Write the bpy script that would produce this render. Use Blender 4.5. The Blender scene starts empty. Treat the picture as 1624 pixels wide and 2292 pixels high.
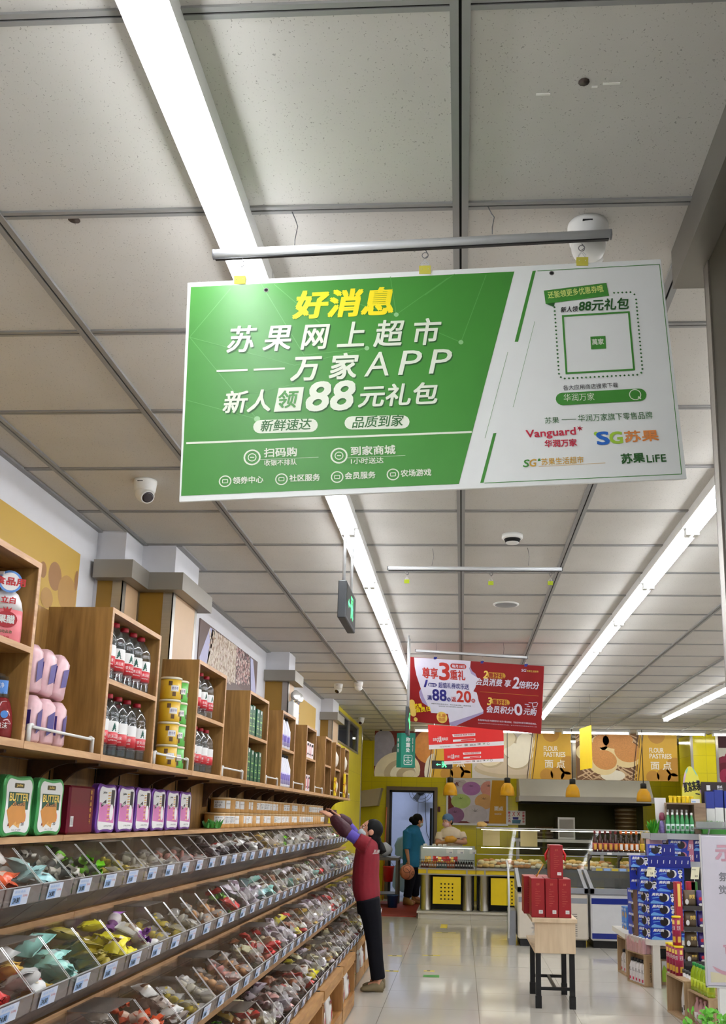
import bpy, math, random
from mathutils import Vector, Matrix

# ---------------------------------------------------------------- camera, world, exposure
scene = bpy.context.scene
COL = scene.collection
FPX, CX, CY, EYE = 2099.0, 901.0, 1379.0, 1.56
PITCH, YAW, ROLL = math.radians(12.11), math.radians(-3.74), math.radians(1.14)
CEIL = EYE + 1.509
_f = Vector((math.sin(YAW)*math.cos(PITCH), math.cos(YAW)*math.cos(PITCH), math.sin(PITCH)))
_r = Vector((math.cos(YAW), -math.sin(YAW), 0)); _u = _r.cross(_f)
CR = math.cos(ROLL)*_r + math.sin(ROLL)*_u
CU = -math.sin(ROLL)*_r + math.cos(ROLL)*_u
CF = _f
cam = bpy.data.cameras.new('camera'); camo = bpy.data.objects.new('camera', cam); COL.objects.link(camo)
cam.sensor_fit = 'VERTICAL'; cam.sensor_height = 36.0; cam.lens = FPX*36/2292
cam.shift_x = -(CX-812)/2292; cam.shift_y = (CY-1146)/2292
cam.clip_start = .05; cam.clip_end = 100
M3 = Matrix((CR, CU, -CF)).transposed()
camo.matrix_world = Matrix.Translation((0, 0, EYE)) @ M3.to_4x4()
scene.camera = camo
scene.view_settings.view_transform = 'Standard'; scene.view_settings.look = 'None'
scene.view_settings.gamma = 1; scene.view_settings.use_curve_mapping = False
scene.view_settings.exposure = 0.95
scene.cycles.use_denoising = True
scene.cycles.max_bounces = 8; scene.cycles.diffuse_bounces = 4; scene.cycles.glossy_bounces = 3
scene.cycles.transmission_bounces = 4; scene.cycles.transparent_max_bounces = 28
scene.cycles.use_adaptive_sampling = True; scene.cycles.adaptive_threshold = .02
scene.cycles.caustics_reflective = False; scene.cycles.caustics_refractive = False
scene.cycles.sample_clamp_indirect = 6
w = bpy.data.worlds.new('world'); scene.world = w; w.use_nodes = True
w.node_tree.nodes['Background'].inputs[0].default_value = (.9, .95, 1, 1)
w.node_tree.nodes['Background'].inputs[1].default_value = .05
TUBE, TUBE_BACK, TUBE_COL = 13.0, 7.0, (.97, .99, 1.03)

# where a line of sight through photo pixel (x, y) meets a plane of the place
def ray(x, y): return CR*((x-CX)/FPX) - CU*((y-CY)/FPX) + CF
def on_z(x, y, z):
    d = ray(x, y); return Vector((0, 0, EYE)) + d*((z-EYE)/d.z)
def on_x(x, y, X):
    d = ray(x, y); return Vector((0, 0, EYE)) + d*(X/d.x)
def on_y(x, y, Y):
    d = ray(x, y); return Vector((0, 0, EYE)) + d*(Y/d.y)

# ---------------------------------------------------------------- materials
def lin(c): return tuple((v/255/12.92 if v/255 <= .04045 else ((v/255+.055)/1.055)**2.4) for v in c)
MATS = {}
def nodes(name):
    m = bpy.data.materials.new(name); m.use_nodes = True
    nt = m.node_tree; b = nt.nodes['Principled BSDF']
    return m, nt, b
def mat(name, rgb, rough=.5, metal=0, var=.05, scale=14, spec=.5, bump=0, aniso=None, coat=0):
    """plain painted / printed / moulded surface with a little procedural mottling"""
    if name in MATS: return MATS[name]
    m, nt, b = nodes(name); N = nt.nodes; L = nt.links
    c = lin(rgb)
    b.inputs['Roughness'].default_value = rough; b.inputs['Metallic'].default_value = metal
    b.inputs['Specular IOR Level'].default_value = spec; b.inputs['Coat Weight'].default_value = coat
    tc = N.new('ShaderNodeTexCoord'); src = tc.outputs['Object']
    if aniso:
        mp = N.new('ShaderNodeMapping'); mp.inputs['Scale'].default_value = aniso
        L.new(src, mp.inputs[0]); src = mp.outputs[0]
    nz = N.new('ShaderNodeTexNoise'); nz.inputs['Scale'].default_value = scale; nz.inputs['Detail'].default_value = 3
    L.new(src, nz.inputs['Vector'])
    mx = N.new('ShaderNodeMix'); mx.data_type = 'RGBA'
    mx.inputs[6].default_value = (*[max(0, v*(1-var)) for v in c], 1); mx.inputs[7].default_value = (*[min(1, v*(1+var)) for v in c], 1)
    L.new(nz.outputs[0], mx.inputs[0]); L.new(mx.outputs[2], b.inputs['Base Color'])
    if bump:
        bp = N.new('ShaderNodeBump'); bp.inputs['Strength'].default_value = bump; bp.inputs['Distance'].default_value = .01
        L.new(nz.outputs[0], bp.inputs['Height']); L.new(bp.outputs[0], b.inputs['Normal'])
    MATS[name] = m; return m
def wood(name, dark, light, axis='z', scale=1.0, rough=.45):
    if name in MATS: return MATS[name]
    m, nt, b = nodes(name); N = nt.nodes; L = nt.links
    tc = N.new('ShaderNodeTexCoord'); mp = N.new('ShaderNodeMapping')
    s = {'z': (7, 7, .8), 'y': (7, .8, 7), 'x': (.8, 7, 7)}[axis]
    mp.inputs['Scale'].default_value = [v*scale for v in s]
    L.new(tc.outputs['Object'], mp.inputs[0])
    n1 = N.new('ShaderNodeTexNoise'); n1.inputs['Scale'].default_value = 1.6; n1.inputs['Detail'].default_value = 5
    n1.inputs['Distortion'].default_value = 1.2
    n2 = N.new('ShaderNodeTexNoise'); n2.inputs['Scale'].default_value = 9; n2.inputs['Detail'].default_value = 4
    L.new(mp.outputs[0], n1.inputs[0]); L.new(mp.outputs[0], n2.inputs[0])
    ad = N.new('ShaderNodeMath'); ad.operation = 'MULTIPLY_ADD'; ad.inputs[1].default_value = .35
    L.new(n2.outputs[0], ad.inputs[0]); L.new(n1.outputs[0], ad.inputs[2])
    rp = N.new('ShaderNodeValToRGB'); e = rp.color_ramp.elements
    e[0].position = .45; e[1].position = .85
    e[0].color = (*lin(dark), 1); e[1].color = (*lin(light), 1)
    L.new(ad.outputs[0], rp.inputs[0]); L.new(rp.outputs[0], b.inputs['Base Color'])
    b.inputs['Roughness'].default_value = rough
    MATS[name] = m; return m
def glow(name, rgb, strength):
    if name in MATS: return MATS[name]
    m, nt, b = nodes(name)
    b.inputs['Base Color'].default_value = (*rgb, 1)
    b.inputs['Emission Color'].default_value = (*rgb, 1); b.inputs['Emission Strength'].default_value = strength
    MATS[name] = m; return m
def clear(name, tint=(238, 240, 240), gloss=.07, rough=.06, haze=0.0, hz=(200, 200, 200)):
    """thin clear plastic or glass sheet: see-through, shiny at a grazing look, haze mixes in a flat diffuse colour"""
    if name in MATS: return MATS[name]
    m = bpy.data.materials.new(name); m.use_nodes = True; nt = m.node_tree; N = nt.nodes; L = nt.links
    N.remove(N['Principled BSDF']); out = N['Material Output']
    t = N.new('ShaderNodeBsdfTransparent'); t.inputs[0].default_value = (*lin(tint), 1)
    g = N.new('ShaderNodeBsdfGlossy'); g.inputs['Roughness'].default_value = rough; g.inputs[0].default_value = (.9, .9, .9, 1)
    lw = N.new('ShaderNodeLayerWeight'); lw.inputs[0].default_value = .25
    ma = N.new('ShaderNodeMath'); ma.operation = 'MULTIPLY_ADD'; ma.inputs[1].default_value = .22; ma.inputs[2].default_value = gloss
    L.new(lw.outputs['Fresnel'], ma.inputs[0])
    mx = N.new('ShaderNodeMixShader'); L.new(ma.outputs[0], mx.inputs[0]); L.new(t.outputs[0], mx.inputs[1]); L.new(g.outputs[0], mx.inputs[2])
    last = mx
    if haze:
        d = N.new('ShaderNodeBsdfDiffuse'); d.inputs[0].default_value = (*lin(hz), 1)
        m2 = N.new('ShaderNodeMixShader'); m2.inputs[0].default_value = haze
        L.new(mx.outputs[0], m2.inputs[1]); L.new(d.outputs[0], m2.inputs[2]); last = m2
    L.new(last.outputs[0], out.inputs['Surface'])
    MATS[name] = m; return m
def grid_mat(name, base, joint, size, rough, axes=('X', 'Y'), off=(0, 0), jw=.006, var=.05, nscale=3, bump=0, flecks=None, spec=.5):
    """square tiles with thin joints, in object coordinates"""
    m, nt, b = nodes(name); N = nt.nodes; L = nt.links
    tc = N.new('ShaderNodeTexCoord'); sp = N.new('ShaderNodeSeparateXYZ'); L.new(tc.outputs['Object'], sp.inputs[0])
    hits = []
    for k, ax in enumerate(axes):
        a = N.new('ShaderNodeMath'); a.operation = 'ADD'; a.inputs[1].default_value = 100*size[k]-off[k]; L.new(sp.outputs[ax], a.inputs[0])
        mo = N.new('ShaderNodeMath'); mo.operation = 'MODULO'; mo.inputs[1].default_value = size[k]; L.new(a.outputs[0], mo.inputs[0])
        lt = N.new('ShaderNodeMath'); lt.operation = 'LESS_THAN'; lt.inputs[1].default_value = jw; L.new(mo.outputs[0], lt.inputs[0])
        hits.append(lt)
    mxm = N.new('ShaderNodeMath'); mxm.operation = 'MAXIMUM'; L.new(hits[0].outputs[0], mxm.inputs[0]); L.new(hits[1].outputs[0], mxm.inputs[1])
    nz = N.new('ShaderNodeTexNoise'); nz.inputs['Scale'].default_value = nscale; nz.inputs['Detail'].default_value = 6; L.new(tc.outputs['Object'], nz.inputs[0])
    c = lin(base)
    m1 = N.new('ShaderNodeMix'); m1.data_type = 'RGBA'
    m1.inputs[6].default_value = (*[v*(1-var) for v in c], 1); m1.inputs[7].default_value = (*[min(1, v*(1+var)) for v in c], 1)
    L.new(nz.outputs[0], m1.inputs[0]); colr = m1.outputs[2]
    if flecks:
        v = N.new('ShaderNodeTexVoronoi'); v.inputs['Scale'].default_value = flecks; v.feature = 'F1'
        n3 = N.new('ShaderNodeTexNoise'); n3.inputs['Scale'].default_value = flecks*.8; L.new(tc.outputs['Object'], n3.inputs[0])
        mp = N.new('ShaderNodeMix'); mp.data_type = 'VECTOR'; mp.inputs[0].default_value = .02
        L.new(tc.outputs['Object'], mp.inputs[4]); L.new(n3.outputs[1], mp.inputs[5]); L.new(mp.outputs[1], v.inputs['Vector'])
        fr = N.new('ShaderNodeValToRGB'); fr.color_ramp.elements[0].position = .1; fr.color_ramp.elements[1].position = .2
        fr.color_ramp.elements[0].color = (.42, .41, .40, 1); L.new(v.outputs['Distance'], fr.inputs[0])
        mu = N.new('ShaderNodeMix'); mu.data_type = 'RGBA'; mu.blend_type = 'MULTIPLY'; mu.inputs[0].default_value = .8
        L.new(colr, mu.inputs[6]); L.new(fr.outputs[0], mu.inputs[7]); colr = mu.outputs[2]
        bp = N.new('ShaderNodeBump'); bp.inputs['Strength'].default_value = .35; bp.inputs['Distance'].default_value = .003
        L.new(fr.outputs[0], bp.inputs['Height']); L.new(bp.outputs[0], b.inputs['Normal'])
    m2 = N.new('ShaderNodeMix'); m2.data_type = 'RGBA'; m2.inputs[7].default_value = (*lin(joint), 1)
    L.new(mxm.outputs[0], m2.inputs[0]); L.new(colr, m2.inputs[6]); L.new(m2.outputs[2], b.inputs['Base Color'])
    b.inputs['Roughness'].default_value = rough; b.inputs['Specular IOR Level'].default_value = spec
    MATS[name] = m; return m

WHITE = mat('white plastic', (232, 232, 228), .4)
BLACK = mat('black plastic', (22, 22, 24), .45)
INK = mat('black ink', (20, 20, 22), .6)
DARK = mat('dark shadow gap', (10, 9, 8), .9)
STEEL = mat('brushed steel', (176, 172, 164), .32, .95, var=.12, scale=6, aniso=(1, 1, 30))
STEELD = mat('dull steel cladding', (150, 145, 136), .42, .55, var=.12, scale=3)
ALU = mat('satin aluminium', (214, 216, 218), .4, .25)
WIRE = mat('grey wire', (120, 120, 122), .4, .8)
WOODP = wood('oak laminate panel', (106, 74, 34), (172, 130, 70), 'z')
WOODS = wood('oak laminate board', (112, 78, 38), (174, 130, 74), 'y')
WOODE = wood('pale oak edge band', (168, 126, 84), (206, 164, 120), 'y', 2)
WOODK = wood('dark stained bracket', (52, 32, 18), (84, 54, 30), 'y')
ACR = clear('clear acrylic sheet', (250, 250, 249), .018, .07, haze=.035, hz=(190, 168, 150))
ACS = clear('smoky acrylic lip', (226, 222, 220), .04, .1, haze=.3, hz=(188, 178, 174))
GLASS = clear('display glass', (246, 250, 248), .02, .03)
PAPERW = mat('white card', (236, 236, 234), .6)
RED = mat('red print', (190, 26, 34), .5)
YEL = mat('yellow print', (244, 216, 24), .5)
SKIN = mat('skin', (206, 152, 122), .5)
HAIR = mat('black hair', (9, 8, 8), .6, var=.3, scale=60, spec=.2)

# ---------------------------------------------------------------- mesh building
_TX = {}
def text_shape(body, bold=0.0, shear=0.0):
    k = (body, bold, shear)
    if k in _TX: return _TX[k]
    c = bpy.data.curves.new('t', 'FONT'); c.body = body; c.offset = bold; c.shear = shear; c.resolution_u = 3
    o = bpy.data.objects.new('t', c); COL.objects.link(o)
    dg = bpy.context.evaluated_depsgraph_get(); me = bpy.data.meshes.new_from_object(o.evaluated_get(dg))
    vs = [(v.co.x, v.co.y) for v in me.vertices]; fs = [tuple(p.vertices) for p in me.polygons]
    bpy.data.objects.remove(o); bpy.data.curves.remove(c); bpy.data.meshes.remove(me)
    xs = [a for a, b in vs] or [0]; ys = [b for a, b in vs] or [0]
    x0, x1, y0, y1 = min(xs), max(xs), min(ys), max(ys)
    W, H = max(x1-x0, 1e-6), max(y1-y0, 1e-6)
    _TX[k] = ([((a-x0)/W, (b-y0)/H) for a, b in vs], fs, W/H)
    return _TX[k]

class Plane:
    """a flat sheet in the place: origin o, unit right u, unit up v, normal n to the viewer"""
    def __init__(s, o, u, v):
        s.o = Vector(o); s.u = Vector(u).normalized(); s.n = s.u.cross(Vector(v)).normalized(); s.v = s.n.cross(s.u)
    def uv(s, x, y):
        d = ray(x, y); e = Vector((0, 0, EYE)); t = (s.o-e).dot(s.n)/d.dot(s.n); p = e+d*t-s.o
        return (p.dot(s.u), p.dot(s.v))
    def P(s, a, b, h=0): return s.o+s.u*a+s.v*b+s.n*h

class MB:
    def __init__(s, m=None): s.V = []; s.F = []; s.MI = []; s.SM = []; s.ms = []; s.c = 0; s.m(m or WHITE)
    def m(s, m):
        if m not in s.ms: s.ms.append(m)
        s.c = s.ms.index(m); return s
    def add(s, vs, fs, smooth=False):
        n = len(s.V); s.V += [tuple(v) for v in vs]
        for f in fs: s.F.append(tuple(i+n for i in f)); s.MI.append(s.c); s.SM.append(smooth)
        return s
    def box(s, x0, x1, y0, y1, z0, z1, m=None):
        if m: s.m(m)
        vs = [(x, y, z) for z in (z0, z1) for y in (y0, y1) for x in (x0, x1)]
        return s.add(vs, [(0, 2, 3, 1), (4, 5, 7, 6), (0, 1, 5, 4), (2, 6, 7, 3), (0, 4, 6, 2), (1, 3, 7, 5)])
    def bbox(s, x0, x1, y0, y1, z0, z1, r=.005, m=None):
        """box with chamfered vertical and horizontal edges"""
        if m: s.m(m)
        X, Y = [x0, x0+r, x1-r, x1], [y0, y0+r, y1-r, y1]
        def ring(z, i): # octagon
            a, b = (0, 3) if not i else (1, 2)
            if i: return [(X[1], Y[1], z), (X[2], Y[1], z), (X[2], Y[1], z), (X[2], Y[2], z), (X[2], Y[2], z), (X[1], Y[2], z), (X[1], Y[2], z), (X[1], Y[1], z)]
            return [(X[1], Y[0], z), (X[2], Y[0], z), (X[3], Y[1], z), (X[3], Y[2], z), (X[2], Y[3], z), (X[1], Y[3], z), (X[0], Y[2], z), (X[0], Y[1], z)]
        return s.rings([ring(z0, 1), ring(z0+r, 0), ring(z1-r, 0), ring(z1, 1)], True, False)
    def rings(s, R, cap=True, smooth=True, closed=True):
        n = len(R[0]); vs = [v for r in R for v in r]; fs = []
        for i in range(len(R)-1):
            for j in range(n if closed else n-1):
                k = (j+1) % n; fs.append((i*n+j, i*n+k, (i+1)*n+k, (i+1)*n+j))
        if cap: fs += [tuple(range(n))[::-1], tuple((len(R)-1)*n+j for j in range(n))]
        return s.add(vs, fs, smooth)
    def prism(s, pts, ax, a, b, m=None, smooth=False):
        """polygon in the two other axes, pushed along ax from a to b"""
        if m: s.m(m)
        def p(q, t): return (t, *q) if ax == 'x' else ((q[0], t, q[1]) if ax == 'y' else (*q, t))
        return s.rings([[p(q, a) for q in pts], [p(q, b) for q in pts]], True, smooth)
    def lathe(s, prof, n=16, o=(0, 0, 0), m=None, smooth=True, M=None):
        if m: s.m(m)
        R = []
        for r, z in prof:
            R.append([Vector((r*math.cos(2*math.pi*k/n), r*math.sin(2*math.pi*k/n), z)) for k in range(n)])
        if M: R = [[M @ v for v in r] for r in R]
        R = [[v+Vector(o) for v in r] for r in R]
        return s.rings(R, True, smooth)
    def tube(s, pts, r, n=8, m=None, cap=True):
        if m: s.m(m)
        P = [Vector(p) for p in pts]; R = []; rs = r if isinstance(r, (list, tuple)) else [r]*len(P)
        for i, p in enumerate(P):
            t = (P[min(i+1, len(P)-1)]-P[max(i-1, 0)]).normalized()
            a = t.orthogonal().normalized() if not R else (pa-t*pa.dot(t)).normalized()
            pa = a; b = t.cross(a)
            R.append([p+(a*math.cos(2*math.pi*k/n)+b*math.sin(2*math.pi*k/n))*rs[i] for k in range(n)])
        return s.rings(R, cap, True)
    def ell(s, c, r, nu=14, nv=8, m=None, M=None, f=None):
        if m: s.m(m)
        c = Vector(c); R = []
        for j in range(1, nv):
            th = math.pi*j/nv
            R.append([Vector((math.sin(th)*math.cos(2*math.pi*k/nu), math.sin(th)*math.sin(2*math.pi*k/nu), -math.cos(th))) for k in range(nu)])
        if f: R = [[v*f(v) for v in r_] for r_ in R]
        R = [[Vector((v.x*r[0], v.y*r[1], v.z*r[2])) for v in r_] for r_ in R]
        if M: R = [[M @ v for v in r_] for r_ in R]
        return s.rings([[v+c for v in r_] for r_ in R], True, True)
    def face(s, pts, m=None):
        if m: s.m(m)
        return s.add(pts, [tuple(range(len(pts)))])
    # flat print on a Plane, given in the photograph's pixels of that sheet
    def slab(s, pl, a0, a1, b0, b1, t, m=None):
        if m: s.m(m)
        vs = [pl.P(a, b, h) for h in (-t, 0) for b in (b0, b1) for a in (a0, a1)]
        return s.add(vs, [(0, 2, 3, 1), (4, 5, 7, 6), (0, 1, 5, 4), (2, 6, 7, 3), (0, 4, 6, 2), (1, 3, 7, 5)])
    def uvpoly(s, pl, pts, m=None, h=.0006):
        if m: s.m(m)
        return s.add([pl.P(a, b, h) for a, b in pts], [tuple(range(len(pts)))])
    def pp(s, pl, pts, m=None, h=.0006): return s.uvpoly(pl, [pl.uv(*p) for p in pts], m, h)
    def pline(s, pl, a, b, w, m=None, h=.0009):
        if m: s.m(m)
        A, B = Vector(pl.uv(*a)), Vector(pl.uv(*b)); t = (B-A).normalized(); n = Vector((-t.y, t.x))*w/2
        return s.uvpoly(pl, [A-n, B-n, B+n, A+n], None, h)
    def disc(s, pl, c, r, m=None, h=.0012, n=20, e=1.0, rot=0):
        if m: s.m(m)
        return s.uvpoly(pl, [(c[0]+r*(math.cos(t)*math.cos(rot)-e*math.sin(t)*math.sin(rot)), c[1]+r*(math.cos(t)*math.sin(rot)+e*math.sin(t)*math.cos(rot))) for t in [2*math.pi*k/n for k in range(n)]], None, h)
    def ring(s, pl, c, r, w, m=None, h=.0012, n=20, a0=0, a1=2*math.pi):
        if m: s.m(m)
        for k in range(n):
            t, u = a0+(a1-a0)*k/n, a0+(a1-a0)*(k+1)/n
            s.uvpoly(pl, [(c[0]+q*math.cos(z), c[1]+q*math.sin(z)) for q, z in ((r-w, t), (r, t), (r, u), (r-w, u))], None, h)
        return s
    def rrect(s, pl, a0, a1, b0, b1, r, m=None, h=.0009, n=5, w=0):
        if m: s.m(m)
        def out(a0, a1, b0, b1, r):
            P = []
            for cx, cy, q in ((a1-r, b1-r, 0), (a0+r, b1-r, 1), (a0+r, b0+r, 2), (a1-r, b0+r, 3)):
                for k in range(n+1):
                    t = math.pi/2*(q+k/n); P.append((cx+r*math.cos(t), cy+r*math.sin(t)))
            return P
        O = out(a0, a1, b0, b1, r)
        if not w: return s.uvpoly(pl, O, None, h)
        I = out(a0+w, a1-w, b0+w, b1-w, max(r-w, .0001))
        for k in range(len(O)):
            j = (k+1) % len(O); s.uvpoly(pl, [O[k], O[j], I[j], I[k]], None, h)
        return s
    def uvtext(s, pl, body, a, b, wd, ht, m=None, bold=0, shear=0, h=.0014, rot=0, lean=0):
        if m: s.m(m)
        if bold:      # heavier strokes: the outline laid down a few times, nudged sideways
            e = bold*(wd/max(1, len(body))+ht)*.5*1.15
            for k, (i, j) in enumerate(((-1, -1), (1, -1), (-1, 1), (1, 1))):
                s.uvtext(pl, body, a+i*e, b+j*e, wd, ht, None, 0, shear, h+k*.00006, rot, lean)
            return s
        vs, fs, ar = text_shape(body, 0, shear)
        ct, st = math.cos(rot), math.sin(rot)
        return s.add([pl.P(a+(x*wd+lean*y*ht)*ct-y*ht*st, b+(x*wd)*st+y*ht*ct, h) for x, y in vs], fs)
    def ptext(s, pl, body, p0, p1, hpx, m=None, bold=0, shear=0, h=.0014):
        A, B = Vector(pl.uv(*p0)), Vector(pl.uv(*p1)); T = Vector(pl.uv(p0[0], p0[1]-hpx))
        d = B-A; ht = (T-A).length
        return s.uvtext(pl, body, A.x, A.y, d.length, ht, m, bold, shear, h, math.atan2(d.y, d.x))
    def ptxt(s, *a, **k): return s.ptext(*a, **k)
    def build(s, name, parent=None, world=True, loc=None):
        me = bpy.data.meshes.new(name)
        V = s.V
        if parent is not None and world:
            inv = ROOTM.get(parent.name, Matrix.Identity(4)).inverted(); V = [inv @ Vector(v) for v in V]
        elif loc is not None: V = [Vector(v)-Vector(loc) for v in V]
        me.from_pydata(V, [], s.F)
        for m in s.ms: me.materials.append(m)
        me.polygons.foreach_set('material_index', s.MI); me.polygons.foreach_set('use_smooth', s.SM)
        me.update()
        o = bpy.data.objects.new(name, me); COL.objects.link(o)
        if parent is not None:
            o.parent = parent
            ROOTM[o.name] = ROOTM.get(parent.name, Matrix.Identity(4))
        elif loc is not None: o.location = loc
        return o
ROOTM = {}
def tag(o, label=None, cat=None, group=None, kind=None):
    if label: o['label'] = label
    if cat: o['category'] = cat
    if group: o['group'] = group
    if kind: o['kind'] = kind
    return o
def thing(name, label, cat, loc=(0, 0, 0), rz=0, group=None):
    o = bpy.data.objects.new(name, None); COL.objects.link(o); o.location = loc; o.rotation_euler = (0, 0, rz)
    o.empty_display_size = .05
    ROOTM[o.name] = Matrix.Translation(loc) @ Matrix.Rotation(rz, 4, 'Z')
    return tag(o, label, cat, group)
def dup(root, loc, rz=None, label=None, group=None, scale=None):
    r = root.copy(); COL.objects.link(r); r.location = loc
    if rz is not None: r.rotation_euler = (0, 0, rz)
    if label: r['label'] = label
    if group: r['group'] = group
    if scale: r.scale = scale
    for ch in list(root.children):
        c = ch.copy(); COL.objects.link(c); c.parent = r
        for g in list(ch.children):
            d = g.copy(); COL.objects.link(d); d.parent = c
    return r
def struct(b, name, parent=None):
    o = b.build(name, parent)
    if parent is None: o['kind'] = 'structure'
    return o
_O = 'first second third fourth fifth sixth seventh eighth ninth tenth eleventh twelfth thirteenth fourteenth fifteenth sixteenth seventeenth eighteenth nineteenth twentieth'.split()
def nth(k):
    k += 1
    if k <= 20: return _O[k-1]
    t = {2: 'twenty', 3: 'thirty', 4: 'forty', 5: 'fifty'}[k//10]
    return t+'-'+_O[k % 10-1] if k % 10 else {2: 'twentieth', 3: 'thirtieth', 4: 'fortieth', 5: 'fiftieth'}[k//10]
RND = random.Random(11)
# ================================================================ THE ROOM
FLOORM = grid_mat('glazed floor tile', (204, 199, 188), (150, 144, 132), (.8, .8), .085, off=(.15, .35), jw=.005, var=.06, nscale=2.2)
CEILM = grid_mat('mineral ceiling tile', (206, 203, 197), (206, 203, 197), (1.2, .6), .9, jw=0, var=.1, nscale=2.6, flecks=120, spec=.1)
WALLW = mat('white wall paint', (226, 226, 230), .8, var=.03)
WALLY = grid_mat('yellow wall tile', (214, 200, 28), (176, 164, 40), (.3, .45), .22, axes=('X', 'Z'), jw=.004, var=.04)
WALLYX = grid_mat('yellow side wall tile', (222, 206, 30), (186, 172, 44), (.3, .45), .55, axes=('Y', 'Z'), jw=.004, var=.04)
PILLY = grid_mat('glossy yellow pillar tile', (236, 222, 36), (176, 164, 40), (.3, .3), .12, axes=('X', 'Z'), jw=.004, var=.04)
BACKR = mat('cool white room paint', (186, 194, 226), .8)
struct(MB(FLOORM).box(-2.6, 7.5, -4.2, 22.5, -.1, 0), 'floor')
cl = struct(MB(CEILM).box(-2.6, 7.5, -4.2, 19.2, CEIL, CEIL+.1), 'ceiling')
g = MB(mat('grey ceiling rail', (150, 150, 148), .5, .2))
YJ = [2.092+.6*k for k in range(-9, 28)]
XL = [-1.83, -1.215, -.012, .588, 1.82, 2.42, 3.65, 4.25, 5.45]
zg = CEIL-.009
for x in XL:
    g.box(x-.02, x-.003, -4, 19, zg, CEIL); g.box(x+.003, x+.02, -4, 19, zg, CEIL)
for y in YJ:
    xs = [-2.0]+XL+[7.4]
    for a, b in zip(xs, xs[1:]):
        g.box(a+.02, b-.02, y-.014, y-.0025, CEIL-.006, CEIL); g.box(a+.02, b-.02, y+.0025, y+.014, CEIL-.006, CEIL)
g.m(DARK)
for x in XL: g.box(x-.004, x+.004, -4, 19, CEIL-.004, CEIL)
for y in YJ: g.box(-2, 7.4, y-.0026, y+.0026, CEIL-.003, CEIL)
g.build('ceiling_rail', cl)
p = on_z(1306, 182, CEIL); q = MB(mat('torn board', (70, 58, 50), .9))
q.lathe([(.012, -.002), (.008, .001)], 9, (p.x, p.y, CEIL)).build('chip_mark', cl)
q = MB(mat('scraped white board', (240, 238, 232), .9))
for x, y, l in ((1215, 211, .03), (1368, 187, .035), (1330, 194, .012)):
    p = on_z(x, y, CEIL); q.box(p.x-l/2, p.x+l/2, p.y-.003, p.y+.002, CEIL-.0015, CEIL)
q.build('scratch_mark', cl)
p = on_z(166, 490, CEIL); MB(mat('torn board', (70, 58, 50), .9)).lathe([(.016, -.003), (.01, .001)], 10, (p.x, p.y, CEIL)).build('chip_mark', cl)

# left wall, its pilasters with steel caps
struct(MB(WALLW).box(-2.3, -2.0, -4.2, 4.83, 0, CEIL).box(-2.3, -1.85, 4.835, 12.9, 0, CEIL), 'wall_left')
LAM = mat('ochre laminate', (150, 112, 34), .45); LAMP = mat('pale birch panel', (196, 164, 128), .45)
def pilaster(k, steps, z1=CEIL):
    zt, zb = 2.885, 2.785; b = MB(WALLW)
    for x, y0, y1 in steps: b.box(-1.98, x, y0, y1, 2.80, z1)
    for x, y0, y1 in steps: b.box(-1.98, x, y0, y1, 1.80, 2.80, LAM)
    o = struct(b, 'wall_column')
    c = MB(STEELD)
    for i, (x, y0, y1) in enumerate(steps): c.box(-1.98, x+.075, y0-.075, (y1+.075 if i == len(steps)-1 else y1-.08), zb, zt)
    c.build('steel_cap', o)
    s = MB(STEEL)
    for x, y0, y1 in steps:
        s.box(x-.055, x+.003, y0-.003, y0+.003, 1.80, zb); s.box(x-.003, x+.003, y0-.003, y0+.05, 1.80, zb)
        s.box(x-.003, x+.003, y1-.04, y1+.003, 1.80, zb)
    s.build('corner_strip', o)
    s = MB(LAMP)
    for x, y0, y1 in steps: s.box(x-.002, x+.002, y0+.05, y1-.04, 1.80, zb)
    s.build('side_panel', o); return o
pilaster(0, [(-1.84, 4.83, 5.11), (-1.645, 5.10, 5.58)])
pilaster(1, [(-1.63, 8.66, 8.98)]); pilaster(2, [(-1.69, 12.2, 12.78)])
t = MB(mat('grey wall angle trim', (150, 150, 150), .5))
t.box(-2.0, -1.975, -4, 4.83, CEIL-.012, CEIL-.0005).box(-1.85, -1.825, 5.58, 8.66, CEIL-.012, CEIL-.0005).box(-1.85, -1.825, 8.98, 12.2, CEIL-.012, CEIL-.0005)
t.box(-1.645, -1.61, 5.10, 5.64, CEIL-.012, CEIL-.0005); struct(t, 'trim_1')

# yellow tiled side wall with a high window, chrome corner, kitchen walls
XY = -1.72
struct(MB(WALLYX).box(-2.2, XY, 12.9, 16.2, 0, 2.56).box(-2.2, XY, 15.55, 16.2, 2.56, CEIL).box(-2.2, XY, 12.9, 13.0, 2.56, CEIL).box(-2.2, XY, 13.0, 15.55, 3.0, CEIL), 'wall_left_kitchen')
wn = struct(MB(STEEL).box(XY-.05, XY+.012, 13.0, 15.55, 2.56, 2.59).box(XY-.05, XY+.012, 13.0, 15.55, 2.97, 3.0).box(XY-.05, XY+.012, 14.25, 14.29, 2.59, 2.97).box(XY-.05, XY+.012, 15.5, 15.55, 2.59, 2.97), 'window_1')
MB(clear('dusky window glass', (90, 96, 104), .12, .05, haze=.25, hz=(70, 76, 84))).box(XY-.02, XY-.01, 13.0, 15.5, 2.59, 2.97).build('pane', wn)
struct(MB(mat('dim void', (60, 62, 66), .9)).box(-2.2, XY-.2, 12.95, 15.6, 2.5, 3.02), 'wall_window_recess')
struct(MB(STEEL).box(XY-.01, XY+.01, 16.12, 16.21, 0, CEIL).box(XY-.08, XY+.01, 16.2, 16.215, 0, CEIL), 'trim_2')
struct(MB(WALLYX).box(-2.3, -2.1, 16.2, 19.2, 0, CEIL), 'wall_left_recess')
YB = 19.0
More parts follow.
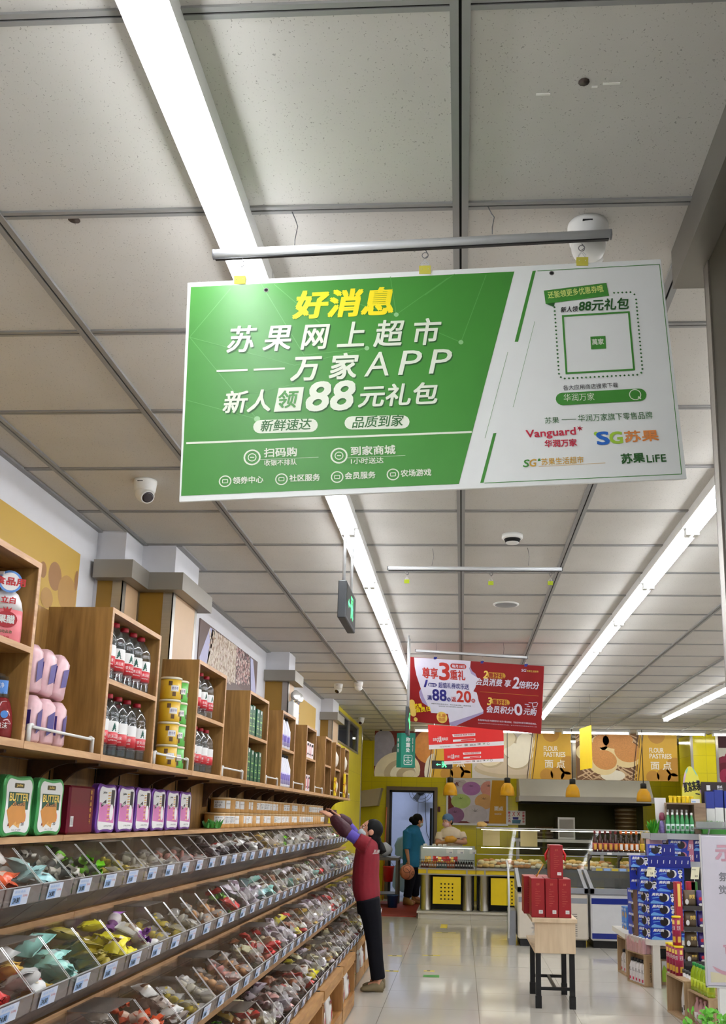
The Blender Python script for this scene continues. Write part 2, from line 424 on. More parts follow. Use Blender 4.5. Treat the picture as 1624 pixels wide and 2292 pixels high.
pa, pb = on_y(872, 1765, YB), on_y(972, 1768, YB)
DX0, DX1, DZ = pa.x, pb.x, 2.09
struct(MB(WALLY).box(-2.3, DX0, YB, YB+.15, 0, CEIL).box(DX1, 7.5, YB, YB+.15, 0, CEIL).box(DX0, DX1, YB, YB+.15, DZ, CEIL), 'wall_back')
d1 = struct(MB(mat('dark door frame', (116, 104, 88), .45, .4)).box(DX0-.06, DX0, YB-.05, YB+.16, 0, DZ+.07).box(DX1, DX1+.06, YB-.05, YB+.16, 0, DZ+.07).box(DX0, DX1, YB-.05, YB+.16, DZ, DZ+.07), 'door_1')
MB(BLACK).box(DX0, DX0+.045, YB-.02, YB+.14, 0, DZ).box(DX1-.03, DX1, YB-.02, YB+.14, 0, DZ).box(DX0, DX1, YB-.02, YB+.14, DZ-.04, DZ).build('inner_frame', d1)
MB(BLACK).box(DX1-.09, DX1-.05, YB+.14, YB+.9, .02, 1.75).build('door_leaf', d1)
struct(MB(BACKR).box(-3.2, 2, 22, 22.2, 0, 2.9).box(-3.4, -3.2, YB+.15, 22.2, 0, 2.9).box(2, 2.2, YB+.15, 22.2, 0, 2.9).box(-3.4, 2.2, YB+.15, 22.2, 2.9, 3.0), 'wall_store_room')
struct(MB(WALLW).box(7.3, 7.5, -4.2, 19.2, 0, CEIL), 'wall_right'); struct(MB(WALLW).box(-2.6, 7.5, -4.4, -4.2, 0, CEIL), 'wall_front')
# right: yellow tiled pillar with chrome edges, wall beside it
YP = 16.6
pl0, pl1 = on_y(1547, 1700, YP).x, on_y(1606, 1700, YP).x
pc = struct(MB(PILLY).box(pl0, pl1, YP, YP+.9, 0, CEIL), 'wall_column')
MB(STEEL).box(pl0-.012, pl0+.03, YP-.012, YP+.02, 0, CEIL).box(pl1-.03, pl1+.012, YP-.012, YP+.02, 0, CEIL).build('corner_strip', pc)
struct(MB(mat('plum fascia', (92, 56, 66), .7)).box(pl1+.02, 7.3, YP+.3, YP+.5, 0, CEIL), 'wall_back_right')
# near right: steel clad column with a cap under the ceiling
CXF = .618
nc = struct(MB(mat('bronze steel cladding', (66, 61, 46), .4, .5, var=.12, scale=2)).box(CXF, CXF+.75, 1.3, 2.216, 0, CEIL), 'wall_column')
MB(mat('cap steel grey', (128, 124, 116), .4, .6)).box(CXF-.062, CXF+.8, 1.2, 2.31, 2.958, CEIL).build('steel_cap', nc)
MB(STEEL).box(CXF-.004, CXF+.004, 2.18, 2.219, 0, 2.958).box(CXF-.004, CXF+.03, 2.216, 2.221, 0, 2.958).build('corner_strip', nc)

# ================================================================ CEILING LIGHTS
TUBEM = glow('lit fluorescent tube', TUBE_COL, TUBE); LB = mat('white enamel batten', (235, 235, 232), .5)
LX = [-.595, 1.155, 2.92, 4.68]; LY0, LP = 4.64, 1.135
def make_light(name, lab, along='y', m=None):
    t = thing(name, lab, 'ceiling light', group='twin tube ceiling lights'); m = m or TUBEM
    h = LP/2
    b = MB(LB).box(-.05, .05, -h+.004, h-.004, -.05, 0); b.build('batten', t, False)
    for x in (-.019, .019):
        MB(m).lathe([(.0135, -h+.03), (.0135, h-.03)], 10, (x, 0, -.067), M=Matrix.Rotation(-math.pi/2, 4, 'X')).build('tube', t, False)
    for s in (-1, 1):
        for x in (-.019, .019): MB(WHITE).box(x-.013, x+.013, s*(h-.016)-.012, s*(h-.016)+.012, -.088, -.05).build('socket', t, False)
    return t
L0 = make_light('ceiling_light', '')
used = 0
def place_light(loc, rz, lab):
    global used
    if not used: L0.location = loc; L0.rotation_euler = (0, 0, rz); L0['label'] = lab; used = 1; return L0
    return dup(L0, loc, rz, lab)
for r, (x, rn) in enumerate(zip(LX, ('left', 'middle', 'right', 'far right'))):
    for k in range(-8, 9):
        y = LY0+LP*(k+.5)
        if y < -4 or y > 14.2: continue
        inview = (r == 0 and y > 1) or (r == 1 and y > 4) or (r == 2 and y > 10)
        lab = 'twin tube ceiling light, %s in the %s row' % (nth(k+4 if r == 0 else (k if r == 1 else k-5)), rn) if inview else \
              'twin tube light of the %s row outside the picture, %s along' % (rn, nth(k+8))
        place_light((x, y, CEIL), 0, lab)
YR = 15.95
TB = glow('lit bakery tube', (1.0, .97, .88), TUBE_BACK)
LBK = make_light('ceiling_light', '', m=TB); LBK.rotation_euler = (0, 0, math.pi/2)
xs = [on_y(x, 1627, YR).x for x in (1332, 1500)]
x0 = xs[0]-2*(xs[1]-xs[0])-.0
for i in range(8):
    x = xs[0]+(i-2)*(xs[1]-xs[0])
    lab = 'crosswise twin tube light before the bakery, %s from left' % nth(i)
    if i == 0: LBK.location = (x, YR, CEIL); LBK['label'] = lab
    else: dup(LBK, (x, YR, CEIL), None, lab)

for i, x in enumerate((-.9, .6, 2.1, 3.4)): dup(LBK, (x, 17.75, CEIL), None, 'added kitchen tube light, unseen behind the mustard signs, %s from left' % nth(i))  # unseen fixtures added to brighten the kitchen poster and hood
# ================================================================ HANGING SIGNS NEAR THE VIEWER
GRN = mat('green sign print', (66, 142, 52), .42, var=.04); GRD = mat('dark green print', (36, 92, 34), .5)
GRT = mat('green lettering', (46, 106, 44), .5); GLI = mat('light green line', (96, 166, 84), .45)
CREAM = mat('cream white print', (232, 238, 218), .5); BOARD = mat('white sign board', (242, 244, 241), .45, var=.02)
CRIM = mat('crimson print', (196, 34, 62), .5); BLU = mat('blue print', (34, 104, 196), .5); LIME = mat('lime print', (166, 206, 62), .5)
ORG = mat('orange print', (226, 140, 66), .5); GOLD = mat('gold print', (214, 166, 62), .5); GREYI = mat('charcoal ink', (60, 62, 60), .6)
kk = 2.1/2.75
def kp(x, y, z): return Vector((x*kk, y*kk, EYE+(z-1.56)*kk))
TL, TR, BR, BL = kp(-.911, 2.74, 3.27), kp(.642, 2.80, 3.362), kp(.68, 2.76, 2.59), kp(-.873, 2.70, 2.498)
S = Plane(BL, TR-TL, TL-BL)
bc = (BL+BR)/2
sg = thing('hanging_sign', 'large green and white shop notice board hanging from a silver rod', 'sign', bc)
a1, b1 = S.uv(1480, 580)[0], S.uv(420, 633)[1]
a0, b0, a2 = S.uv(401, 1123)[0], S.uv(401, 1123)[1], S.uv(1536, 1070)[0]
b = MB(BOARD)
q = [(420, 633), (1478, 580), (1536, 1071), (401, 1123)]; uq = [S.uv(*p) for p in q]
fr = [S.P(*p) for p in uq]; bk = [S.P(*p, -.006) for p in uq]
b.add(fr+bk, [(3, 2, 1, 0), (4, 5, 6, 7)]+[(i, (i+1) % 4, 4+(i+1) % 4, 4+i) for i in range(4)])
b.build('board', sg)
z1 = lambda X, Y: (390+X/2.619, 440+Y/2.619)
z2 = lambda X, Y: (950+X/2.619, 440+Y/2.619)
Z = 1/2.619
b = MB(GRN); b.pp(S, [z1(40, 1755), z2(200, 1685), z2(525, 440), z1(97, 531)], GRN)
b.pp(S, [z2(527, 852), z2(547, 852), z2(651, 435), z2(632, 437)]); b.pp(S, [z2(325, 1680), z2(345, 1677), z2(420, 1386), z2(402, 1388)])
for p, r in (((660, 437), (1375, 398)), ((1375, 398), (1505, 1627)), ((1505, 1627), (350, 1680))): b.pline(S, z2(*p), z2(*r), .0016)
for p, r in (((645, 733), (518, 1235)), ((487, 912), (353, 1417))): b.pline(S, z2(*p), z2(*r), .0008)
b.build('green_print', sg)
b = MB(GLI)
for p, r in (((90, 825), (330, 540)), ((90, 825), (705, 990)), ((90, 825), (375, 1175)), ((375, 1175), (485, 1305)), ((75, 1195), (485, 1305)), ((510, 515), (760, 930)), ((585, 515), (850, 740)), ((1300, 693), (1265, 470)), ((1300, 693), (1600, 480)), ((1300, 693), (1040, 620)), ((760, 930), (1128, 890)), ((1128, 890), (705, 990)), ((375, 1175), (705, 1100))):
    b.pline(S, z1(*p), z1(*r), .0014, None, .0009)
for p, r in (((212, 855), (360, 460)), ((212, 855), (60, 790)), ((0, 580), (175, 455))): b.pline(S, z2(*p), z2(*r), .0014, None, .0009)
LDOT = mat('pale green dot', (150, 200, 140), .45)
for p in (z1(1300, 693), z1(1128, 890), z2(212, 855)): b.disc(S, S.uv(*p), .006, LDOT, .001)
b.disc(S, S.uv(*z1(485, 1305)), .0075, LDOT, .001); b.build('network_print', sg)
b = MB(CREAM)
def tx(body, p0, p1, h, m=CREAM, bold=.012, shear=0, zz=z1, shadow=False, lift=.0016):
    if shadow: b.ptext(S, body, zz(p0[0]+6, p0[1]+7), zz(p1[0]+6, p1[1]+7), h*Z, GRD, bold, shear, lift-.0006)
    b.ptext(S, body, zz(*p0), zz(*p1), h*Z, m, bold, shear, lift)
YLW = mat('yellow lettering', (248, 226, 22), .5)
tx('好消息', (697, 716), (1278, 690), 155, YLW, .03, .2)
tx('苏 果 网 上 超 市', (308, 916), (1568, 866), 152, CREAM, .016, .2, shadow=True)
for p, r in (((248, 1025), (430, 1018)), ((465, 1017), (648, 1009))): b.pline(S, z1(*p), z1(*r), 14*Z/1000*1.02, CREAM, .0016)
tx('万 家', (682, 1082), (1080, 1066), 148, CREAM, .02, .2, shadow=True)
tx('A', (1112, 1057), (1255, 1050), 140, CREAM, 0, .2, shadow=True); tx('P', (1310, 1047), (1455, 1041), 140, CREAM, 0, .2, shadow=True); tx('P', (1490, 1040), (1632, 1034), 140, CREAM, 0, .2, shadow=True)
tx('新人', (285, 1272), (560, 1258), 126, CREAM, .016, .2, shadow=True)
b.pp(S, [z1(588, 1270), z1(745, 1262), z1(764, 1124), z1(616, 1130)], GRD, .0011); b.pp(S, [z1(583, 1264), z1(740, 1256), z1(760, 1118), z1(612, 1124)], CREAM, .0016)
tx('领', (612, 1243), (728, 1238), 100, GRN, .016, .2, lift=.0022)
tx('88', (775, 1258), (1058, 1248), 166, CREAM, .03, .2, shadow=True)
tx('元礼包', (1078, 1237), (1545, 1215), 126, CREAM, .016, .2, shadow=True)
def pill(c0, c1, hgt, m, zz, lift):
    A, B = Vector(S.uv(*zz(*c0))), Vector(S.uv(*zz(*c1))); t = (B-A).normalized(); n = Vector((-t.y, t.x)); r = hgt/2
    P = [A+n*r*math.cos(k)-t*r*math.sin(k) for k in [math.pi*i/8 for i in range(9)]]+[B-n*r*math.cos(k)+t*r*math.sin(k) for k in [math.pi*i/8 for i in range(9)]]
    b.uvpoly(S, P, m, lift)
pill((505, 1350), (798, 1342), .035, CREAM, z1, .0012); pill((1040, 1328), (1335, 1322), .035, CREAM, z1, .0012)
tx('新鲜速达', (505, 1380), (805, 1367), 66, GRT, .01, .2); tx('品质到家', (1042, 1358), (1345, 1346), 66, GRT, .01, .2)
b.pline(S, z1(70, 1447), z2(276, 1381), .0052, CREAM, .0012)
for x, y, h, l, t1, t2 in ((527, 1530, 52, 718, '扫码购', '收银不排队'), (1035, 1520, 52, 1295, '到家商城', '1小时送达')):
    tx(t1, (x, y), (l, y-(l-x)*.04), h, CREAM, .02); tx(t2, (x, y+50), (x+190, y+44), 34, CREAM, .012)
    b.pline(S, z1(x-30, y+14), z1(x+318, y-1), .0008, CREAM, .0014)
for x, y, t1 in ((343, 1686, '领券中心'), (675, 1673, '社区服务'), (1000, 1659, '会员服务'), (1327, 1644, '农场游戏')): tx(t1, (x, y), (x+178, y-7), 40, CREAM, .02)
tx('新人领', (797, 682), (900, 675), 32, INK, .012, .2, z2); tx('88元礼包', (905, 676), (1198, 660), 66, GRD, .02, .2, z2)
tx('各大应用商店搜索下载', (812, 1138), (1133, 1121), 30, INK, 0, 0, z2)
b.pp(S, [z2(708, 630), z2(1080, 583), z2(1064, 507), z2(698, 553)], GRN, .0012); b.pp(S, [z2(708, 630), z2(757, 648), z2(762, 622)], GRD, .0011)
tx('还能领更多优惠券哦', (725, 600), (1048, 560), 40, mat('pale yellow print', (216, 232, 130), .5), .012, 0, z2)
pill((808, 1188), (1258, 1163), .0245*1.35, GRN, z2, .0012); tx('华润万家', (815, 1202), (995, 1196), 44, CREAM, 0, 0, z2)
b.ring(S, S.uv(*z2(1232, 1163)), .0145, .0022, CREAM, .0018); b.pline(S, z2(1250, 1175), z2(1266, 1187), .004, CREAM, .0018)
tx('苏果', (705, 1333), (788, 1329), 36, GRT, 0, 0, z2); b.pline(S, z2(802, 1309), z2(887, 1306), .0012, GRT); tx('华润万家旗下零售品牌', (900, 1322), (1335, 1303), 42, GRT, 0, 0, z2)
b.build('lettering', sg)
b = MB(CRIM)
tx('Vanguard', (597, 1428), (887, 1410), 56, CRIM, .02, 0, z2); tx('华润万家', (705, 1472), (892, 1463), 42, CRIM, .02, 0, z2)
c = S.uv(*z2(908, 1360))
for k in range(6):
    t = k*math.pi/3+.3; b.uvpoly(S, [(c[0]+.002*math.cos(t+1.5), c[1]+.002*math.sin(t+1.5)), (c[0]+.002*math.cos(t-1.5), c[1]+.002*math.sin(t-1.5)), (c[0]+.0085*math.cos(t), c[1]+.0085*math.sin(t))], CRIM, .0012)
tx('S', (1013, 1456), (1083, 1452), 72, BLU, .04, 0, z2); tx('G', (1088, 1450), (1160, 1446), 66, LIME, .04, 0, z2); b.disc(S, S.uv(*z2(1003, 1391)), .005, LIME)
tx('苏果', (1175, 1442), (1372, 1432), 64, ORG, .02, 0, z2)
tx('S', (577, 1587), (616, 1585), 42, GRN, .02, .2, z2); tx('G', (616, 1584), (657, 1582), 42, GOLD, .02, .2, z2); tx('苏果生活超市', (685, 1577), (932, 1563), 40, GOLD, .008, 0, z2)
b.pline(S, z2(668, 1584), z2(1058, 1562), .0009, GOLD); b.pp(S, [z2(662, 1552), z2(680, 1550), z2(676, 1536), z2(664, 1538)], GRN)
tx('苏果', (1155, 1567), (1290, 1558), 56, GRD, .025, 0, z2); tx('LiFE', (1303, 1560), (1415, 1554), 42, GRD, .02, 0, z2)
b.build('logo_print', sg)
b = MB(GRN)   # frame round the blank square, badge and dotted border
C4 = [S.uv(*z2(*p)) for p in ((825, 1043), (1232, 1020), (1200, 673), (803, 697))]
cc = (sum(p[0] for p in C4)/4, sum(p[1] for p in C4)/4)
I4 = [(cc[0]+(p[0]-cc[0])*.945, cc[1]+(p[1]-cc[1])*.94) for p in C4]
for i in range(4): b.uvpoly(S, [C4[i], C4[(i+1) % 4], I4[(i+1) % 4], I4[i]], GRN, .0012)
b.pp(S, [z2(975, 897), z2(1062, 892), z2(1058, 818), z2(970, 823)], GRN, .0012); tx('萬家', (982, 872), (1050, 868), 34, CREAM, .02, 0, z2)
path = [(760, 650), (786, 1040), (797, 1060), (820, 1068), (1245, 1046), (1268, 1034), (1275, 1012), (1238, 605), (1228, 575), (1205, 562), (1085, 567)]
for p, r in zip(path, path[1:]):
    A, B = Vector(S.uv(*z2(*p))), Vector(S.uv(*z2(*r))); n = max(1, round((B-A).length/.0105))
    for k in range(n): b.disc(S, A+(B-A)*k/n, .003, GRT, .0012, 4)
b.build('dotted_frame', sg)
for x, y in ((456, 1530), (965, 1520)):
    b = MB(CREAM); b.ring(S, S.uv(*z1(x, y)), .0205, .004, CREAM); b.ring(S, S.uv(*z1(x, y)), .0105, .0022, CREAM); b.pline(S, z1(x-12, y), z1(x+12, y), .002, CREAM, .0014); b.build('service_icon', sg)
for k, (x, y) in enumerate(((298, 1670), (628, 1658), (954, 1645), (1281, 1630))):
    b = MB(CREAM); b.ring(S, S.uv(*z1(x, y)), .015, .0028, CREAM); u, v = S.uv(*z1(x, y)); b.rrect(S, u-.007, u+.007, v-.005, v+.005, .002, CREAM, .0014, 3, .0018); b.build('service_icon', sg)
for p in (z1(538, 549), z2(744, 450)):
    b = MB(mat('grommet', (120, 116, 112), .5)); b.ring(S, S.uv(*p), .0062, .0018, None, .001); b.disc(S, S.uv(*p), .0045, DARK, .0012); b.build('grommet', sg)

def strand(name, pts, r, lab, cat, grp=None, m=WIRE):
    o = MB(m).tube(pts, r, 6).build(name, loc=pts[0]); return tag(o, lab, cat, grp)
def loop(c, r, u, v, n=12): return [Vector(c)+u*r*math.cos(2*math.pi*k/n)+v*r*math.sin(2*math.pi*k/n) for k in range(n+1)]
def rod(name, A, B, r, lab):
    A, B = Vector(A), Vector(B); t = thing(name, lab, 'rod', (A+B)/2)
    MB(ALU).tube([A, B], r, 14).build('rail', t)
    d = (B-A).normalized(); dn = Vector((0, 0, -1)); sd = d.cross(dn)
    q = MB(BLACK); vs = []
    for P in (A+d*.003, B-d*.003):
        for s in (-1, 1):
            for h in (r*.8, r*1.25): vs.append(P+sd*s*r*.32+dn*h)
    q.add(vs, [(0, 1, 3, 2), (4, 6, 7, 5), (0, 2, 6, 4), (1, 5, 7, 3), (0, 4, 5, 1), (2, 3, 7, 6)]).build('rubber_strip', t)
    for P in (A, B):
        s = 1 if P is B else -1
        MB(mat('grey end cap', (110, 110, 112), .5)).tube([P-d*.001*s, P+d*.004*s], r*1.05, 14).build('end_cap', t)
    return t
RA, RB = on_y(480, 570, 2.10), on_y(1364, 525, 2.12)
rod('hanging_rod', RA, RB, .0125, 'silver rod just above the large green sign, its nearest hanger')
for k, (cx, cy, bx, by) in enumerate(((662, 470, 659, 548), (1099, 456, 1101, 525))):
    T = on_z(cx, cy, CEIL); u = (RB-RA).normalized(); B_ = on_y(bx, by, 2.105); B_.z = (RA+(RB-RA)*((B_.x-RA.x)/(RB.x-RA.x))).z+.012
    side = ('left', 'right')[k]
    M_ = T*.5+B_*.5+Vector((.006, 0, .005))
    pts = [T+Vector((-.012, 0, 0)), T+Vector((0, 0, -.028)), M_, B_+Vector((0, 0, .018)), B_]
    strand('hanging_wire', pts, .0013, 'bent grey wire from the ceiling to the %s half of the nearest rod' % side, 'wire')
CLIPM = mat('yellow clip metal', (196, 188, 70), .35, .3)
def clip(p, lab, m=CLIPM, top=None, s=1.0):
    p = Vector(p); t = thing('binder_clip', lab, 'clip', p, 0)
    w_, h_ = .0145*s, .0135*s
    MB(m).prism([(-.009*s, h_), (.009*s, h_), (.0045*s, -h_*.5), (-.0045*s, -h_*.5)], 'x', -w_, w_).build('body', t, False)
    for sy in (-1, 1):
        MB(ALU).tube([(-.008*s, sy*.007*s, h_*.3), (-.009*s, sy*.005*s, h_*1.6), (0, sy*.003*s, h_*2.5), (.009*s, sy*.005*s, h_*1.6), (.008*s, sy*.007*s, h_*.3)], .0009*s, 5).build('handle', t, False)
    return t
for k, (x, y) in enumerate((z1(384, 508), z1(1468, 449), z2(923, 400))):
    P = S.P(*S.uv(x, y)); P = P+Vector((0, .003, .004))
    clip(P, 'yellow binder clip gripping the green sign, %s of three from the left' % nth(k))
    q = RA+(RB-RA)*((P.x-RA.x)/(RB.x-RA.x)); q.y = P.y; top = q-Vector((0, 0, .012)); lo = P+Vector((0, 0, .04))
    mid = (top+lo)/2
    strand('hook_wire', [top, top*.7+lo*.3+Vector((.004, 0, 0))]+loop(mid-Vector((0, 0, .004)), .008, Vector((1, 0, 0)), Vector((0, 0, 1)), 10)+[lo], .0011, 'thin wire hook above the green sign, %s of three from the left' % nth(k), 'hook')

# ---- bare middle rod with three clips
ym = 5.17; A, B = on_y(868, 1272, ym), on_y(1257, 1274, ym); rod('hanging_rod', A, B, .012, 'bare silver rod with no sign, between the green and red signs')
for k, (cx, cy, bx) in enumerate(((968, 1228, 966), (1180, 1226, 1182))):
    T = on_z(cx, cy, CEIL); Q = on_y(bx, 1266, ym); strand('hanging_wire', [T, (T+Q)/2+Vector((.008, 0, 0)), Q], .0014, 'wire from the ceiling to the bare rod, %s one' % ('left', 'right')[k], 'wire')
for k, (x, y) in enumerate(((910, 1303), (1098, 1307), (1231, 1307))):
    P = on_y(x, y, ym); Tp = on_y(x+2, 1279, ym); lo = P+Vector((0, 0, .042)); mid = (Tp+lo)/2
    strand('hook_wire', [Tp]+loop(mid, .009, Vector((1, 0, 0)), Vector((0, 0, 1)), 10)+[lo], .0012, 'wire hook under the bare rod, %s of three from the left' % nth(k), 'hook')
    clip(P, 'yellow-green clip dangling empty under the bare rod, %s of three from left' % nth(k), mat('lime clip metal', (186, 204, 40), .35, .3))

# ---- red members' day sign
kk = 8.1/9.5
def kp(x, y, z): return Vector((x*kk, y*kk, EYE+(z-1.56)*kk))
TL, TR, BR, BL = kp(-.561, 9.636, 3.199), kp(.794, 9.109, 3.026), kp(.777, 9.364, 2.391), kp(-.577, 9.891, 2.563)
Q = Plane(BL, TR-TL, TL-BL)
z7 = lambda X, Y: (820+X/3.248, 1400+Y/3.248)
RSB = mat('deep red sign print', (150, 24, 28), .5, var=.22, scale=5); LAV = mat('lavender white paper print', (226, 222, 240), .5); LAV2 = mat('lavender fold print', (168, 156, 200), .5)
NAVY = mat('navy print', (44, 38, 128), .5); REDT = mat('red lettering', (190, 50, 42), .5); PYEL = mat('pale gold print', (244, 210, 104), .5)
rs = thing('hanging_sign', 'red and white sign about gifts, hanging behind the bare rod', 'sign', (BL+BR)/2)
b = MB(RSB); uq = [Q.uv(914, 1470), Q.uv(1217, 1491.5), Q.uv(1210, 1643), Q.uv(911, 1614)]
fr = [Q.P(*p) for p in uq]; bk = [Q.P(*p, -.006) for p in uq]
b.add(fr+bk, [(3, 2, 1, 0), (4, 5, 6, 7)]+[(i, (i+1) % 4, 4+(i+1) % 4, 4+i) for i in range(4)]); b.build('board', rs)
b = MB(LAV)
b.pp(Q, [z7(*p) for p in ((345, 232), (350, 300), (362, 360), (395, 460), (381, 485), (388, 520), (405, 560), (450, 590), (470, 636), (590, 642), (600, 690), (720, 655), (850, 618), (830, 585), (815, 550), (808, 515), (800, 488), (776, 478), (792, 448), (800, 410), (822, 386), (803, 378), (790, 350), (766, 330), (753, 300), (757, 258))][::-1])
b.pp(Q, [z7(*p) for p in ((598, 690), (605, 724), (640, 733), (848, 640), (850, 617), (720, 655))][::-1][::-1], LAV2, .0012)
b.pp(Q, [z7(*p) for p in ((598, 690), (850, 617), (846, 628), (604, 706))], LAV, .0018)
b.pp(Q, [z7(*p) for p in ((753, 300), (766, 330), (790, 350), (803, 378), (760, 350), (745, 310))], LAV2, .0012); b.pp(Q, [z7(*p) for p in ((395, 460), (381, 485), (405, 560), (450, 590), (415, 520))], LAV2, .0012)
b.build('torn_paper_print', rs)
b = MB(REDT)
def t7(body, p0, p1, h, m, bold=.02, shear=0, lift=.003): b.ptext(Q, body, z7(*p0), z7(*p1), h/3.248, m, bold, shear, lift)
def pill7(c0, c1, hgt, m, lift=.0022):
    A, B = Vector(Q.uv(*z7(*c0))), Vector(Q.uv(*z7(*c1))); t = (B-A).normalized(); n = Vector((-t.y, t.x)); r = hgt/2
    b.uvpoly(Q, [A+n*r*math.cos(k)-t*r*math.sin(k) for k in [math.pi*i/8 for i in range(9)]]+[B-n*r*math.cos(k)+t*r*math.sin(k) for k in [math.pi*i/8 for i in range(9)]], m, lift)
def lo(b, s, h): return None
t7('尊享', (408, 380), (520, 387), 76, REDT); t7('3', (532, 393), (603, 398), 122, REDT, .03); t7('重礼', (610, 392), (718, 399), 70, REDT)
pill7((626, 294), (708, 299), .044, REDT); t7('每月18日', (622, 306), (715, 312), 24, LAV, .02)
t7('1', (418, 446), (446, 448), 52, NAVY, .03, .2); pill7((460, 430), (498, 433), .034, NAVY); t7('重好礼', (452, 441), (508, 445), 20, LAV, .02)
t7('超值礼券欢乐送', (524, 452), (745, 466), 40, NAVY, .01)
t7('满', (443, 540), (475, 542), 34, NAVY); t7('88', (482, 543), (582, 549), 80, NAVY, .03); b.disc(Q, Q.uv(*z7(598, 538)), .018, NAVY, .0022); t7('元', (590, 545), (607, 546), 14, LAV, .02)
t7('返', (618, 553), (652, 555), 36, REDT); t7('20', (658, 554), (760, 560), 80, REDT, .03); b.disc(Q, Q.uv(*z7(776, 546)), .018, REDT, .0022); t7('元', (768, 553), (785, 554), 14, LAV, .02)
t7('2', (848, 382), (882, 384), 54, PYEL, .03, .2); pill7((896, 360), (990, 366), .05, GOLD); t7('重好礼', (888, 378), (1000, 386), 36, mat('dark red lettering', (150, 30, 30), .5), .02)
t7('会员消费 享', (798, 432), (1052, 448), 52, LAV, .02, .2); t7('2', (1060, 455), (1108, 458), 80, LAV, .03, .2); t7('倍积分', (1110, 455), (1255, 464), 52, LAV, .02, .2)
b.pline(Q, z7(822, 481), z7(1250, 513), .002, GOLD)
t7('3', (878, 576), (912, 578), 54, PYEL, .03, .2); pill7((926, 552), (1020, 560), .05, GOLD); t7('重好礼', (918, 572), (1030, 580), 36, MATS['dark red lettering'], .02)
t7('会员积分', (875, 632), (1072, 645), 52, LAV, .02, .2); t7('0', (1078, 650), (1132, 653), 80, LAV, .03); t7('元购', (1140, 647), (1237, 655), 48, LAV, .02, .2)
t7('会员即享特会员卡或绑定电子会员卡登记验证，凭指定积分即可领取指定商品。', (810, 692), (1235, 722), 13, LAV, .01)
t7('活动商品会员积分规则以店内公示为准，更多优惠请咨询服务台工作人员', (810, 712), (1238, 740), 6, LAV, 0)
t7('满额可领优惠券活动，每日限量领取，先到先得', (470, 570), (760, 590), 8, GREYI, 0); t7('活动时间 10日 最终解释 本店所有', (525, 590), (700, 600), 8, GREYI, 0)
pill7((330, 560), (340, 640), .056, PYEL, .0014); b.disc(Q, Q.uv(*z7(357, 682)), .019, PYEL)
t7('苏果.', (350, 600), (412, 596), 30, YEL, .03); t7('会员日', (360, 632), (465, 622), 34, YEL, .03)
b.disc(Q, Q.uv(*z7(548, 668)), .052, PYEL); t7('礼赠', (524, 664), (574, 668), 26, ORG, .02, lift=.004); t7('会员', (524, 692), (574, 696), 24, ORG, .02, lift=.004)
t7('SG', (1125, 335), (1162, 337), 20, LAV, .02, .2); t7('苏果生活超市', (1165, 337), (1250, 342), 14, PYEL, .01)
for p, r in (((1178, 560), (1205, 563)), ((1205, 563), (1212, 600)), ((1212, 600), (1235, 603)), ((1240, 558), (1205, 563)), ((1245, 562), (1235, 590)), ((1210, 588), (1235, 590)), ((1150, 572), (1180, 574)), ((1165, 586), (1190, 588))): b.pline(Q, z7(*p), z7(*r), .006, LAV, .003)
b.build('lettering', rs)
yr = 8.05
A, B = on_y(930, 1456, yr), on_y(1180, 1472, 7.85); rod('hanging_rod', A, B, .011, 'silver rod directly above the red members sign')
for k, (cx, cy, bx, by) in enumerate(((976, 1437, 975, 1456), (1126, 1437, 1124, 1466))):
    T = on_z(cx, cy, CEIL); P = A+(B-A)*((on_y(bx, by, yr).x-A.x)/(B.x-A.x)); strand('hanging_wire', [T, (T+P)/2+Vector((.006, 0, 0)), P], .0014, 'wire from the ceiling to the red sign rod, %s one' % ('left', 'right')[k], 'wire')
BCL = mat('blue clip metal', (40, 54, 150), .4, .2)
for k, (x, y) in enumerate(((974, 1474), (1079, 1483), (1177, 1490))):
    P = Q.P(*Q.uv(x, y))+Vector((0, .003, .0)); clip(P, 'blue binder clip on the red sign, %s of three from the left' % nth(k), BCL)
    q = A+(B-A)*max(0, min(.97, ((P.x-A.x)/(B.x-A.x)))); strand('hook_wire', [q, Vector((q.x, P.y, (q.z+P.z+.03)/2)), P+Vector((0, 0, .03))], .0012, 'wire hook above the red sign, %s of three from the left' % nth(k), 'hook')

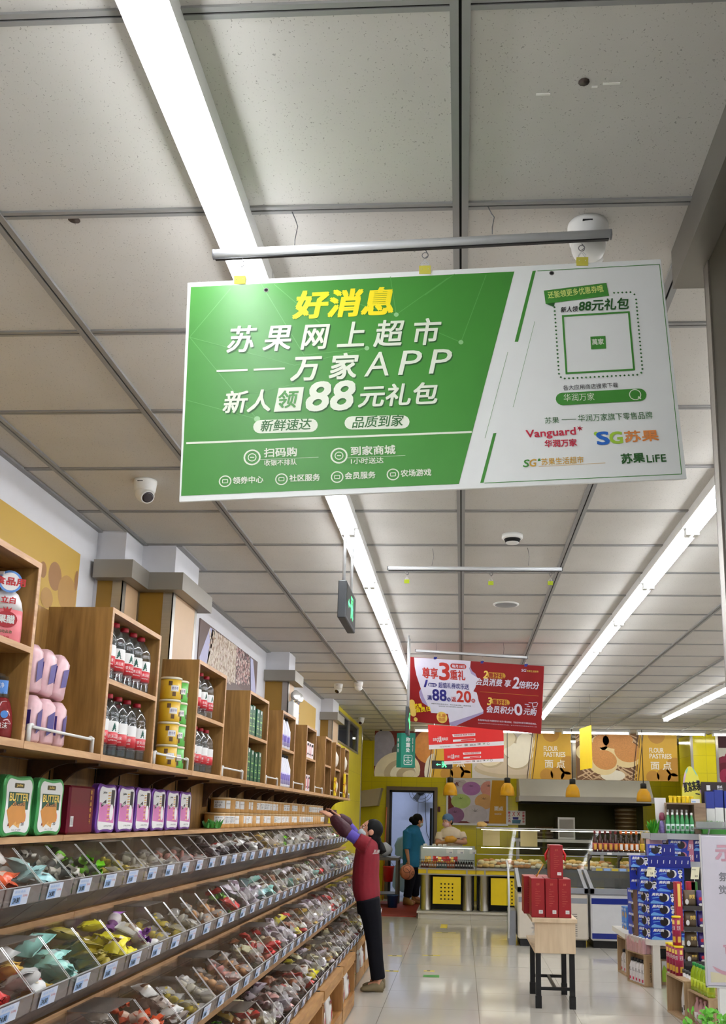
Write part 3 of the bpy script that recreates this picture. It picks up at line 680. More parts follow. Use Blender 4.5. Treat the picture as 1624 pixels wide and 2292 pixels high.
# ---- two red anniversary banners further back
RBN = mat('bright red banner', (226, 44, 40), .5)
for k, (c4, Y, l0, lab) in enumerate(((((957, 1622), (1126, 1632), (1127, 1668), (959.5, 1677.5)), 9.6, 1666, 'wider red banner with white foot, upper of two under the red sign'), (((992.5, 1674), (1127, 1668), (1126.5, 1704.8), (994, 1711.5)), 10.4, 1702, 'narrower red banner with white foot, lower of two under the red sign'))):
    P4 = [on_y(x, y, Y) for x, y in c4]; B_ = Plane(P4[3], P4[2]-P4[3], (0, 0, 1))
    t = thing('hanging_banner', lab, 'banner', (P4[2]+P4[3])/2)
    fr = P4; bk = [p+Vector((0, .005, 0)) for p in P4]
    MB(RBN).add(fr+bk, [(3, 2, 1, 0), (4, 5, 6, 7)]+[(i, (i+1) % 4, 4+(i+1) % 4, 4+i) for i in range(4)]).build('sheet', t)
    (xa, ya), (xb, yb) = c4[3], c4[2]; s = (xb-xa)/168
    b = MB(PAPERW); b.pp(B_, [(xa, ya), (xb, yb), (xb, yb-9*s), (xa-.2, ya-10*s)], PAPERW)
    f = lambda dx, dy: (xa+dx*s, ya-dy*s-dx*s*.055)
    b.pp(B_, [f(52, 31), f(104, 31), f(104, 25), f(54, 25)], PAPERW); b.pp(B_, [f(54, 19), f(104, 19), f(104, 14), f(54, 14)], PAPERW); b.pp(B_, [f(72, 18), f(102, 18), f(102, 15), f(72, 15)], RBN, .0014)
    b.build('white_print', t)
    b = MB(PAPERW); b.ptext(B_, '京东', f(9, 18), f(18, 18), 7*s, PAPERW, .02); b.ptext(B_, '六周', f(19, 15), f(28, 15), 13*s, PAPERW, .03); b.ptext(B_, '周年庆', f(29, 18), f(43, 18), 7*s, PAPERW, .02)
    b.ptext(B_, '购物享优惠 满减券 双倍积分', f(57, 26.5), f(101, 26.5), 4*s, RED, .01)
    b.ptext(B_, 'Vanguard', f(60, 3), f(74, 3), 4*s, CRIM, .01); b.ptext(B_, '苏果', f(80, 3), f(87, 3), 4.5*s, INK, .02); b.ptext(B_, '苏果 LiFE', f(92, 3), f(105, 3), 3.5*s, INK, .02); b.ptext(B_, '华润万家 苏果生活超市', f(24, 3), f(48, 3), 2.6*s, GREYI)
    b.ptext(B_, '万家', f(109, 4), f(116, 4), 4*s, INK, .02); b.ptext(B_, 'V', f(121, 4), f(126, 4), 4*s, GRN, .02); b.ring(B_, B_.uv(*f(133, 5.5)), .014*(Y/9.6)*.9, .003, GREYI, .0014)
    b.build('lettering', t)
    for i, u in enumerate((.08, .92)):
        P = P4[0]+(P4[1]-P4[0])*u; strand('hanging_wire', [Vector((P.x, P.y+.003, CEIL)), P+Vector((0, .003, 0))], .0013, '%s thin wire holding the %s red banner' % (('left', 'right')[i], ('upper', 'lower')[k]), 'wire')

# ---- exit signs on poles, weigh station sign
EXM = mat('dark exit sign housing', (58, 62, 66), .4); EXG = glow('green exit light', (.10, .85, .30), .9)
def runner(b, pl, a, c, h):   # arrow, doorway and running figure
    q = lambda P: b.uvpoly(pl, [(a+x*h, c+y*h) for x, y in P], EXG, .001)
    q([(-.95, 0), (-.72, .16), (-.72, .05), (-.35, .05), (-.35, -.05), (-.72, -.05), (-.72, -.16)])
    for P in ([(-.22, .36), (.3, .36), (.3, .29), (-.22, .29)], [(-.22, .36), (-.14, .36), (-.14, -.36), (-.22, -.36)], [(.22, .36), (.3, .36), (.3, -.36), (.22, -.36)]): q(P)
    b.disc(pl, (a+.02*h, c+.19*h), .06*h, EXG, .0014)
    for P in ([(-.08, .1), (.1, .14), (.14, -.08), (0, -.08)], [(0, -.05), (.12, -.05), (-.03, -.34), (-.12, -.3)], [(.08, -.06), (.15, -.02), (.3, -.2), (.42, -.22), (.4, -.29), (.24, -.26)], [(-.1, .12), (-.05, .12), (-.13, -.08), (-.2, -.04)], [(.1, .12), (.26, .0), (.34, .08), (.38, .03), (.26, -.08), (.08, .04)]): q(P)
def exit_edge(Y0, Y1, X0, X1, zt, h, lab):
    t = thing('exit_sign', lab, 'exit sign', ((X0+X1)/2, (Y0+Y1)/2, zt-h))
    MB(EXM).bbox(X0, X1, Y0, Y1, zt-h, zt, .004).build('housing', t)
    pl = Plane((X1+.001, Y0, zt-h/2), (0, 1, 0), (0, 0, 1)); b = MB(BLACK)
    b.uvpoly(pl, [(.015, -h*.42), (Y1-Y0-.015, -h*.42), (Y1-Y0-.015, h*.42), (.015, h*.42)], BLACK, .0002); b.build('face', t)
    b = MB(EXG); runner(b, pl, (Y1-Y0)*.55, 0, h*.85); b.build('running_man', t)
    for y, nm in ((Y0+.05, 'pole'), (Y1-.05, 'pole')): MB(ALU).tube([((X0+X1)/2, y, zt), ((X0+X1)/2, y, CEIL)], .008, 10).build('pole', t)
ze = on_y(773, 1298, 4.35).z; xr = on_y(774, 1350, 4.35).x; xl = on_y(755, 1350, 4.35).x
exit_edge(4.35, 4.75, xl, xr, ze, .185, 'dark exit sign seen edge-on, hanging on two poles below the green sign')
ze = on_y(911, 1580, 7.75).z
exit_edge(7.75, 8.0, on_y(907, 1600, 7.75).x, on_y(914, 1600, 7.75).x, ze, .23, 'dark exit sign seen edge-on beside the left end of the red sign')
YW = 8.06
TEAL = mat('teal green sign', (16, 132, 108), .4)
w0, w1 = on_y(893, 1640, YW), on_y(928, 1718, YW); xm = on_y(898, 1640, YW).x; zt, zb = w0.z, w1.z
t = thing('weighing_sign', 'small teal three-sided hanging sign for the weighing counter', 'sign', ((w0.x+w1.x)/2, YW, zb))
MB(TEAL).prism([(w0.x-.022, YW+.04), (xm, YW), (w1.x, YW+.012), (w1.x-.02, YW+.12)], 'z', zb, zt).build('body', t)
pl = Plane((xm, YW, zb), (w1.x-xm, .012, 0), (0, 0, 1)); W_ = w1.x-xm; H_ = zt-zb
b = MB(PAPERW)
for i, ch in enumerate('称重处'): b.uvtext(pl, ch, W_*.34, H_*(.74-i*.15), W_*.3, H_*.125, PAPERW, .02)
for i, ch in enumerate('WEIGHING SECTION'.split()): b.uvtext(pl, ch, W_*.78, H_*(.86 if not i else .64), H_*.18, W_*.07, PAPERW, .02, 0, .0014, -math.pi/2)
b.rrect(pl, W_*.2, W_*.8, H_*.08, H_*.36, W_*.08, PAPERW, .001, 4, W_*.035)
for P in (((.5, .13), (.5, .31)), ((.32, .28), (.68, .28)), ((.4, .13), (.6, .13))):
    (x0, y0), (x1, y1) = P; b.uvpoly(pl, [(W_*(x0-.02), H_*y0), (W_*(x1+.02), H_*y0), (W_*(x1+.02), H_*y1+.004), (W_*(x0-.02), H_*y1+.004)], PAPERW, .0014)
for x in (.34, .66): b.ring(pl, (W_*x, H_*.22), W_*.11, W_*.035, PAPERW, .0014, 8, math.pi, 2*math.pi)
b.build('lettering', t)
pl = Plane((w0.x-.022, YW+.04, zb), (xm-w0.x+.022, -.04, 0), (0, 0, 1)); b = MB(PAPERW)
for i, ch in enumerate('称重处'): b.uvtext(pl, ch, .012, H_*(.74-i*.15), .018, H_*.11, PAPERW, .02)
b.build('side_lettering', t)
MB(ALU).tube([(on_y(911, 1640, YW).x, YW+.05, zt), (on_y(911, 1640, YW).x, YW+.05, CEIL)], .008, 10).build('pole', t)

# ---- ceiling fittings
LENS = mat('dark violet lens', (30, 14, 26), .1, spec=.8)
def cctv(loc, aim, lab):
    t = thing('security_camera', lab, 'camera', loc)
    MB(WHITE).lathe([(.052, 0), (.053, -.012), (.048, -.05), (.044, -.056)], 24).build('mount', t, False)
    d = Vector(aim).normalized(); Rm = d.to_track_quat('Z', 'Y').to_matrix()
    c = Vector((0, 0, -.062))
    MB(WHITE).ell(c, (.044, .044, .044), 24, 14).build('ball', t, False)
    MB(LENS).lathe([(.027, .03), (.027, .043), (.02, .046)], 20, c, M=Rm).build('lens', t, False)
    MB(WHITE).lathe([(.033, .02), (.033, .04), (.0275, .0435), (.0275, .03)], 20, c, M=Rm).build('bezel', t, False)
    MB(INK).box(-.02, .005, -.0535, -.048, -.02, -.017).build('maker_plate', t, False)
    return t
cctv(on_z(326, 1076, CEIL), (.55, -.5, -.62), 'white dome camera with dark lens, left of the green sign')
cctv(on_z(1315, 505, CEIL), (.25, .8, -.55), 'white dome camera behind the right end of the nearest rod')
cctv(on_z(757, 1531, CEIL), (-.3, -.6, -.7), 'small white dome camera on far ceiling, left one of the far pair')
cctv(on_z(802, 1526, CEIL), (.5, .3, -.7), 'small white dome camera on far ceiling, right one of the pair')
cctv(on_z(808, 1606, CEIL), (-.2, -.7, -.6), 'farthest small white dome camera near the yellow wall')
p = on_z(1146, 1197, CEIL); t = thing('smoke_detector', 'round white smoke detector on the ceiling above the bare rod', 'smoke detector', p)
MB(WHITE).lathe([(.056, 0), (.057, -.02), (.05, -.026)], 28).build('base', t, False); MB(WHITE).lathe([(.036, -.042), (.034, -.048), (.026, -.05)], 24).build('cap', t, False)
b = MB(DARK); b.lathe([(.046, -.024), (.036, -.044)], 24); b.build('grille', t, False)
p = on_z(1132, 1352, CEIL); t = thing('ceiling_speaker', 'round flush ceiling speaker with grey grille', 'speaker', p)
MB(WHITE).lathe([(.092, 0), (.092, -.006), (.083, -.008)], 36).build('rim', t, False); MB(mat('perforated grey grille', (140, 140, 140), .6, var=.3, scale=400)).lathe([(.08, -.004), (.078, -.0095), (.02, -.011)], 36).build('grille', t, False)
# ================================================================ LEFT WALL: CABINETS, SHELVES, BINS
XP, XF, ZS = -1.69, -1.42, 1.78       # back panel face, cabinet fronts, shelf top
CAB = [(2.38, 2.985), (3.65, 4.28), (4.94, 5.55), (6.20, 6.83), (7.385, 7.97), (8.58, 9.16), (9.79, 10.27), (10.61, 11.06), (11.45, 11.88)]
POSW = ['at the left picture edge', 'holding two layers of big water bottles', 'second along, holding fewer water bottles', 'holding green cartons', 'holding purple-labelled bottles', 'holding pink and white boxes', 'standing empty far along the wall', 'holding a round white bag, second last', 'last one, before the yellow wall']
def edged(b, x0, x1, y0, y1, z0, z1, m):  # board with a pale edge band on its front
    b.box(x0, x1-.003, y0, y1, z0, z1, m); b.box(x1-.003, x1, y0, y1, z0, z1, WOODE)
for k, (y0, y1) in enumerate(CAB):
    t = thing('wall_cabinet', 'open two-level oak wall cabinet '+POSW[k], 'cabinet', (-1.5, (y0+y1)/2, ZS-.025))
    xb = -1.625 if k in (2, 5) else XP
    for y in (y0, y1-.02):
        b = MB(WOODP); edged(b, xb, XF, y, y+.02, ZS-.0, 2.375, WOODP); b.build('side_panel', t)
    for nm, z in (('top_panel', 2.355), ('middle_shelf', 2.065), ('bottom_panel', ZS-.025)):
        b = MB(WOODS); edged(b, xb, XF, y0+(0 if z < 1.8 else .02), y1-(0 if z < 1.8 else .02), z, z+(.02 if z > 1.8 else .025), WOODS); b.build(nm, t)
    MB(WOODP).box(xb-.006, xb+.004, y0+.02, y1-.02, ZS, 2.355).build('back_panel', t)
def bracket(b, y):
    P = [(XP+.002, ZS-.027)]+[(XF-.08, ZS-.027), (XF-.08, ZS-.037)]
    for i in range(1, 7):
        a = math.pi/2*i/7; P.append((XF-.08-.165*math.sin(a), ZS-.037-.13*(1-math.cos(a))))
    P += [(XP+.03, ZS-.175), (XP+.002, ZS-.18)]
    b.prism(P, 'y', y-.009, y+.009, WOODK)
GAPS = [(2.985, 3.65), (4.28, 4.94), (5.55, 6.2), (6.83, 7.385), (7.97, 8.58), (9.16, 9.79), (10.27, 10.61), (11.06, 11.45), (11.88, 12.15)]
for k, (y0, y1) in enumerate(GAPS):
    t = thing('wall_shelf', 'oak wall shelf with white guard rail, %s between the cabinets from the left' % nth(k), 'shelf', (-1.55, (y0+y1)/2, ZS-.025))
    b = MB(WOODS); edged(b, XP, XF, y0+.003, y1-.003, ZS-.025, ZS, WOODS); b.build('shelf_board', t)
    if k not in (2, 5): MB(WOODP).box(XP-.012, XP+.003, y0+.002, y1-.002, ZS, 2.36).build('back_panel', t)
    MB(DARK).box(XP+.003, XP+.006, (y0+y1)/2-.22*(y1-y0), (y0+y1)/2-.22*(y1-y0)+.008, 1.9, 2.3).build('slot', t)
    ya, yb = y0+.05, y1-.07
    MB(WHITE).tube([(XF-.012, ya, ZS+.052), (XF-.012, yb, ZS+.052)], .0055, 8).build('guard_rail', t); gr = COL.objects[-1]
    for y in (ya, yb): MB(WHITE).tube([(XF-.012, y, ZS), (XF-.012, y, ZS+.056), (XF-.012, y+(.02 if y == ya else -.02), ZS+.056)], .009, 8).build('rail_post', gr)
    for y in (y0+.04, y1-.04, y1+.2)[:3 if k < 8 else 2]:
        b = MB(WOODK); bracket(b, y); b.build('bracket', t)
# gondola bays with ledge and four sloping tiers
TIER = [(-1.337, 1.330, 1.275, -1.45, 1.190, -1.66, 1.437), (-1.20, 1.055, 1.003, -1.31, .917, -1.445, 1.172), (-1.05, .785, .733, -1.16, .652, -1.305, .905), (-.93, .500, .448, -1.04, .372, -1.30, .62)]
TW = ['top', 'second', 'third', 'lowest']
JY = [2.35, 3.6, 4.85, 6.1, 7.35, 8.6, 9.85, 11.1, 12.1]
LEDX, LEDZ = -1.52, 1.468
PANELD = grid_mat('dark plank back panel', (184, 148, 114), (84, 64, 48), (.25, .11), .5, axes=('Y', 'Z'), jw=.004, var=.25, nscale=5)
for k in range(8):
    y0, y1 = JY[k]+.002, JY[k+1]-.002
    t = thing('snack_gondola', 'oak gondola bay for bulk snacks, %s of eight along the left wall' % nth(k), 'shelving unit', (-1.4, (y0+y1)/2, 0))
    MB(WOODP).box(XP-.03, XP, y0, y1, LEDZ-.02, ZS-.03).build('back_panel', t); MB(PANELD).box(XP-.03, XP, y0, y1, 0, LEDZ-.03).build('lower_panel', t)
    for f in (.16, .20, .55, .80): MB(DARK).box(XP, XP+.003, y0+f*1.25, y0+f*1.25+.008, LEDZ+.02, ZS-.03).build('slot', t)
    b = MB(WOODS); edged(b, XP, LEDX, y0, y1, LEDZ-.022, LEDZ, WOODS); b.build('ledge_board', t)
    for (xl, zt, zl, xs, zs, xb, ztop) in TIER:
        b = MB(WOODS); edged(b, XP, xs, y0, y1, zs-.026, zs, WOODS); b.build('shelf_board', t)
    MB(DARK).box(XP, -1.075, y0, y0+.03, 0, .345).build('upright', t)
# acrylic bins
ACE = clear('acrylic edge', (240, 240, 240), .25, .12, haze=.45, hz=(235, 235, 235))
TAGW = mat('price tag white', (214, 224, 244), .35); TAGB = mat('price tag blue', (150, 186, 236), .35)
BINW = .243
def make_bin(T, lab, lid):
    xl, zt, zl, xs, zs, xb, ztop = TIER[T]
    t = thing('acrylic_bin', lab, 'bin'); b = MB(ACR); q = .003
    prof = [(xl-.004, zt), (xl-.012, zl), (xs-.01, zs+.004), (xb, zs+.004), (xb, ztop), (xl-.112, ztop)]
    ox, oz = xs, zs
    L = lambda P: [(p[0]-ox, p[1]-oz) for p in P]
    for y in (0, BINW-q): b.prism(L(prof), 'y', y, y+q, ACR)
    def sheet(p, r, m=ACR):
        (a, c), (d, e) = L([p, r]); n = Vector((e-c, 0, a-d)).normalized()*q
        vs = [(a, q, c), (d, q, e), (d, BINW-q, e), (a, BINW-q, c)]; vs += [(v[0]+n.x, v[1], v[2]+n.z) for v in vs]
        b.m(m).add(vs, [(0, 1, 2, 3), (7, 6, 5, 4), (0, 4, 5, 1), (2, 6, 7, 3), (1, 5, 6, 2), (0, 3, 7, 4)])
    sheet((xl, zt), (xl-.008, zl), ACS); sheet((xl-.012, zl), (xs-.01, zs+.004), ACS); sheet((xs-.01, zs+.004), (xb, zs+.004), ACR); sheet((xb, zs+.004), (xb, ztop))
    b.build('bin_body', t, False)
    b = MB(ACE)
    for y in (0, BINW-.004):
        a, c = L([(xl-.112, ztop)])[0]; d, e = L([(xl-.004, zt)])[0]
        b.add([(a, y, c), (a, y+.004, c), (d, y+.004, e), (d, y, e), (a, y, c+.002), (a, y+.004, c+.002), (d, y+.004, e+.002), (d, y, e+.002)], [(4, 5, 6, 7), (0, 3, 2, 1), (0, 4, 7, 3), (1, 2, 6, 5)])
    a, c = L([(xl, zt)])[0]; b.box(a-.004, a+.001, 0, BINW, c-.001, c+.0015)
    b.build('polished_edge', t, False)
    if lid:
        (a, c), (d, e) = L([(xb, ztop), (xl-.115, ztop)])
        MB(clear('brown acrylic lid', (190, 180, 170), .1, .12, haze=.25, hz=(170, 160, 150))).box(a, d, 0, BINW, c+.001, c+.005).build('lid', t, False)
    P0 = Vector((*L([(xl+.004, zt-.004)])[0],)); P1 = Vector((*L([(xl-.005, zl+.002)])[0],))
    pl = Plane((P1.x+.0015, .0, P1.y), (0, 1, 0), (P0.x-P1.x, 0, P0.y-P1.y)); hh = (P0-P1).length
    b = MB(TAGW); b.slab(pl, .035, .145, 0, hh, .001, TAGW); b.uvpoly(pl, [(.038, .004), (.098, .004), (.098, hh*.62), (.038, hh*.62)], TAGB, .0004)
    pt = b.build('price_tag', t, False); b = MB(INK)
    b.uvtext(pl, '24.80', .045, .008, .042, hh*.32, INK, .02, 0, .0008); b.uvtext(pl, '元/500g', .104, hh*.45, .032, hh*.16, RED, 0, 0, .0008)
    b.uvtext(pl, '散装食品', .045, hh*.74, .07, hh*.16, TAGB, 0, 0, .0008)
    b.build('price_print', pt, False)
    return t
BINS = {}   # (tier, n) -> y start
START = [(2.55, 36), (2.50, 36), (2.75, 35), (4.05, 30)]
BROOT = {}
for T in range(4):
    ys, n = START[T]
    for i in range(n):
        lid = (i*7+T*3) % 5 == 0
        lab = 'clear acrylic snack bin%s, %s from the left on the %s tier' % (' with lid flap' if lid else '', nth(i), TW[T])
        y = ys+.25*i; loc = (TIER[T][3], y, TIER[T][4]); key = (T, lid)
        if key not in BROOT: BROOT[key] = make_bin(T, lab, lid); BROOT[key].location = loc; BROOT[key]['group'] = 'acrylic bins on the %s tier' % TW[T]
        else: dup(BROOT[key], loc, None, lab)
        BINS[(T, i)] = y

# ---- wrapped snacks in the bins
def pk(nm, c, c2=None, rough=.28): # shiny wrapper colours
    c = tuple(min(250, v*1.1+6) for v in c)
    return (mat('wrapper '+nm, c, rough, var=.18, scale=40, spec=.6), mat('wrapper print '+(nm), c2 or c, rough, var=.3, scale=70), mat('wrapper accent '+nm, [v*.45 for v in (c2 or c)] if sum(c2 or c) > 330 else (236, 226, 200), rough))
W = dict(orange=pk('orange', (206, 84, 44), (240, 200, 180)), blue=pk('pale blue', (168, 212, 218), (214, 236, 238)), white=pk('white', (226, 220, 214), (120, 86, 60)),
         spot=pk('spotted', (222, 212, 200), (40, 34, 34)), green=pk('green', (110, 184, 36), (40, 60, 20)), teal=pk('teal', (150, 206, 196), (216, 240, 232)), redw=pk('red and white', (226, 222, 218), (176, 40, 36)),
         yellow=pk('yellow', (222, 204, 36), (90, 60, 20)), olive=pk('olive', (150, 134, 44), (70, 52, 30)), purple=pk('purple', (150, 92, 168), (220, 210, 220)), dark=pk('dark', (52, 40, 44), (226, 220, 220)),
         red=pk('red', (190, 36, 34), (240, 220, 200)), cream=pk('cream', (232, 216, 176), (200, 140, 80)), lilac=pk('lilac', (206, 196, 210), (130, 100, 120)), brown=pk('brown', (142, 84, 52), (220, 190, 160)),
         grey=pk('grey', (170, 158, 148), (220, 214, 206)), navy=pk('navy', (48, 44, 130), (210, 210, 230)), pink=pk('pink', (232, 164, 158), (250, 220, 214)), gold=pk('gold', (216, 176, 80), (150, 90, 30)))
CLW = clear('clear wrapper film', (244, 243, 243), .16, .16, haze=.28, hz=(245, 243, 242))  # whitish haze paints the cellophane's highlights into the film colour
JEL = {k: mat('jelly '+k, c, .2, spec=.6) for k, c in dict(yellow=(218, 196, 74), white=(226, 220, 206), peach=(236, 176, 120), pink=(232, 158, 150)).items()}
def pillow(b, m, l, w_, th, seed, M):
    """a sealed flat packet: puffed middle, flat crimped ends"""
    r = random.Random(seed); nx, ny = 9, 6; T, B_ = [], []
    for i in range(nx):
        u = -1+2*i/(nx-1); end = abs(u) > .86
        for j in range(ny):
            v = -1+2*j/(ny-1)
            z = th*max(0, 1-(abs(u)/.86)**2.4)**.6*max(0, 1-abs(v)**2.6)**.7 if not end else 0
            z += (r.random()-.5)*th*.45*(1 if not end else .3)
            wz = (1-.12*(1-abs(u))) if not end else 1.0+.03*(j % 2)
            d = (r.random()-.5)*.004 if end else 0
            T.append((u*l/2, v*w_/2*wz, z+d+.0006)); B_.append((u*l/2, v*w_/2*wz, -z*.8+d-.0006))
    vs = [M @ Vector(v) for v in T+B_]; n = nx*ny; fs = []
    for i in range(nx-1):
        for j in range(ny-1):
            a = i*ny+j; fs.append((a, a+ny, a+ny+1, a+1)); fs.append((n+a, n+a+1, n+a+ny+1, n+a+ny))
    E = [i*ny for i in range(nx)]+[(nx-1)*ny+j for j in range(1, ny)]+[i*ny+ny-1 for i in range(nx-2, -1, -1)]+[j for j in range(ny-2, 0, -1)]
    for i in range(len(E)): a, c = E[i], E[(i+1) % len(E)]; fs.append((a, c, n+c, n+a))
    b.m(m[0]).add(vs, fs[:], True)
    P = [M @ (Vector(v)+Vector((0, 0, .0012))) for v in T]; f2 = []
    for i in range(3, nx-4):
        for j in range(1, ny-2): f2.append((i*ny+j, (i+1)*ny+j, (i+1)*ny+j+1, i*ny+j+1))
    b.m(m[1]).add(P, f2, True)
    j0 = r.randrange(1, ny-2); b.m(m[2]).add([M @ (Vector(T[i*ny+j])+Vector((0, 0, .002))) for i in (2, 3) for j in (j0, j0+1)], [(0, 2, 3, 1)], True)
    b.add([M @ (Vector(T[i*ny+j])+Vector((0, 0, .002))) for i in (5, 6) for j in (1, 2)], [(0, 2, 3, 1)], True)
def twist(b, m, l, w_, seed, M):
    """a twist-wrapped sweet: round middle, fanned ends"""
    r = random.Random(seed); R_ = []; n = 9
    for u, q in ((-1, 1.0), (-.72, .85), (-.5, .28), (-.32, .85), (-.1, 1.0), (.15, 1.0), (.34, .85), (.5, .28), (.72, .85), (1, 1.0)):
        fan = abs(u) > .6
        R_.append([M @ Vector((u*l/2, w_/2*q*math.cos(2*math.pi*k/n)*(1.1 if fan else 1), w_/2*q*math.sin(2*math.pi*k/n)*(.35 if fan else .8)+((-1)**k*.006 if fan else 0)+(r.random()-.5)*.004)) for k in range(n)])
    b.m(m[0]).rings(R_[:4], False, True); b.m(m[1]).rings(R_[3:7], False, True); b.m(m[0]).rings(R_[6:], False, True)
def lump(b, m, s, seed, M):
    r = random.Random(seed); ph = [r.random()*6 for _ in range(4)]
    b.m(m).ell((0, 0, 0), (s, s*.8, s*.55), 9, 6, f=lambda v: 1+.18*math.sin(3*v.x+ph[0])+.15*math.sin(4*v.y+ph[1])+.1*math.sin(5*v.z+ph[2]))
    n = len(b.V); k = 8*0
def crumple(b, m, s, seed, M):
    """a loosely gathered clear bag"""
    r = random.Random(seed); R_ = []; n = 10
    for z, q in ((0, .55), (.25, 1.0), (.55, .95), (.85, .6), (1.05, .22), (1.3, .5), (1.55, .7)):
        R_.append([M @ Vector((s*q*math.cos(2*math.pi*k/n)*(1+.3*(r.random()-.5)), s*.75*q*math.sin(2*math.pi*k/n)*(1+.3*(r.random()-.5)), s*(z-.4)*.95)) for k in range(n)])
    b.m(m).rings(R_, False, False)
def spot(T, i, k, n, r):
    """where the k-th of n packets lies in bin i: a sloping bed"""
    xl, zt, zl, xs, zs, xb, ztop = TIER[T]; y = BINS[(T, i)]
    f = (k+.5)/n
    row = int(f*4); u = (row+.5+.3*(r.random()-.5))/4
    x = (xl-.045)+(max(xb, xl-.30)+.05-(xl-.045))*u
    yy = y+.05+(BINW-.1)*((k*.618+r.random()*.15) % 1)
    if x > xs: zb = zs+(zl-zs)*(x-xs)/(xl-xs)
    else: zb = zs
    lay = 1-.62*(k*3 % 5)/4.0
    bed = zt+.012+(ztop-.035-zt)*u
    z = zb+.03+(max(.02, bed-zb-.03))*lay
    return Vector((x, yy, z))
def tuck(b, n0, T, i, off=Vector((0, 0, 0))):
    """keep what lies in a bin inside its sheets"""
    xl, zt, zl, xs, zs, xb, ztop = TIER[T]; y0 = BINS[(T, i)]
    for k in range(n0, len(b.V)):
        v = Vector(b.V[k])+off
        v.y = min(max(v.y, y0+.009), y0+BINW-.009); v.x = min(max(v.x, xb+.009), xl-.02)
        f = zs+.011 if v.x < xs-.01 else zs+.011+(zl-zs+.004)*(v.x-xs+.01)/(xl-.002-xs)
        v.z = min(v.z, ztop-.006 if v.x < xs+.03 else ztop+.05)
        if v.z < f: v.z = f+.15*min(.02, f-v.z)
        b.V[k] = tuple(v-off)
def rotm(r, tilt=.32): return Matrix.Rotation(r.uniform(-3.1, 3.1), 4, 'Z') @ Matrix.Rotation(r.uniform(-tilt, tilt)-.35*0, 4, 'X') @ Matrix.Rotation(r.uniform(-tilt, tilt)+.35, 4, 'Y')
PLAN = {0: ['orange', 'orange grey', 'blue white blue', 'spot', 'green', 'jyellow', 'jyellow', 'jwhite', 'jwhite', 'jpink', 'jpink', 'dark', 'dark redw', 'dark redw', 'dark white', 'redw dark', 'dark white', 'gold', 'gold', 'cream', 'green white', 'white', 'cream white', 'white', 'cream lilac', 'red white', 'cream lilac', 'white lilac'],
        1: ['red', 'redw gold', 'teal', 'olive', 'yellow', 'purple white', 'jyellow', 'jyellow', 'jwhite', 'jpeach white', 'jpeach', 'red green', 'lilac', 'lilac', 'blue lilac', 'teal white', 'brown pink', 'cream brown', 'teal white', 'gold cream lilac', 'cream lilac', 'lilac brown', 'white cream'],
        2: ['navy', 'white', 'grey white', 'orange', 'white grey', 'jyellow white', 'jwhite', 'jpeach', 'jpink', 'jpeach', 'brown cream', 'red', 'red cream', 'lilac', 'lilac', 'yellow brown', 'white red', 'brown white', 'lilac gold', 'cream lilac', 'lilac', 'cream lilac'],
        3: ['lilac', 'lilac', 'green brown', 'gold brown', 'cream red', 'lilac dark', 'lilac pink', 'brown redw', 'brown', 'white red', 'yellow white', 'cream lilac', 'lilac cream', 'gold lilac', 'cream brown', 'white cream', 'lilac white']}
NEAR = {0: 14, 1: 12, 2: 9, 3: 5}
far = MB(CLW); near_n = 0
CNAME = dict(orange='orange', blue='pale blue', white='white', spot='black-spotted white', green='bright green', teal='pale teal', redw='red and white', yellow='yellow', olive='olive', purple='purple', dark='dark', red='red', cream='cream', lilac='lilac', brown='brown', grey='grey', navy='navy blue', pink='pink', gold='gold')
jelly = MB(CLW)
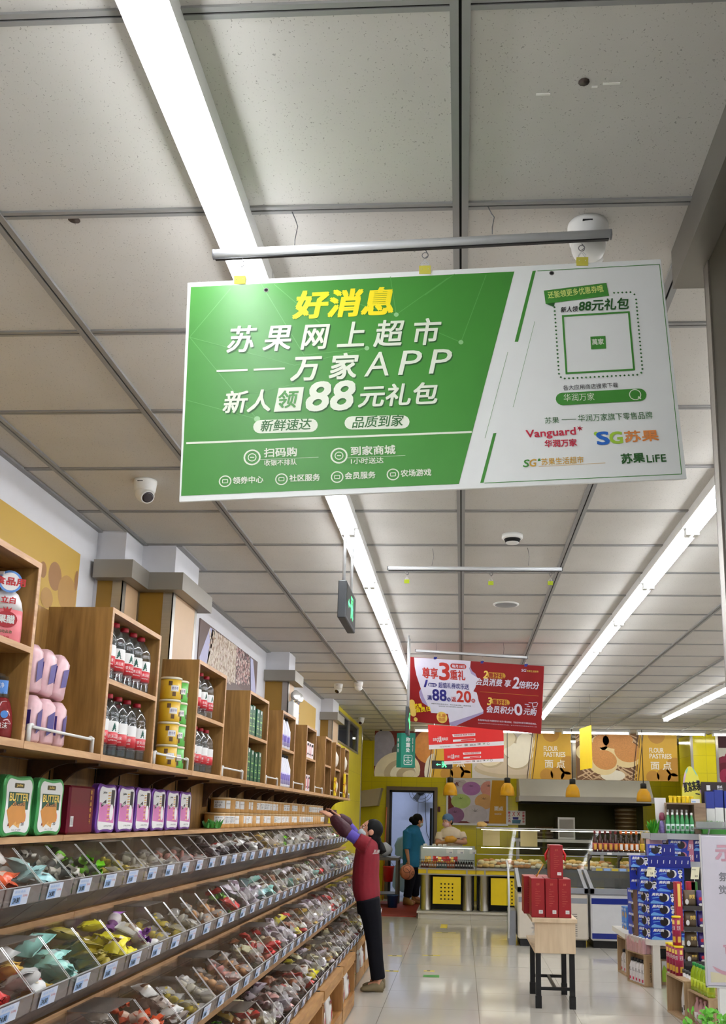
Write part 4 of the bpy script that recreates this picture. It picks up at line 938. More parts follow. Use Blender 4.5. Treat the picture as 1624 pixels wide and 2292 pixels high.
for (T, i), y in BINS.items():
    r = random.Random(T*100+i); pl = PLAN[T]
    spec = (pl[i] if i < len(pl) else pl[len(pl)//2+(i*5) % (len(pl)-len(pl)//2)]).split()
    if spec[0].startswith('j'):
        c = spec[0][1:]
        for k in range(26):
            p = spot(T, i, k, 26, r); p.z = p.z*.7+(TIER[T][4]+.03)*.3
            if p.x > TIER[T][3]: p.z = max(p.z, TIER[T][4]+(TIER[T][2]-TIER[T][4])*(p.x-TIER[T][3])/(TIER[T][0]-TIER[T][3])+.018)
            mm = JEL[c] if r.random() < .75 or len(spec) < 2 else JEL['white']; n0 = len(jelly.V)
            lump(jelly, mm, r.uniform(.018, .028), r.random(), None); Mx = Matrix.Translation(p) @ rotm(r, 1)
            jelly.V[n0:] = [tuple(Mx @ Vector(v)) for v in jelly.V[n0:]]; tuck(jelly, n0, T, i)
            if k % 4 == 1: n0 = len(jelly.V); pillow(jelly, (CLW, CLW, mm), .075, .055, .016, r.random(), Matrix.Translation(p+Vector((0, 0, .012))) @ rotm(r)); tuck(jelly, n0, T, i)
        continue
    n = 12 if i < 16 else (10 if r.random() < .45 else 7)
    for k in range(n):
        key = spec[k % len(spec)]; p = spot(T, i, k, n, r); s = r.uniform(.85, 1.15)
        big = key in ('blue', 'teal', 'redw', 'olive', 'orange', 'grey', 'white') and T < 2
        kind = 'twist' if key in ('spot', 'purple', 'green') or (T == 2 and key in ('orange',)) else ('bag' if key in ('lilac', 'cream', 'gold', 'brown') and k % 3 == 0 else 'pillow')
        isnear = i < NEAR[T] and near_n < 298
        b = MB(W[key][0]) if isnear else far
        M = (Matrix.Translation((0, 0, 0)) if isnear else Matrix.Translation(p)) @ rotm(r)
        n0 = len(b.V)
        if kind == 'twist': twist(b, W[key], .11*s, .046*s, r.random(), M)
        elif kind == 'bag':
            crumple(b, CLW, .052*s, r.random(), M @ Matrix.Rotation(.6, 4, 'Y')); pillow(b, W[key], .08*s, .055*s, .015, r.random(), M)
        else: pillow(b, W[key], (.115 if big else .095)*s, (.078 if big else .062)*s, .022*s, r.random(), M)
        tuck(b, n0, T, i, p if isnear else Vector((0, 0, 0)))
        if isnear:
            near_n += 1
            o = b.build('snack_packet'); o.location = p
            tag(o, '%s snack packet in the %s bin from the left on the %s tier' % (CNAME[key], nth(i), TW[T]), 'snack packet', '%s packets in the %s bin of the %s tier' % (CNAME[key], nth(i), TW[T]))
tag(far.build('loose_snacks'), 'many small wrapped snacks heaped in the farther acrylic bins', 'snacks', kind='stuff')
tag(jelly.build('loose_jellies'), 'pale jelly sweets heaped low in the nearer acrylic bins', 'jellies', kind='stuff')
# ================================================================ GOODS ON THE LEFT WALL
def cyl_text(b, body, r, a0, a1, z0, z1, m, lift=.0006, o=(0, 0)):
    """flat lettering wrapped on an upright round body, read from angle a0 to a1"""
    vs, fs, _ = text_shape(body); b.m(m)
    return b.add([((r+lift)*math.cos(a0+(a1-a0)*x)+o[0], (r+lift)*math.sin(a0+(a1-a0)*x)+o[1], z0+(z1-z0)*y) for x, y in vs], fs)
def cyl_patch(b, r, a0, a1, z0, z1, m, lift=.0004, n=8, o=(0, 0)):
    b.m(m); vs = []
    for i in range(n+1):
        t = a0+(a1-a0)*i/n; vs += [((r+lift)*math.cos(t)+o[0], (r+lift)*math.sin(t)+o[1], z0), ((r+lift)*math.cos(t)+o[0], (r+lift)*math.sin(t)+o[1], z1)]
    return b.add(vs, [(2*i, 2*i+2, 2*i+3, 2*i+1) for i in range(n)], True)
PET = clear('clear bottle plastic', (234, 240, 242), .09, .04, haze=.02, hz=(220, 225, 230))
LABR = mat('red bottle label', (196, 30, 44), .4); CAPR = mat('red screw cap', (186, 28, 50), .4)
FACE = -.75     # labels look out to the aisle and a little to the viewer
def water(name, lab, h=.262, r=.049, grp=None):
    t = thing(name, lab, 'water bottle', group=grp)
    P = [(r*.82, 0), (r*.9, .006*1)]
    for z in (.03, .06, .09, .12, .15): P += [(r, h*z), (r*.95, h*(z+.015))]
    P += [(r, h*.19), (r, h*.60), (r*.96, h*.62), (r, h*.65), (r*.93, h*.72), (r*.66, h*.83), (r*.34, h*.90), (r*.30, h*.935)]
    MB(PET).lathe(P, 18).build('bottle_body', t, False)
    b = MB(PAPERW); b.lathe([(r*1.01, h*.36), (r*1.012, h*.365), (r*1.012, h*.555), (r*1.01, h*.56)], 18, m=PAPERW); b.lathe([(r*1.015, h*.20), (r*1.015, h*.385)], 18, m=LABR)
    b.build('paper_label', t, False)
    b = MB(PAPERW)
    for k in range(3):
        a = FACE+k*2.09
        cyl_text(b, '农夫山泉', r*1.02, a-.55, a+.55, h*.29, h*.345, PAPERW); cyl_text(b, 'SPRING', r*1.02, a-.5, a+.5, h*.245, h*.268, PAPERW)
        b.m(MATS.get('label pine') or mat('label pine', (24, 84, 70), .5))
        for x, y, s in ((0, .40, 1.0), (0, .435, .8), (0, .47, .6)):
            b.add([((r*1.024)*math.cos(a+u), (r*1.024)*math.sin(a+u), h*v) for u, v in ((-.26*s, y), (.26*s, y), (0, y+.07))], [(0, 1, 2)])
    b.build('label_print', t, False)
    MB(CAPR).lathe([(r*.36, h*.932), (r*.37, h*.94), (r*.37, h*.985), (r*.33, h)], 14).build('cap', t, False)
    return t
WB = water('water_bottle', '')
first = [1]
def put_water(x, y, z, lab, grp, s=1.0):
    if first[0]: WB.location = (x, y, z); WB['label'] = lab; WB['group'] = grp; WB.scale = (s, s, s); first[0] = 0; return
    dup(WB, (x, y, z), RND.uniform(-.5, .5), lab, grp, (s, s, s))
for nm, lvl, z, ys, c in (('upper', 1, 2.086, [3.74, 3.85, 3.96, 4.07, 4.18], 1), ('lower', 0, 1.781, [3.73, 3.84, 3.95, 4.06, 4.19], 1), ('upper', 1, 2.086, [5.06, 5.19, 5.32], 2), ('lower', 0, 1.781, [5.03, 5.14, 5.26, 5.38], 2)):
    for k, y in enumerate(ys):
        for row in (0, 1):
            if row == 1 and (k % 2 or c == 2 and k == 0): continue
            lab = 'red-capped water bottle, %s in the %s row, %s level of the %s bottle cabinet' % (nth(k), 'back' if row else 'front', nm, ('', 'nearer', 'farther')[c])
            put_water((-1.482-.105*row) if c == 1 else -1.482-.092*row, y+.03*row, z, lab, 'water bottles in the wall cabinets', 1.0 if c == 1 else .96)
# hand soap bottles at the left edge
PINKB = mat('pink soap bottle', (236, 132, 140), .3); SOAPW = mat('soap bottle white', (238, 236, 236), .3); TAGR = mat('tag blue ring', (84, 140, 214), .4)
px_, py_, pz_ = -1.49, 2.905, 2.086
t = thing('soap_bottle', 'pink and white dish soap bottle with round food-safe tag, left picture edge', 'bottle', (px_, py_, pz_)); pl = Plane((px_, py_, pz_), (.80, .60, 0), (0, 0, 1))
def flat_loft(b, prof, m, pl, depth=.55, n=20):
    R_ = []
    for w_, z in prof: R_.append([pl.P(w_*math.cos(2*math.pi*k/n), z, w_*depth*math.sin(2*math.pi*k/n)) for k in range(n)])
    return b.m(m).rings(R_, True, True)
b = MB(PINKB); flat_loft(b, [(.05, 0), (.056, .01), (.056, .07), (.054, .11)], PINKB, pl); flat_loft(b, [(.054, .11), (.048, .14), (.036, .165), (.02, .178)], SOAPW, pl); b.build('bottle_body', t)
b = MB(SOAPW); flat_loft(b, [(.016, .178), (.016, .205), (.009, .207), (.009, .222)], SOAPW, pl, 1); b.box(px_-.05, px_+.004, py_-.045, py_-.02, pz_+.218, pz_+.23); b.build('pump', t)
b = MB(TAGR); pf = Plane(pl.P(0, 0, .034), pl.u, (0, 0, 1)); b.disc(pf, (0, .20), .037, TAGR, .0, 24); b.disc(pf, (0, .20), .030, SOAPW, .0006, 24); b.uvtext(pf, '食品用', -.046, .188, .092, .026, RED, .03, 0, .0015); b.build('round_tag', t)
b = MB(RED); pf = Plane(pl.P(0, 0, .0315), pl.u, (0, 0, 1)); b.uvtext(pf, '立白', -.022, .128, .044, .022, RED, .03); b.disc(pf, (0, .075), .034, mat('pomegranate red', (176, 20, 36), .4), .0006, 18, .8); b.uvtext(pf, '果醋', -.025, .063, .05, .026, PAPERW, .03, 0, .0016); b.uvpoly(pf, [(-.01, .1), (.01, .1), (.014, .116), (.004, .108), (0, .118), (-.005, .108), (-.013, .116)], RED)
b.uvtext(pf, '自动去油', -.02, .03, .04, .011, GRD, .01); b.uvtext(pf, '食品级', -.014, .014, .028, .007, RED, .01); b.build('label_print', t)
t = thing('soap_bottle', 'clear bottle of reddish hand soap with pump, lower left cabinet', 'bottle', (-1.49, 2.93, 1.781)); b = MB(clear('rosy soap', (214, 120, 120), .1, .05, haze=.55, hz=(168, 60, 62)))
b.lathe([(.042, 0), (.047, .008), (.047, .05), (.041, .09), (.034, .115), (.026, .13)], 18).build('bottle_body', t, False)
b = MB(PET); b.lathe([(.027, .131), (.029, .135), (.027, .165), (.022, .17), (.022, .2)], 16).box(-.012, .012, -.05, .0, .195, .207); b.build('pump', t, False)
b = MB(TAGR); cyl_patch(b, .0275, -1.7, -.2, .142, .186, TAGR); cyl_text(b, '净', .0285, -1.15, -.75, .16, .178, PAPERW); b.disc(Plane((.034, -.034, .075), (.7, .7, 0), (0, 0, 1)), (.004, 0), .012, TAGR); cyl_text(b, '泡沫', .048, -1.2, -.4, .03, .05, PAPERW); b.build('label', t, False)
# tissue packs in the first gap
TIS = mat('pink tissue wrap', (226, 186, 192), .3, var=.25, scale=25); TISB = mat('violet tissue print', (58, 42, 124), .35)
def tissue(loc, M, lab):
    t = thing('tissue_pack', lab, 'tissue pack', loc, 0, 'tissue packs beside the soap cabinet'); b = MB(TIS)
    w_, l, h = .035, .085, .15; R_ = []
    for z, q in ((0, .8), (.012, 1), (h-.012, 1), (h, .8), (h+.012, .55)): R_.append([M @ Vector((w_*q*math.cos(a)*(1.1 if abs(math.cos(a)) > .6 else 1), l/2*q*max(-1, min(1, math.sin(a)*1.35)), z)) for a in [2*math.pi*k/16 for k in range(16)]])
    b.rings(R_, True, True).build('wrapper', t, False)
    b = MB(TISB); b.add([M @ Vector(v) for v in ((w_*1.12, -l*.32, .03), (w_*1.12, l*.18, .05), (w_*1.12, l*.22, .12), (w_*1.12, -l*.28, .1))], [(0, 1, 2, 3)]); b.add([M @ Vector(v) for v in ((-w_*.5, -l*.51, .04), (w_*.6, -l*.51, .04), (w_*.6, -l*.51, .11), (-w_*.5, -l*.51, .11))], [(0, 1, 2, 3)]); b.build('brand_print', t, False)
for k, (y, rz) in enumerate(((3.115, .1), (3.215, -.1), (3.32, .15))):
    tissue((-1.475, y, 1.781), Matrix.Rotation(rz, 4, 'Z'), 'pink tissue pack, %s in the lower row behind the first guard rail' % nth(k))
for k, (y, tl) in enumerate(((3.11, .05), (3.20, -.12), (3.30, -.22))):
    tissue((-1.485, y, 1.956), Matrix.Rotation(tl, 4, 'X'), 'pink tissue pack, %s of the upper layer behind the first guard rail' % nth(k))
# stacked snack tubs in the second gap
TUBY = mat('yellow tub wrap', (214, 172, 40), .35); TUBG = mat('green tub wrap', (92, 176, 74), .35); FOIL = mat('tub lid', (222, 214, 190), .35)
def tub(loc, m, lab, r=.052, h=.112):
    t = thing('snack_tub', lab, 'snack tub', loc, 0, 'snack tubs stacked behind the second guard rail')
    MB(m).lathe([(r*.95, 0), (r, .004), (r, h-.012)], 20).build('tub_body', t, False); MB(FOIL).lathe([(r*1.04, h-.012), (r*1.04, h-.002), (r*.96, h)], 20).build('lid', t, False)
    b = MB(PAPERW); cyl_patch(b, r, FACE-.5, FACE+.3, h*.35, h*.62, PAPERW); cyl_text(b, '脆冬枣', r*1.01, FACE-.42, FACE+.24, h*.42, h*.55, TISB)
    for a, z in ((-1.5, .6), (-.2, .25), (-1.1, .12), (.2, .6)): cyl_patch(b, r, a, a+.35, h*z, h*(z+.2), mat('tub brown spot', (92, 62, 30), .5))
    b.build('label', t, False)
for k in range(4):
    tub((-1.478, 4.66, 1.781+.113*k), TUBY, 'yellow snack tub, %s from the bottom of its stack by the second rail' % nth(k))
    tub((-1.478, 4.78, 1.781+.113*k), TUBG, 'green snack tub, %s from the bottom of the stack behind yellow ones' % nth(k))
# green cartons, purple bottles, pink boxes, bags and cards in the farther cabinets
GBOX = mat('dark green carton', (16, 84, 56), .4); LGR = mat('carton pale line', (150, 196, 110), .4)
def carton(loc, w_, d, h, lab, grp, body, prints, rz=0, name='carton', cat='carton'):
    t = thing(name, lab, cat, loc, rz, grp); MB(body).bbox(-d/2, d/2, -w_/2, w_/2, 0, h, .002).build('box', t, False)
    b = MB(PAPERW)
    for o, u in (((d/2+.0004, -w_/2, 0), (0, 1, 0)), ((-d/2, -w_/2-.0004, 0), (1, 0, 0))):
        pl = Plane(o, u, (0, 0, 1)); W_ = w_ if u[1] else d
        for (a0, a1, b0, b1, m) in prints: b.uvpoly(pl, [(W_*a0, h*b0), (W_*a1, h*b0), (W_*a1, h*b1), (W_*a0, h*b1)], m, .0004)
    b.build('print', t, False); return t
GP = [(.15, .8, .30, .34, LGR), (.15, .6, .38, .41, LGR), (.15, .85, .55, .60, LGR), (.2, .5, .7, .73, LGR), (.35, .65, .86, .97, PAPERW), (.15, .8, .12, .15, LGR)]
for k, (y, z, h) in enumerate(((6.31, 2.086, .2), (6.40, 2.086, .21), (6.54, 2.086, .2), (6.64, 2.086, .2), (6.31, 1.781, .22), (6.42, 1.781, .21), (6.54, 1.781, .2), (6.66, 1.781, .21))):
    carton((-1.475, y, z), .085, .085, h, 'dark green carton, %s on the %s level of the third full cabinet' % (nth(k % 4), 'upper' if k < 4 else 'lower'), 'green cartons in the wall cabinet', GBOX, GP)
PUR = mat('violet white label', (176, 168, 214), .4)
def pbottle(loc, lab):
    t = thing('drink_bottle', lab, 'bottle', loc, 0, 'purple-labelled bottles'); t.scale = (1.2, 1.2, 1.15); MB(mat('milky bottle', (226, 226, 236), .3)).lathe([(.034, 0), (.036, .01), (.036, .13), (.02, .185), (.014, .21)], 14).build('bottle_body', t, False)
    b = MB(PUR); b.lathe([(.0365, .02), (.0365, .1)], 14); cyl_patch(b, .0365, -1.2, -.3, .05, .09, mat('violet print', (112, 96, 176), .4)); b.build('label', t, False); MB(BLACK).lathe([(.016, .208), (.016, .228)], 12).build('cap', t, False)
for k in range(9):
    up = k < 3; j = k if up else k-3; y = 7.5+(.14 if up else .088)*min(j, 4)
    pbottle((-1.47-(.09 if not up and j > 4 else 0), y+(.04 if not up and j > 4 else 0), 2.086 if up else 1.781), 'purple-labelled bottle, %s on the %s level of the fourth cabinet' % (nth(j), 'upper' if up else 'lower'))
PKB = mat('pink white box', (236, 224, 226), .4); PKD = mat('magenta print', (206, 60, 92), .4)
for k, (y, z) in enumerate(((8.72, 2.086), (8.84, 2.086), (8.97, 2.086), (8.72, 1.781), (8.86, 1.781))):
    carton((-1.46, y, z), .12, .05, .15, 'pink and white box, %s on the %s level of the fifth cabinet' % (nth(k if k < 3 else k-3), 'upper' if k < 3 else 'lower'), 'pink boxes in the wall cabinet', PKB, [(.1, .45, .15, .8, PKD), (.55, .9, .2, .3, GREYI), (.5, .9, .75, .9, INK)], RND.uniform(-.2, .2), 'gift_box', 'box')
for k, (c, z) in enumerate(((7, 2.086), (7, 1.781), (8, 2.086), (8, 1.781))):
    y = sum(CAB[c])/2; t = thing('rice_bag', 'round white bag on the %s level of the %s cabinet' % (('upper', 'lower')[k % 2], ('second last', 'last')[k//2]), 'bag', (-1.5, y, z))
    b = MB(mat('white bag', (226, 220, 206), .4, var=.15)); b.ell((0, 0, .11), (.085, .12, .11), 16, 10, f=lambda v: 1+.04*math.sin(7*v.y)+.03*math.sin(9*v.z)).build('bag_body', t, False)
    MB(BLACK).ell((.03, -.06, .2), (.03, .03, .02), 10, 6).build('tie', t, False)
YC = mat('yellow promo card', (250, 214, 24), .45)
for k, c in enumerate((7, 8)):
    y = CAB[c][0]-.015; t = thing('promo_card', 'tall yellow promo card with red spots at the %s cabinet' % ('second last', 'last')[k], 'card', (XF+.012, y, 1.781))
    MB(YC).box(XF+.004, XF+.02, y-.1, y+.012, 1.781, 2.06 if k else 1.98).build('card', t); b = MB(RED)
    for z in (1.84, 1.93): b.disc(Plane((XF, y-.1004, z), (1, 0, 0), (0, 0, 1)), (.012, 0), .006, RED)
    pl = Plane((XF+.0204, y-.1, 1.781), (0, 1, 0), (0, 0, 1)); b.disc(pl, (.05, .06), .03, RED); b.disc(pl, (.05, .15), .025, RED); b.build('red_print', t)

# ---- tins on the ledge
TING = mat('green tin', (76, 168, 96), .28, .3); TINP = mat('purple tin', (112, 62, 156), .28, .3); TINM = mat('maroon tin', (112, 14, 40), .3, .2)
def tin(name, lab, m, art, loc, w_, h, d, grp=None):
    """lunch-box tin: wavy-sided rounded front, stepped rim, standing on its long edge"""
    t = thing(name, lab, 'tin', loc, 0, grp)
    def outline(s, n=10):
        P = []; r = .035*s
        for cx, cy, q in ((w_/2-.035, h-.035, 0), (-w_/2+.035, h-.035, 1), (-w_/2+.035, .035, 2), (w_/2-.035, .035, 3)):
            for k in range(6): a = math.pi/2*(q+k/5); P.append((cx*1+ (r)*math.cos(a), cy+(r)*math.sin(a)))
        Q_ = []
        for i in range(len(P)):
            a, c = Vector(P[i]), Vector(P[(i+1) % len(P)]); k = 6 if (c-a).length > .03 else 1
            for j in range(k):
                p = a+(c-a)*j/k; f = math.sin(math.pi*j/k)*.006*s if k > 1 else 0
                n_ = Vector((-(p.x), -(p.y-h/2))).normalized(); Q_.append(p+Vector((n_.x*f if abs((c-a).x) < .02 else 0, n_.y*f if abs((c-a).y) < .02 else 0)))
        c = Vector((0, h/2)); return [c+(p-c)*(1-(1-s)*.0) for p in Q_]
    def ring(s, x): return [(x, (p.x)*s, h/2+(p.y-h/2)*s) for p in outline(1)]
    MB(m).rings([ring(.95, -d/2), ring(1, -d/2+.004), ring(1, d*.1), ring(.975, d*.12), ring(.975, d*.2), ring(1, d*.22), ring(1, d/2-.004), ring(.96, d/2)], True, False).build('tin_body', t, False)
    pl = Plane((d/2+.0006, 0, 0), (0, 1, 0), (0, 0, 1)); b = MB(PAPERW); b.uvpoly(pl, [(p.x*.86, h/2+(p.y-h/2)*.88) for p in outline(1)], PAPERW, .0002); art(b, pl, w_, h); b.build('label_print', t, False)
    return t
CARA = mat('caramel print', (226, 170, 96), .4); BISC = mat('biscuit print', (206, 140, 66), .4, var=.2); DGB = mat('deep green band', (18, 82, 62), .4)
def art_green(b, pl, w_, h):
    b.uvpoly(pl, [(-w_*.33, h*.44), (w_*.33, h*.44), (w_*.34, h*.72), (-w_*.34, h*.72)], DGB, .0006); b.uvtext(pl, 'BUTTER', -w_*.31, h*.58, w_*.62, h*.12, PYEL, .03, 0, .0012); b.uvtext(pl, 'CRACKERS', -w_*.2, h*.5, w_*.4, h*.05, GREYI, .02, 0, .0012)
    b.rrect(pl, -w_*.18, w_*.14, h*.79, h*.87, .004, mat('olive badge', (80, 70, 30), .4), .0006); b.uvtext(pl, 'Julie', -w_*.12, h*.805, w_*.2, h*.05, PYEL, .02, 0, .0012)
    for x, y, r in ((-.16, .36, .5), (-.02, .34, -.3), (.1, .38, .2)):
        c, s = math.cos(r), math.sin(r); b.uvpoly(pl, [(w_*x+(a*c-e*s)*.034, h*y+(a*s+e*c)*.034) for a, e in ((-1, -1), (1, -1), (1, 1), (-1, 1))], BISC if y != .34 else CARA, .0008+.0002*abs(x))
    b.uvpoly(pl, [(-w_*.3, h*.17), (-w_*.08, h*.2), (-w_*.1, h*.26), (-w_*.28, h*.22)], mat('red brown print', (140, 52, 40), .4), .0008); b.disc(pl, (w_*.2, h*.32), .02, mat('rose stamp', (226, 130, 120), .4), .0008); b.uvtext(pl, '20', w_*.14, h*.18, w_*.1, h*.05, INK, .01, 0, .0008); b.uvtext(pl, 'SEAL OF CRISP', -w_*.15, h*.1, w_*.3, h*.02, GREYI, 0, 0, .0008)
PINKG = mat('orchid print', (206, 120, 176), .4, var=.25, scale=8); STRB = mat('wafer stripe', (196, 120, 60), .4); CHOC = mat('dark slate print', (52, 48, 52), .4)
def art_purple(b, pl, w_, h):
    b.uvpoly(pl, [(-w_*.4, h*.1), (w_*.4, h*.1), (w_*.4, h*.55), (-w_*.4, h*.62)], PINKG, .0004)
    for i in range(11): z = h*(.25+.055*i); b.uvpoly(pl, [(w_*.02, z), (w_*.16, z+.003), (w_*.16, z+h*.03), (w_*.02, z+h*.027)], STRB if i % 2 else PYEL, .0008)
    b.uvpoly(pl, [(w_*.18, h*.5), (w_*.36, h*.5), (w_*.36, h*.88), (w_*.18, h*.88)], CHOC, .0006); b.disc(pl, (w_*.24, h*.42), .022, PAPERW, .0009, 16, 1.6)
    b.rrect(pl, -w_*.3, -w_*.02, h*.76, h*.88, .003, PAPERW, .0008); b.uvtext(pl, 'Julie', -w_*.26, h*.79, w_*.2, h*.05, INK, .02, 0, .0012); b.uvpoly(pl, [(-w_*.32, h*.58), (-w_*.08, h*.68), (-w_*.06, h*.6), (-w_*.3, h*.52)], CHOC, .0008); b.uvtext(pl, 'Wafer', -w_*.28, h*.56, w_*.2, h*.06, PAPERW, .02, .2, .0014)
    b.uvpoly(pl, [(-w_*.4, h*.08), (w_*.4, h*.08), (w_*.4, h*.2), (-w_*.4, h*.24)], PAPERW, .0006); b.uvtext(pl, 'LOVE LETTERS', -w_*.1, h*.13, w_*.4, h*.03, GREYI, 0, 0, .001)
TX = -1.545
for k, y in enumerate((3.215, 3.475)): tin('cracker_tin', 'green butter cracker tin on the ledge, %s' % ('cut by the left edge', 'the fully visible one')[k], TING, art_green, (TX, y, LEDZ+.001), .225, .208, .036, 'green cracker tins')
t = thing('maroon_tin', 'plain maroon tin with gold upright lettering beside the purple tins', 'tin', (TX-.02, 3.795, LEDZ+.001)); MB(TINM).bbox(-.03, .03, -.125, .125, 0, .19, .008).build('tin_body', t, False)
b = MB(GOLD); pl = Plane((.0306, -.125, 0), (0, 1, 0), (0, 0, 1))
for i, ch in enumerate('皇家曲奇饼干'): b.uvtext(pl, ch, .2, .16-.024*i, .016, .016, GOLD, .02)
b.uvpoly(pl, [(.015, .03), (.045, .03), (.045, .07), (.015, .07)], PAPERW); b.uvtext(pl, '|||||', .02, .035, .02, .03, INK, 0, 0, .001); b.build('print', t, False)
for k, y in enumerate((4.045, 4.285, 4.52, 4.755, 4.99, 5.225)): tin('wafer_tin', 'purple wafer roll tin, %s from the left in the row of six' % nth(k), TINP, art_purple, (TX, y, LEDZ+.001), .222, .208, .036, 'purple wafer tins')
# ---- kraft tubs of melon seeds
KRAFT = mat('kraft paper tub', (200, 152, 84), .5, var=.2, scale=30); KLID = mat('kraft tub lid', (206, 176, 130), .45)
def seedtub(lab, grp):
    t = thing('seed_tub', lab, 'seed tub', group=grp); r, h = .066, .098
    MB(KRAFT).lathe([(r*.97, 0), (r, .003), (r, h-.012)], 22).build('tub_body', t, False); MB(KLID).lathe([(r*1.03, h-.012), (r*1.03, h-.001), (r*.95, h)], 22).build('lid', t, False)
    b = MB(PAPERW); cyl_patch(b, r, FACE-.1-.5, FACE+.6, h*.28, h*.8, PAPERW); cyl_text(b, '瓜子', r*1.008, FACE-.5, FACE+.2, h*.34, h*.56, INK); cyl_text(b, '坚果炒货', r*1.008, FACE-.5, FACE+.3, h*.62, h*.72, GREYI)
    cyl_patch(b, r, FACE+.7, FACE+1.4, h*.25, h*.8, PAPERW); cyl_text(b, '配料表 葵花籽', r*1.008, FACE+.75, FACE+1.35, h*.55, h*.62, GREYI); b.build('label', t, False); return t
ST = None
for row in (0, 1):
    y = 6.17 if not row else 6.31; k = 0
    while y < (10.8 if not row else 10.65):
        lab = 'kraft paper tub of melon seeds in the %s row on the ledge' % ('lower', 'upper')[row]; grp = '%s row of seed tubs' % ('lower', 'upper')[row]; loc = (-1.607, y, LEDZ+.001+.0995*row)
        if ST is None: ST = seedtub(lab, grp); ST.location = loc
        else: dup(ST, loc, RND.choice((-.4, -.1, .25, .5, -.7, 2.2, -2.4, 1.3)), lab, grp)
        y += .138; k += 1
# a tuft of plastic grass at the near end of the tubs
LEAF = mat('plastic grass', (60, 140, 44), .5, var=.3)
def tuft(b, c, rad, n, h, seed, m=LEAF):
    r = random.Random(seed); b.m(m)
    for _ in range(n):
        a = r.uniform(0, 6.28); q = rad*math.sqrt(r.random()); p = Vector(c)+Vector((q*math.cos(a), q*math.sin(a), 0)); d = Vector((r.uniform(-.6, .6), r.uniform(-.6, .6), 1))*h*r.uniform(.5, 1); s = d.orthogonal().normalized()*h*.12
        b.add([p-s, p+s, p+d*.6+s*.7, p+d, p+d*.6-s*.7], [(0, 1, 2, 3, 4)])
b = MB(LEAF); tuft(b, (-1.57, 5.98, LEDZ+.004), .05, 60, .06, 3); tag(b.build('plastic_grass', loc=(-1.56, 5.98, LEDZ)), 'small tuft of plastic grass beside the kraft tubs', 'plastic grass')

# ---- posters on the left wall
OCH = mat('ochre poster', (206, 168, 74), .55, var=.06, scale=2); OVAL = mat('tan poster ovals', (186, 142, 74), .55); OVAL2 = mat('brown poster ovals', (166, 120, 72), .55)
p = on_x(181, 1241, -1.99)
t = thing('wall_poster', 'ochre wall poster with tan ovals above the leftmost cabinets', 'poster', (-1.993, 4.0, 2.2)); MB(OCH).box(-2.0, -1.992, 2.0, p.y, 1.9, p.z).build('sheet', t)
pl = Plane((-1.992, 0, 0), (0, 1, 0), (0, 0, 1)); b = MB(OVAL)
for i, (x, y, rx, ry) in enumerate(((123, 1290, 15, 35), (150, 1330, 26, 45), (96, 1275, 8, 20), (104, 1338, 14, 25), (170, 1300, 10, 25), (85, 1272, 8, 9))):
    c = Vector(pl.uv(x, y)); a = Vector(pl.uv(x+rx, y)); h_ = Vector(pl.uv(x, y-ry)); w_ = min(abs(a.x-c.x), p.y-.004-c.x); b.disc(pl, c, w_, OVAL if i % 2 else OVAL2, .0006+.0003*i, 24, abs(h_.y-c.y)/w_*.95)
b.build('oval_print', t)
BEANW = mat('pale bean print', (206, 190, 170), .5, var=.35, scale=70); BEAND = mat('dark bean print', (96, 66, 62), .5, var=.6, scale=60); SACK = mat('lilac sack print', (190, 190, 222), .5); BRNP = mat('brown photo print', (104, 84, 78), .5)
y0, y1 = on_x(449, 1388, -1.84).y, on_x(577, 1480, -1.84).y
t = thing('wall_poster', 'photo poster of sacks of pale and dark beans on the left wall', 'poster', (-1.845, 7.3, 2.3)); MB(BRNP).box(-1.85, -1.842, y0, y1, 2.1, 2.905).build('sheet', t)
pl = Plane((-1.842, y0, 2.1), (0, 1, 0), (0, 0, 1)); b = MB(SACK)
for m, L in ((SACK, ((446, 1500), (446, 1470), (470, 1404), (482, 1412), (460, 1500))), (BEANW, ((460, 1500), (474, 1408), (529, 1446), (526, 1530))), (BEAND, ((526, 1530), (529, 1446), (560, 1472), (561, 1560))), (SACK, ((561, 1560), (557, 1469), (566, 1477), (573, 1560)))): b.pp(pl, L, m, .001)
rr = random.Random(4); BP = [mat('bean print %d' % i, c, .5) for i, c in enumerate(((232, 220, 204), (170, 140, 116), (206, 168, 162), (64, 40, 42), (222, 206, 196), (160, 108, 102)))]
for i in range(900):
    dk = i % 2; x = rr.uniform(528, 558) if dk else rr.uniform(468, 526); y = rr.uniform(1408+(x-474)*.74, 1530); u = pl.uv(x, y)
    if y > 1405+(x-474)*.74: b.disc(pl, u, .018, rr.choice(BP[2:] if dk else (BP[0], BP[1], BP[4])), .0014+.000002*i, 7, .55, rr.uniform(0, 3))
b.build('bean_print', t)
y0, y1 = on_x(672, 1558, -1.84).y, on_x(707, 1588, -1.84).y
t = thing('wall_poster', 'ochre poster with dark upright characters behind the emergency lamp', 'poster', (-1.845, 11, 2.3)); MB(OCH).box(-1.85, -1.842, y0-.9, y1, 2.0, 2.88).build('sheet', t)
pl = Plane((-1.842, y0-.9, 2.0), (0, 1, 0), (0, 0, 1)); b = MB(INK)
for i, ch in enumerate('五谷杂粮'): b.uvtext(pl, ch, .72, .68-.14*i, .16, .12, NAVY, .02)
b.build('lettering', t)
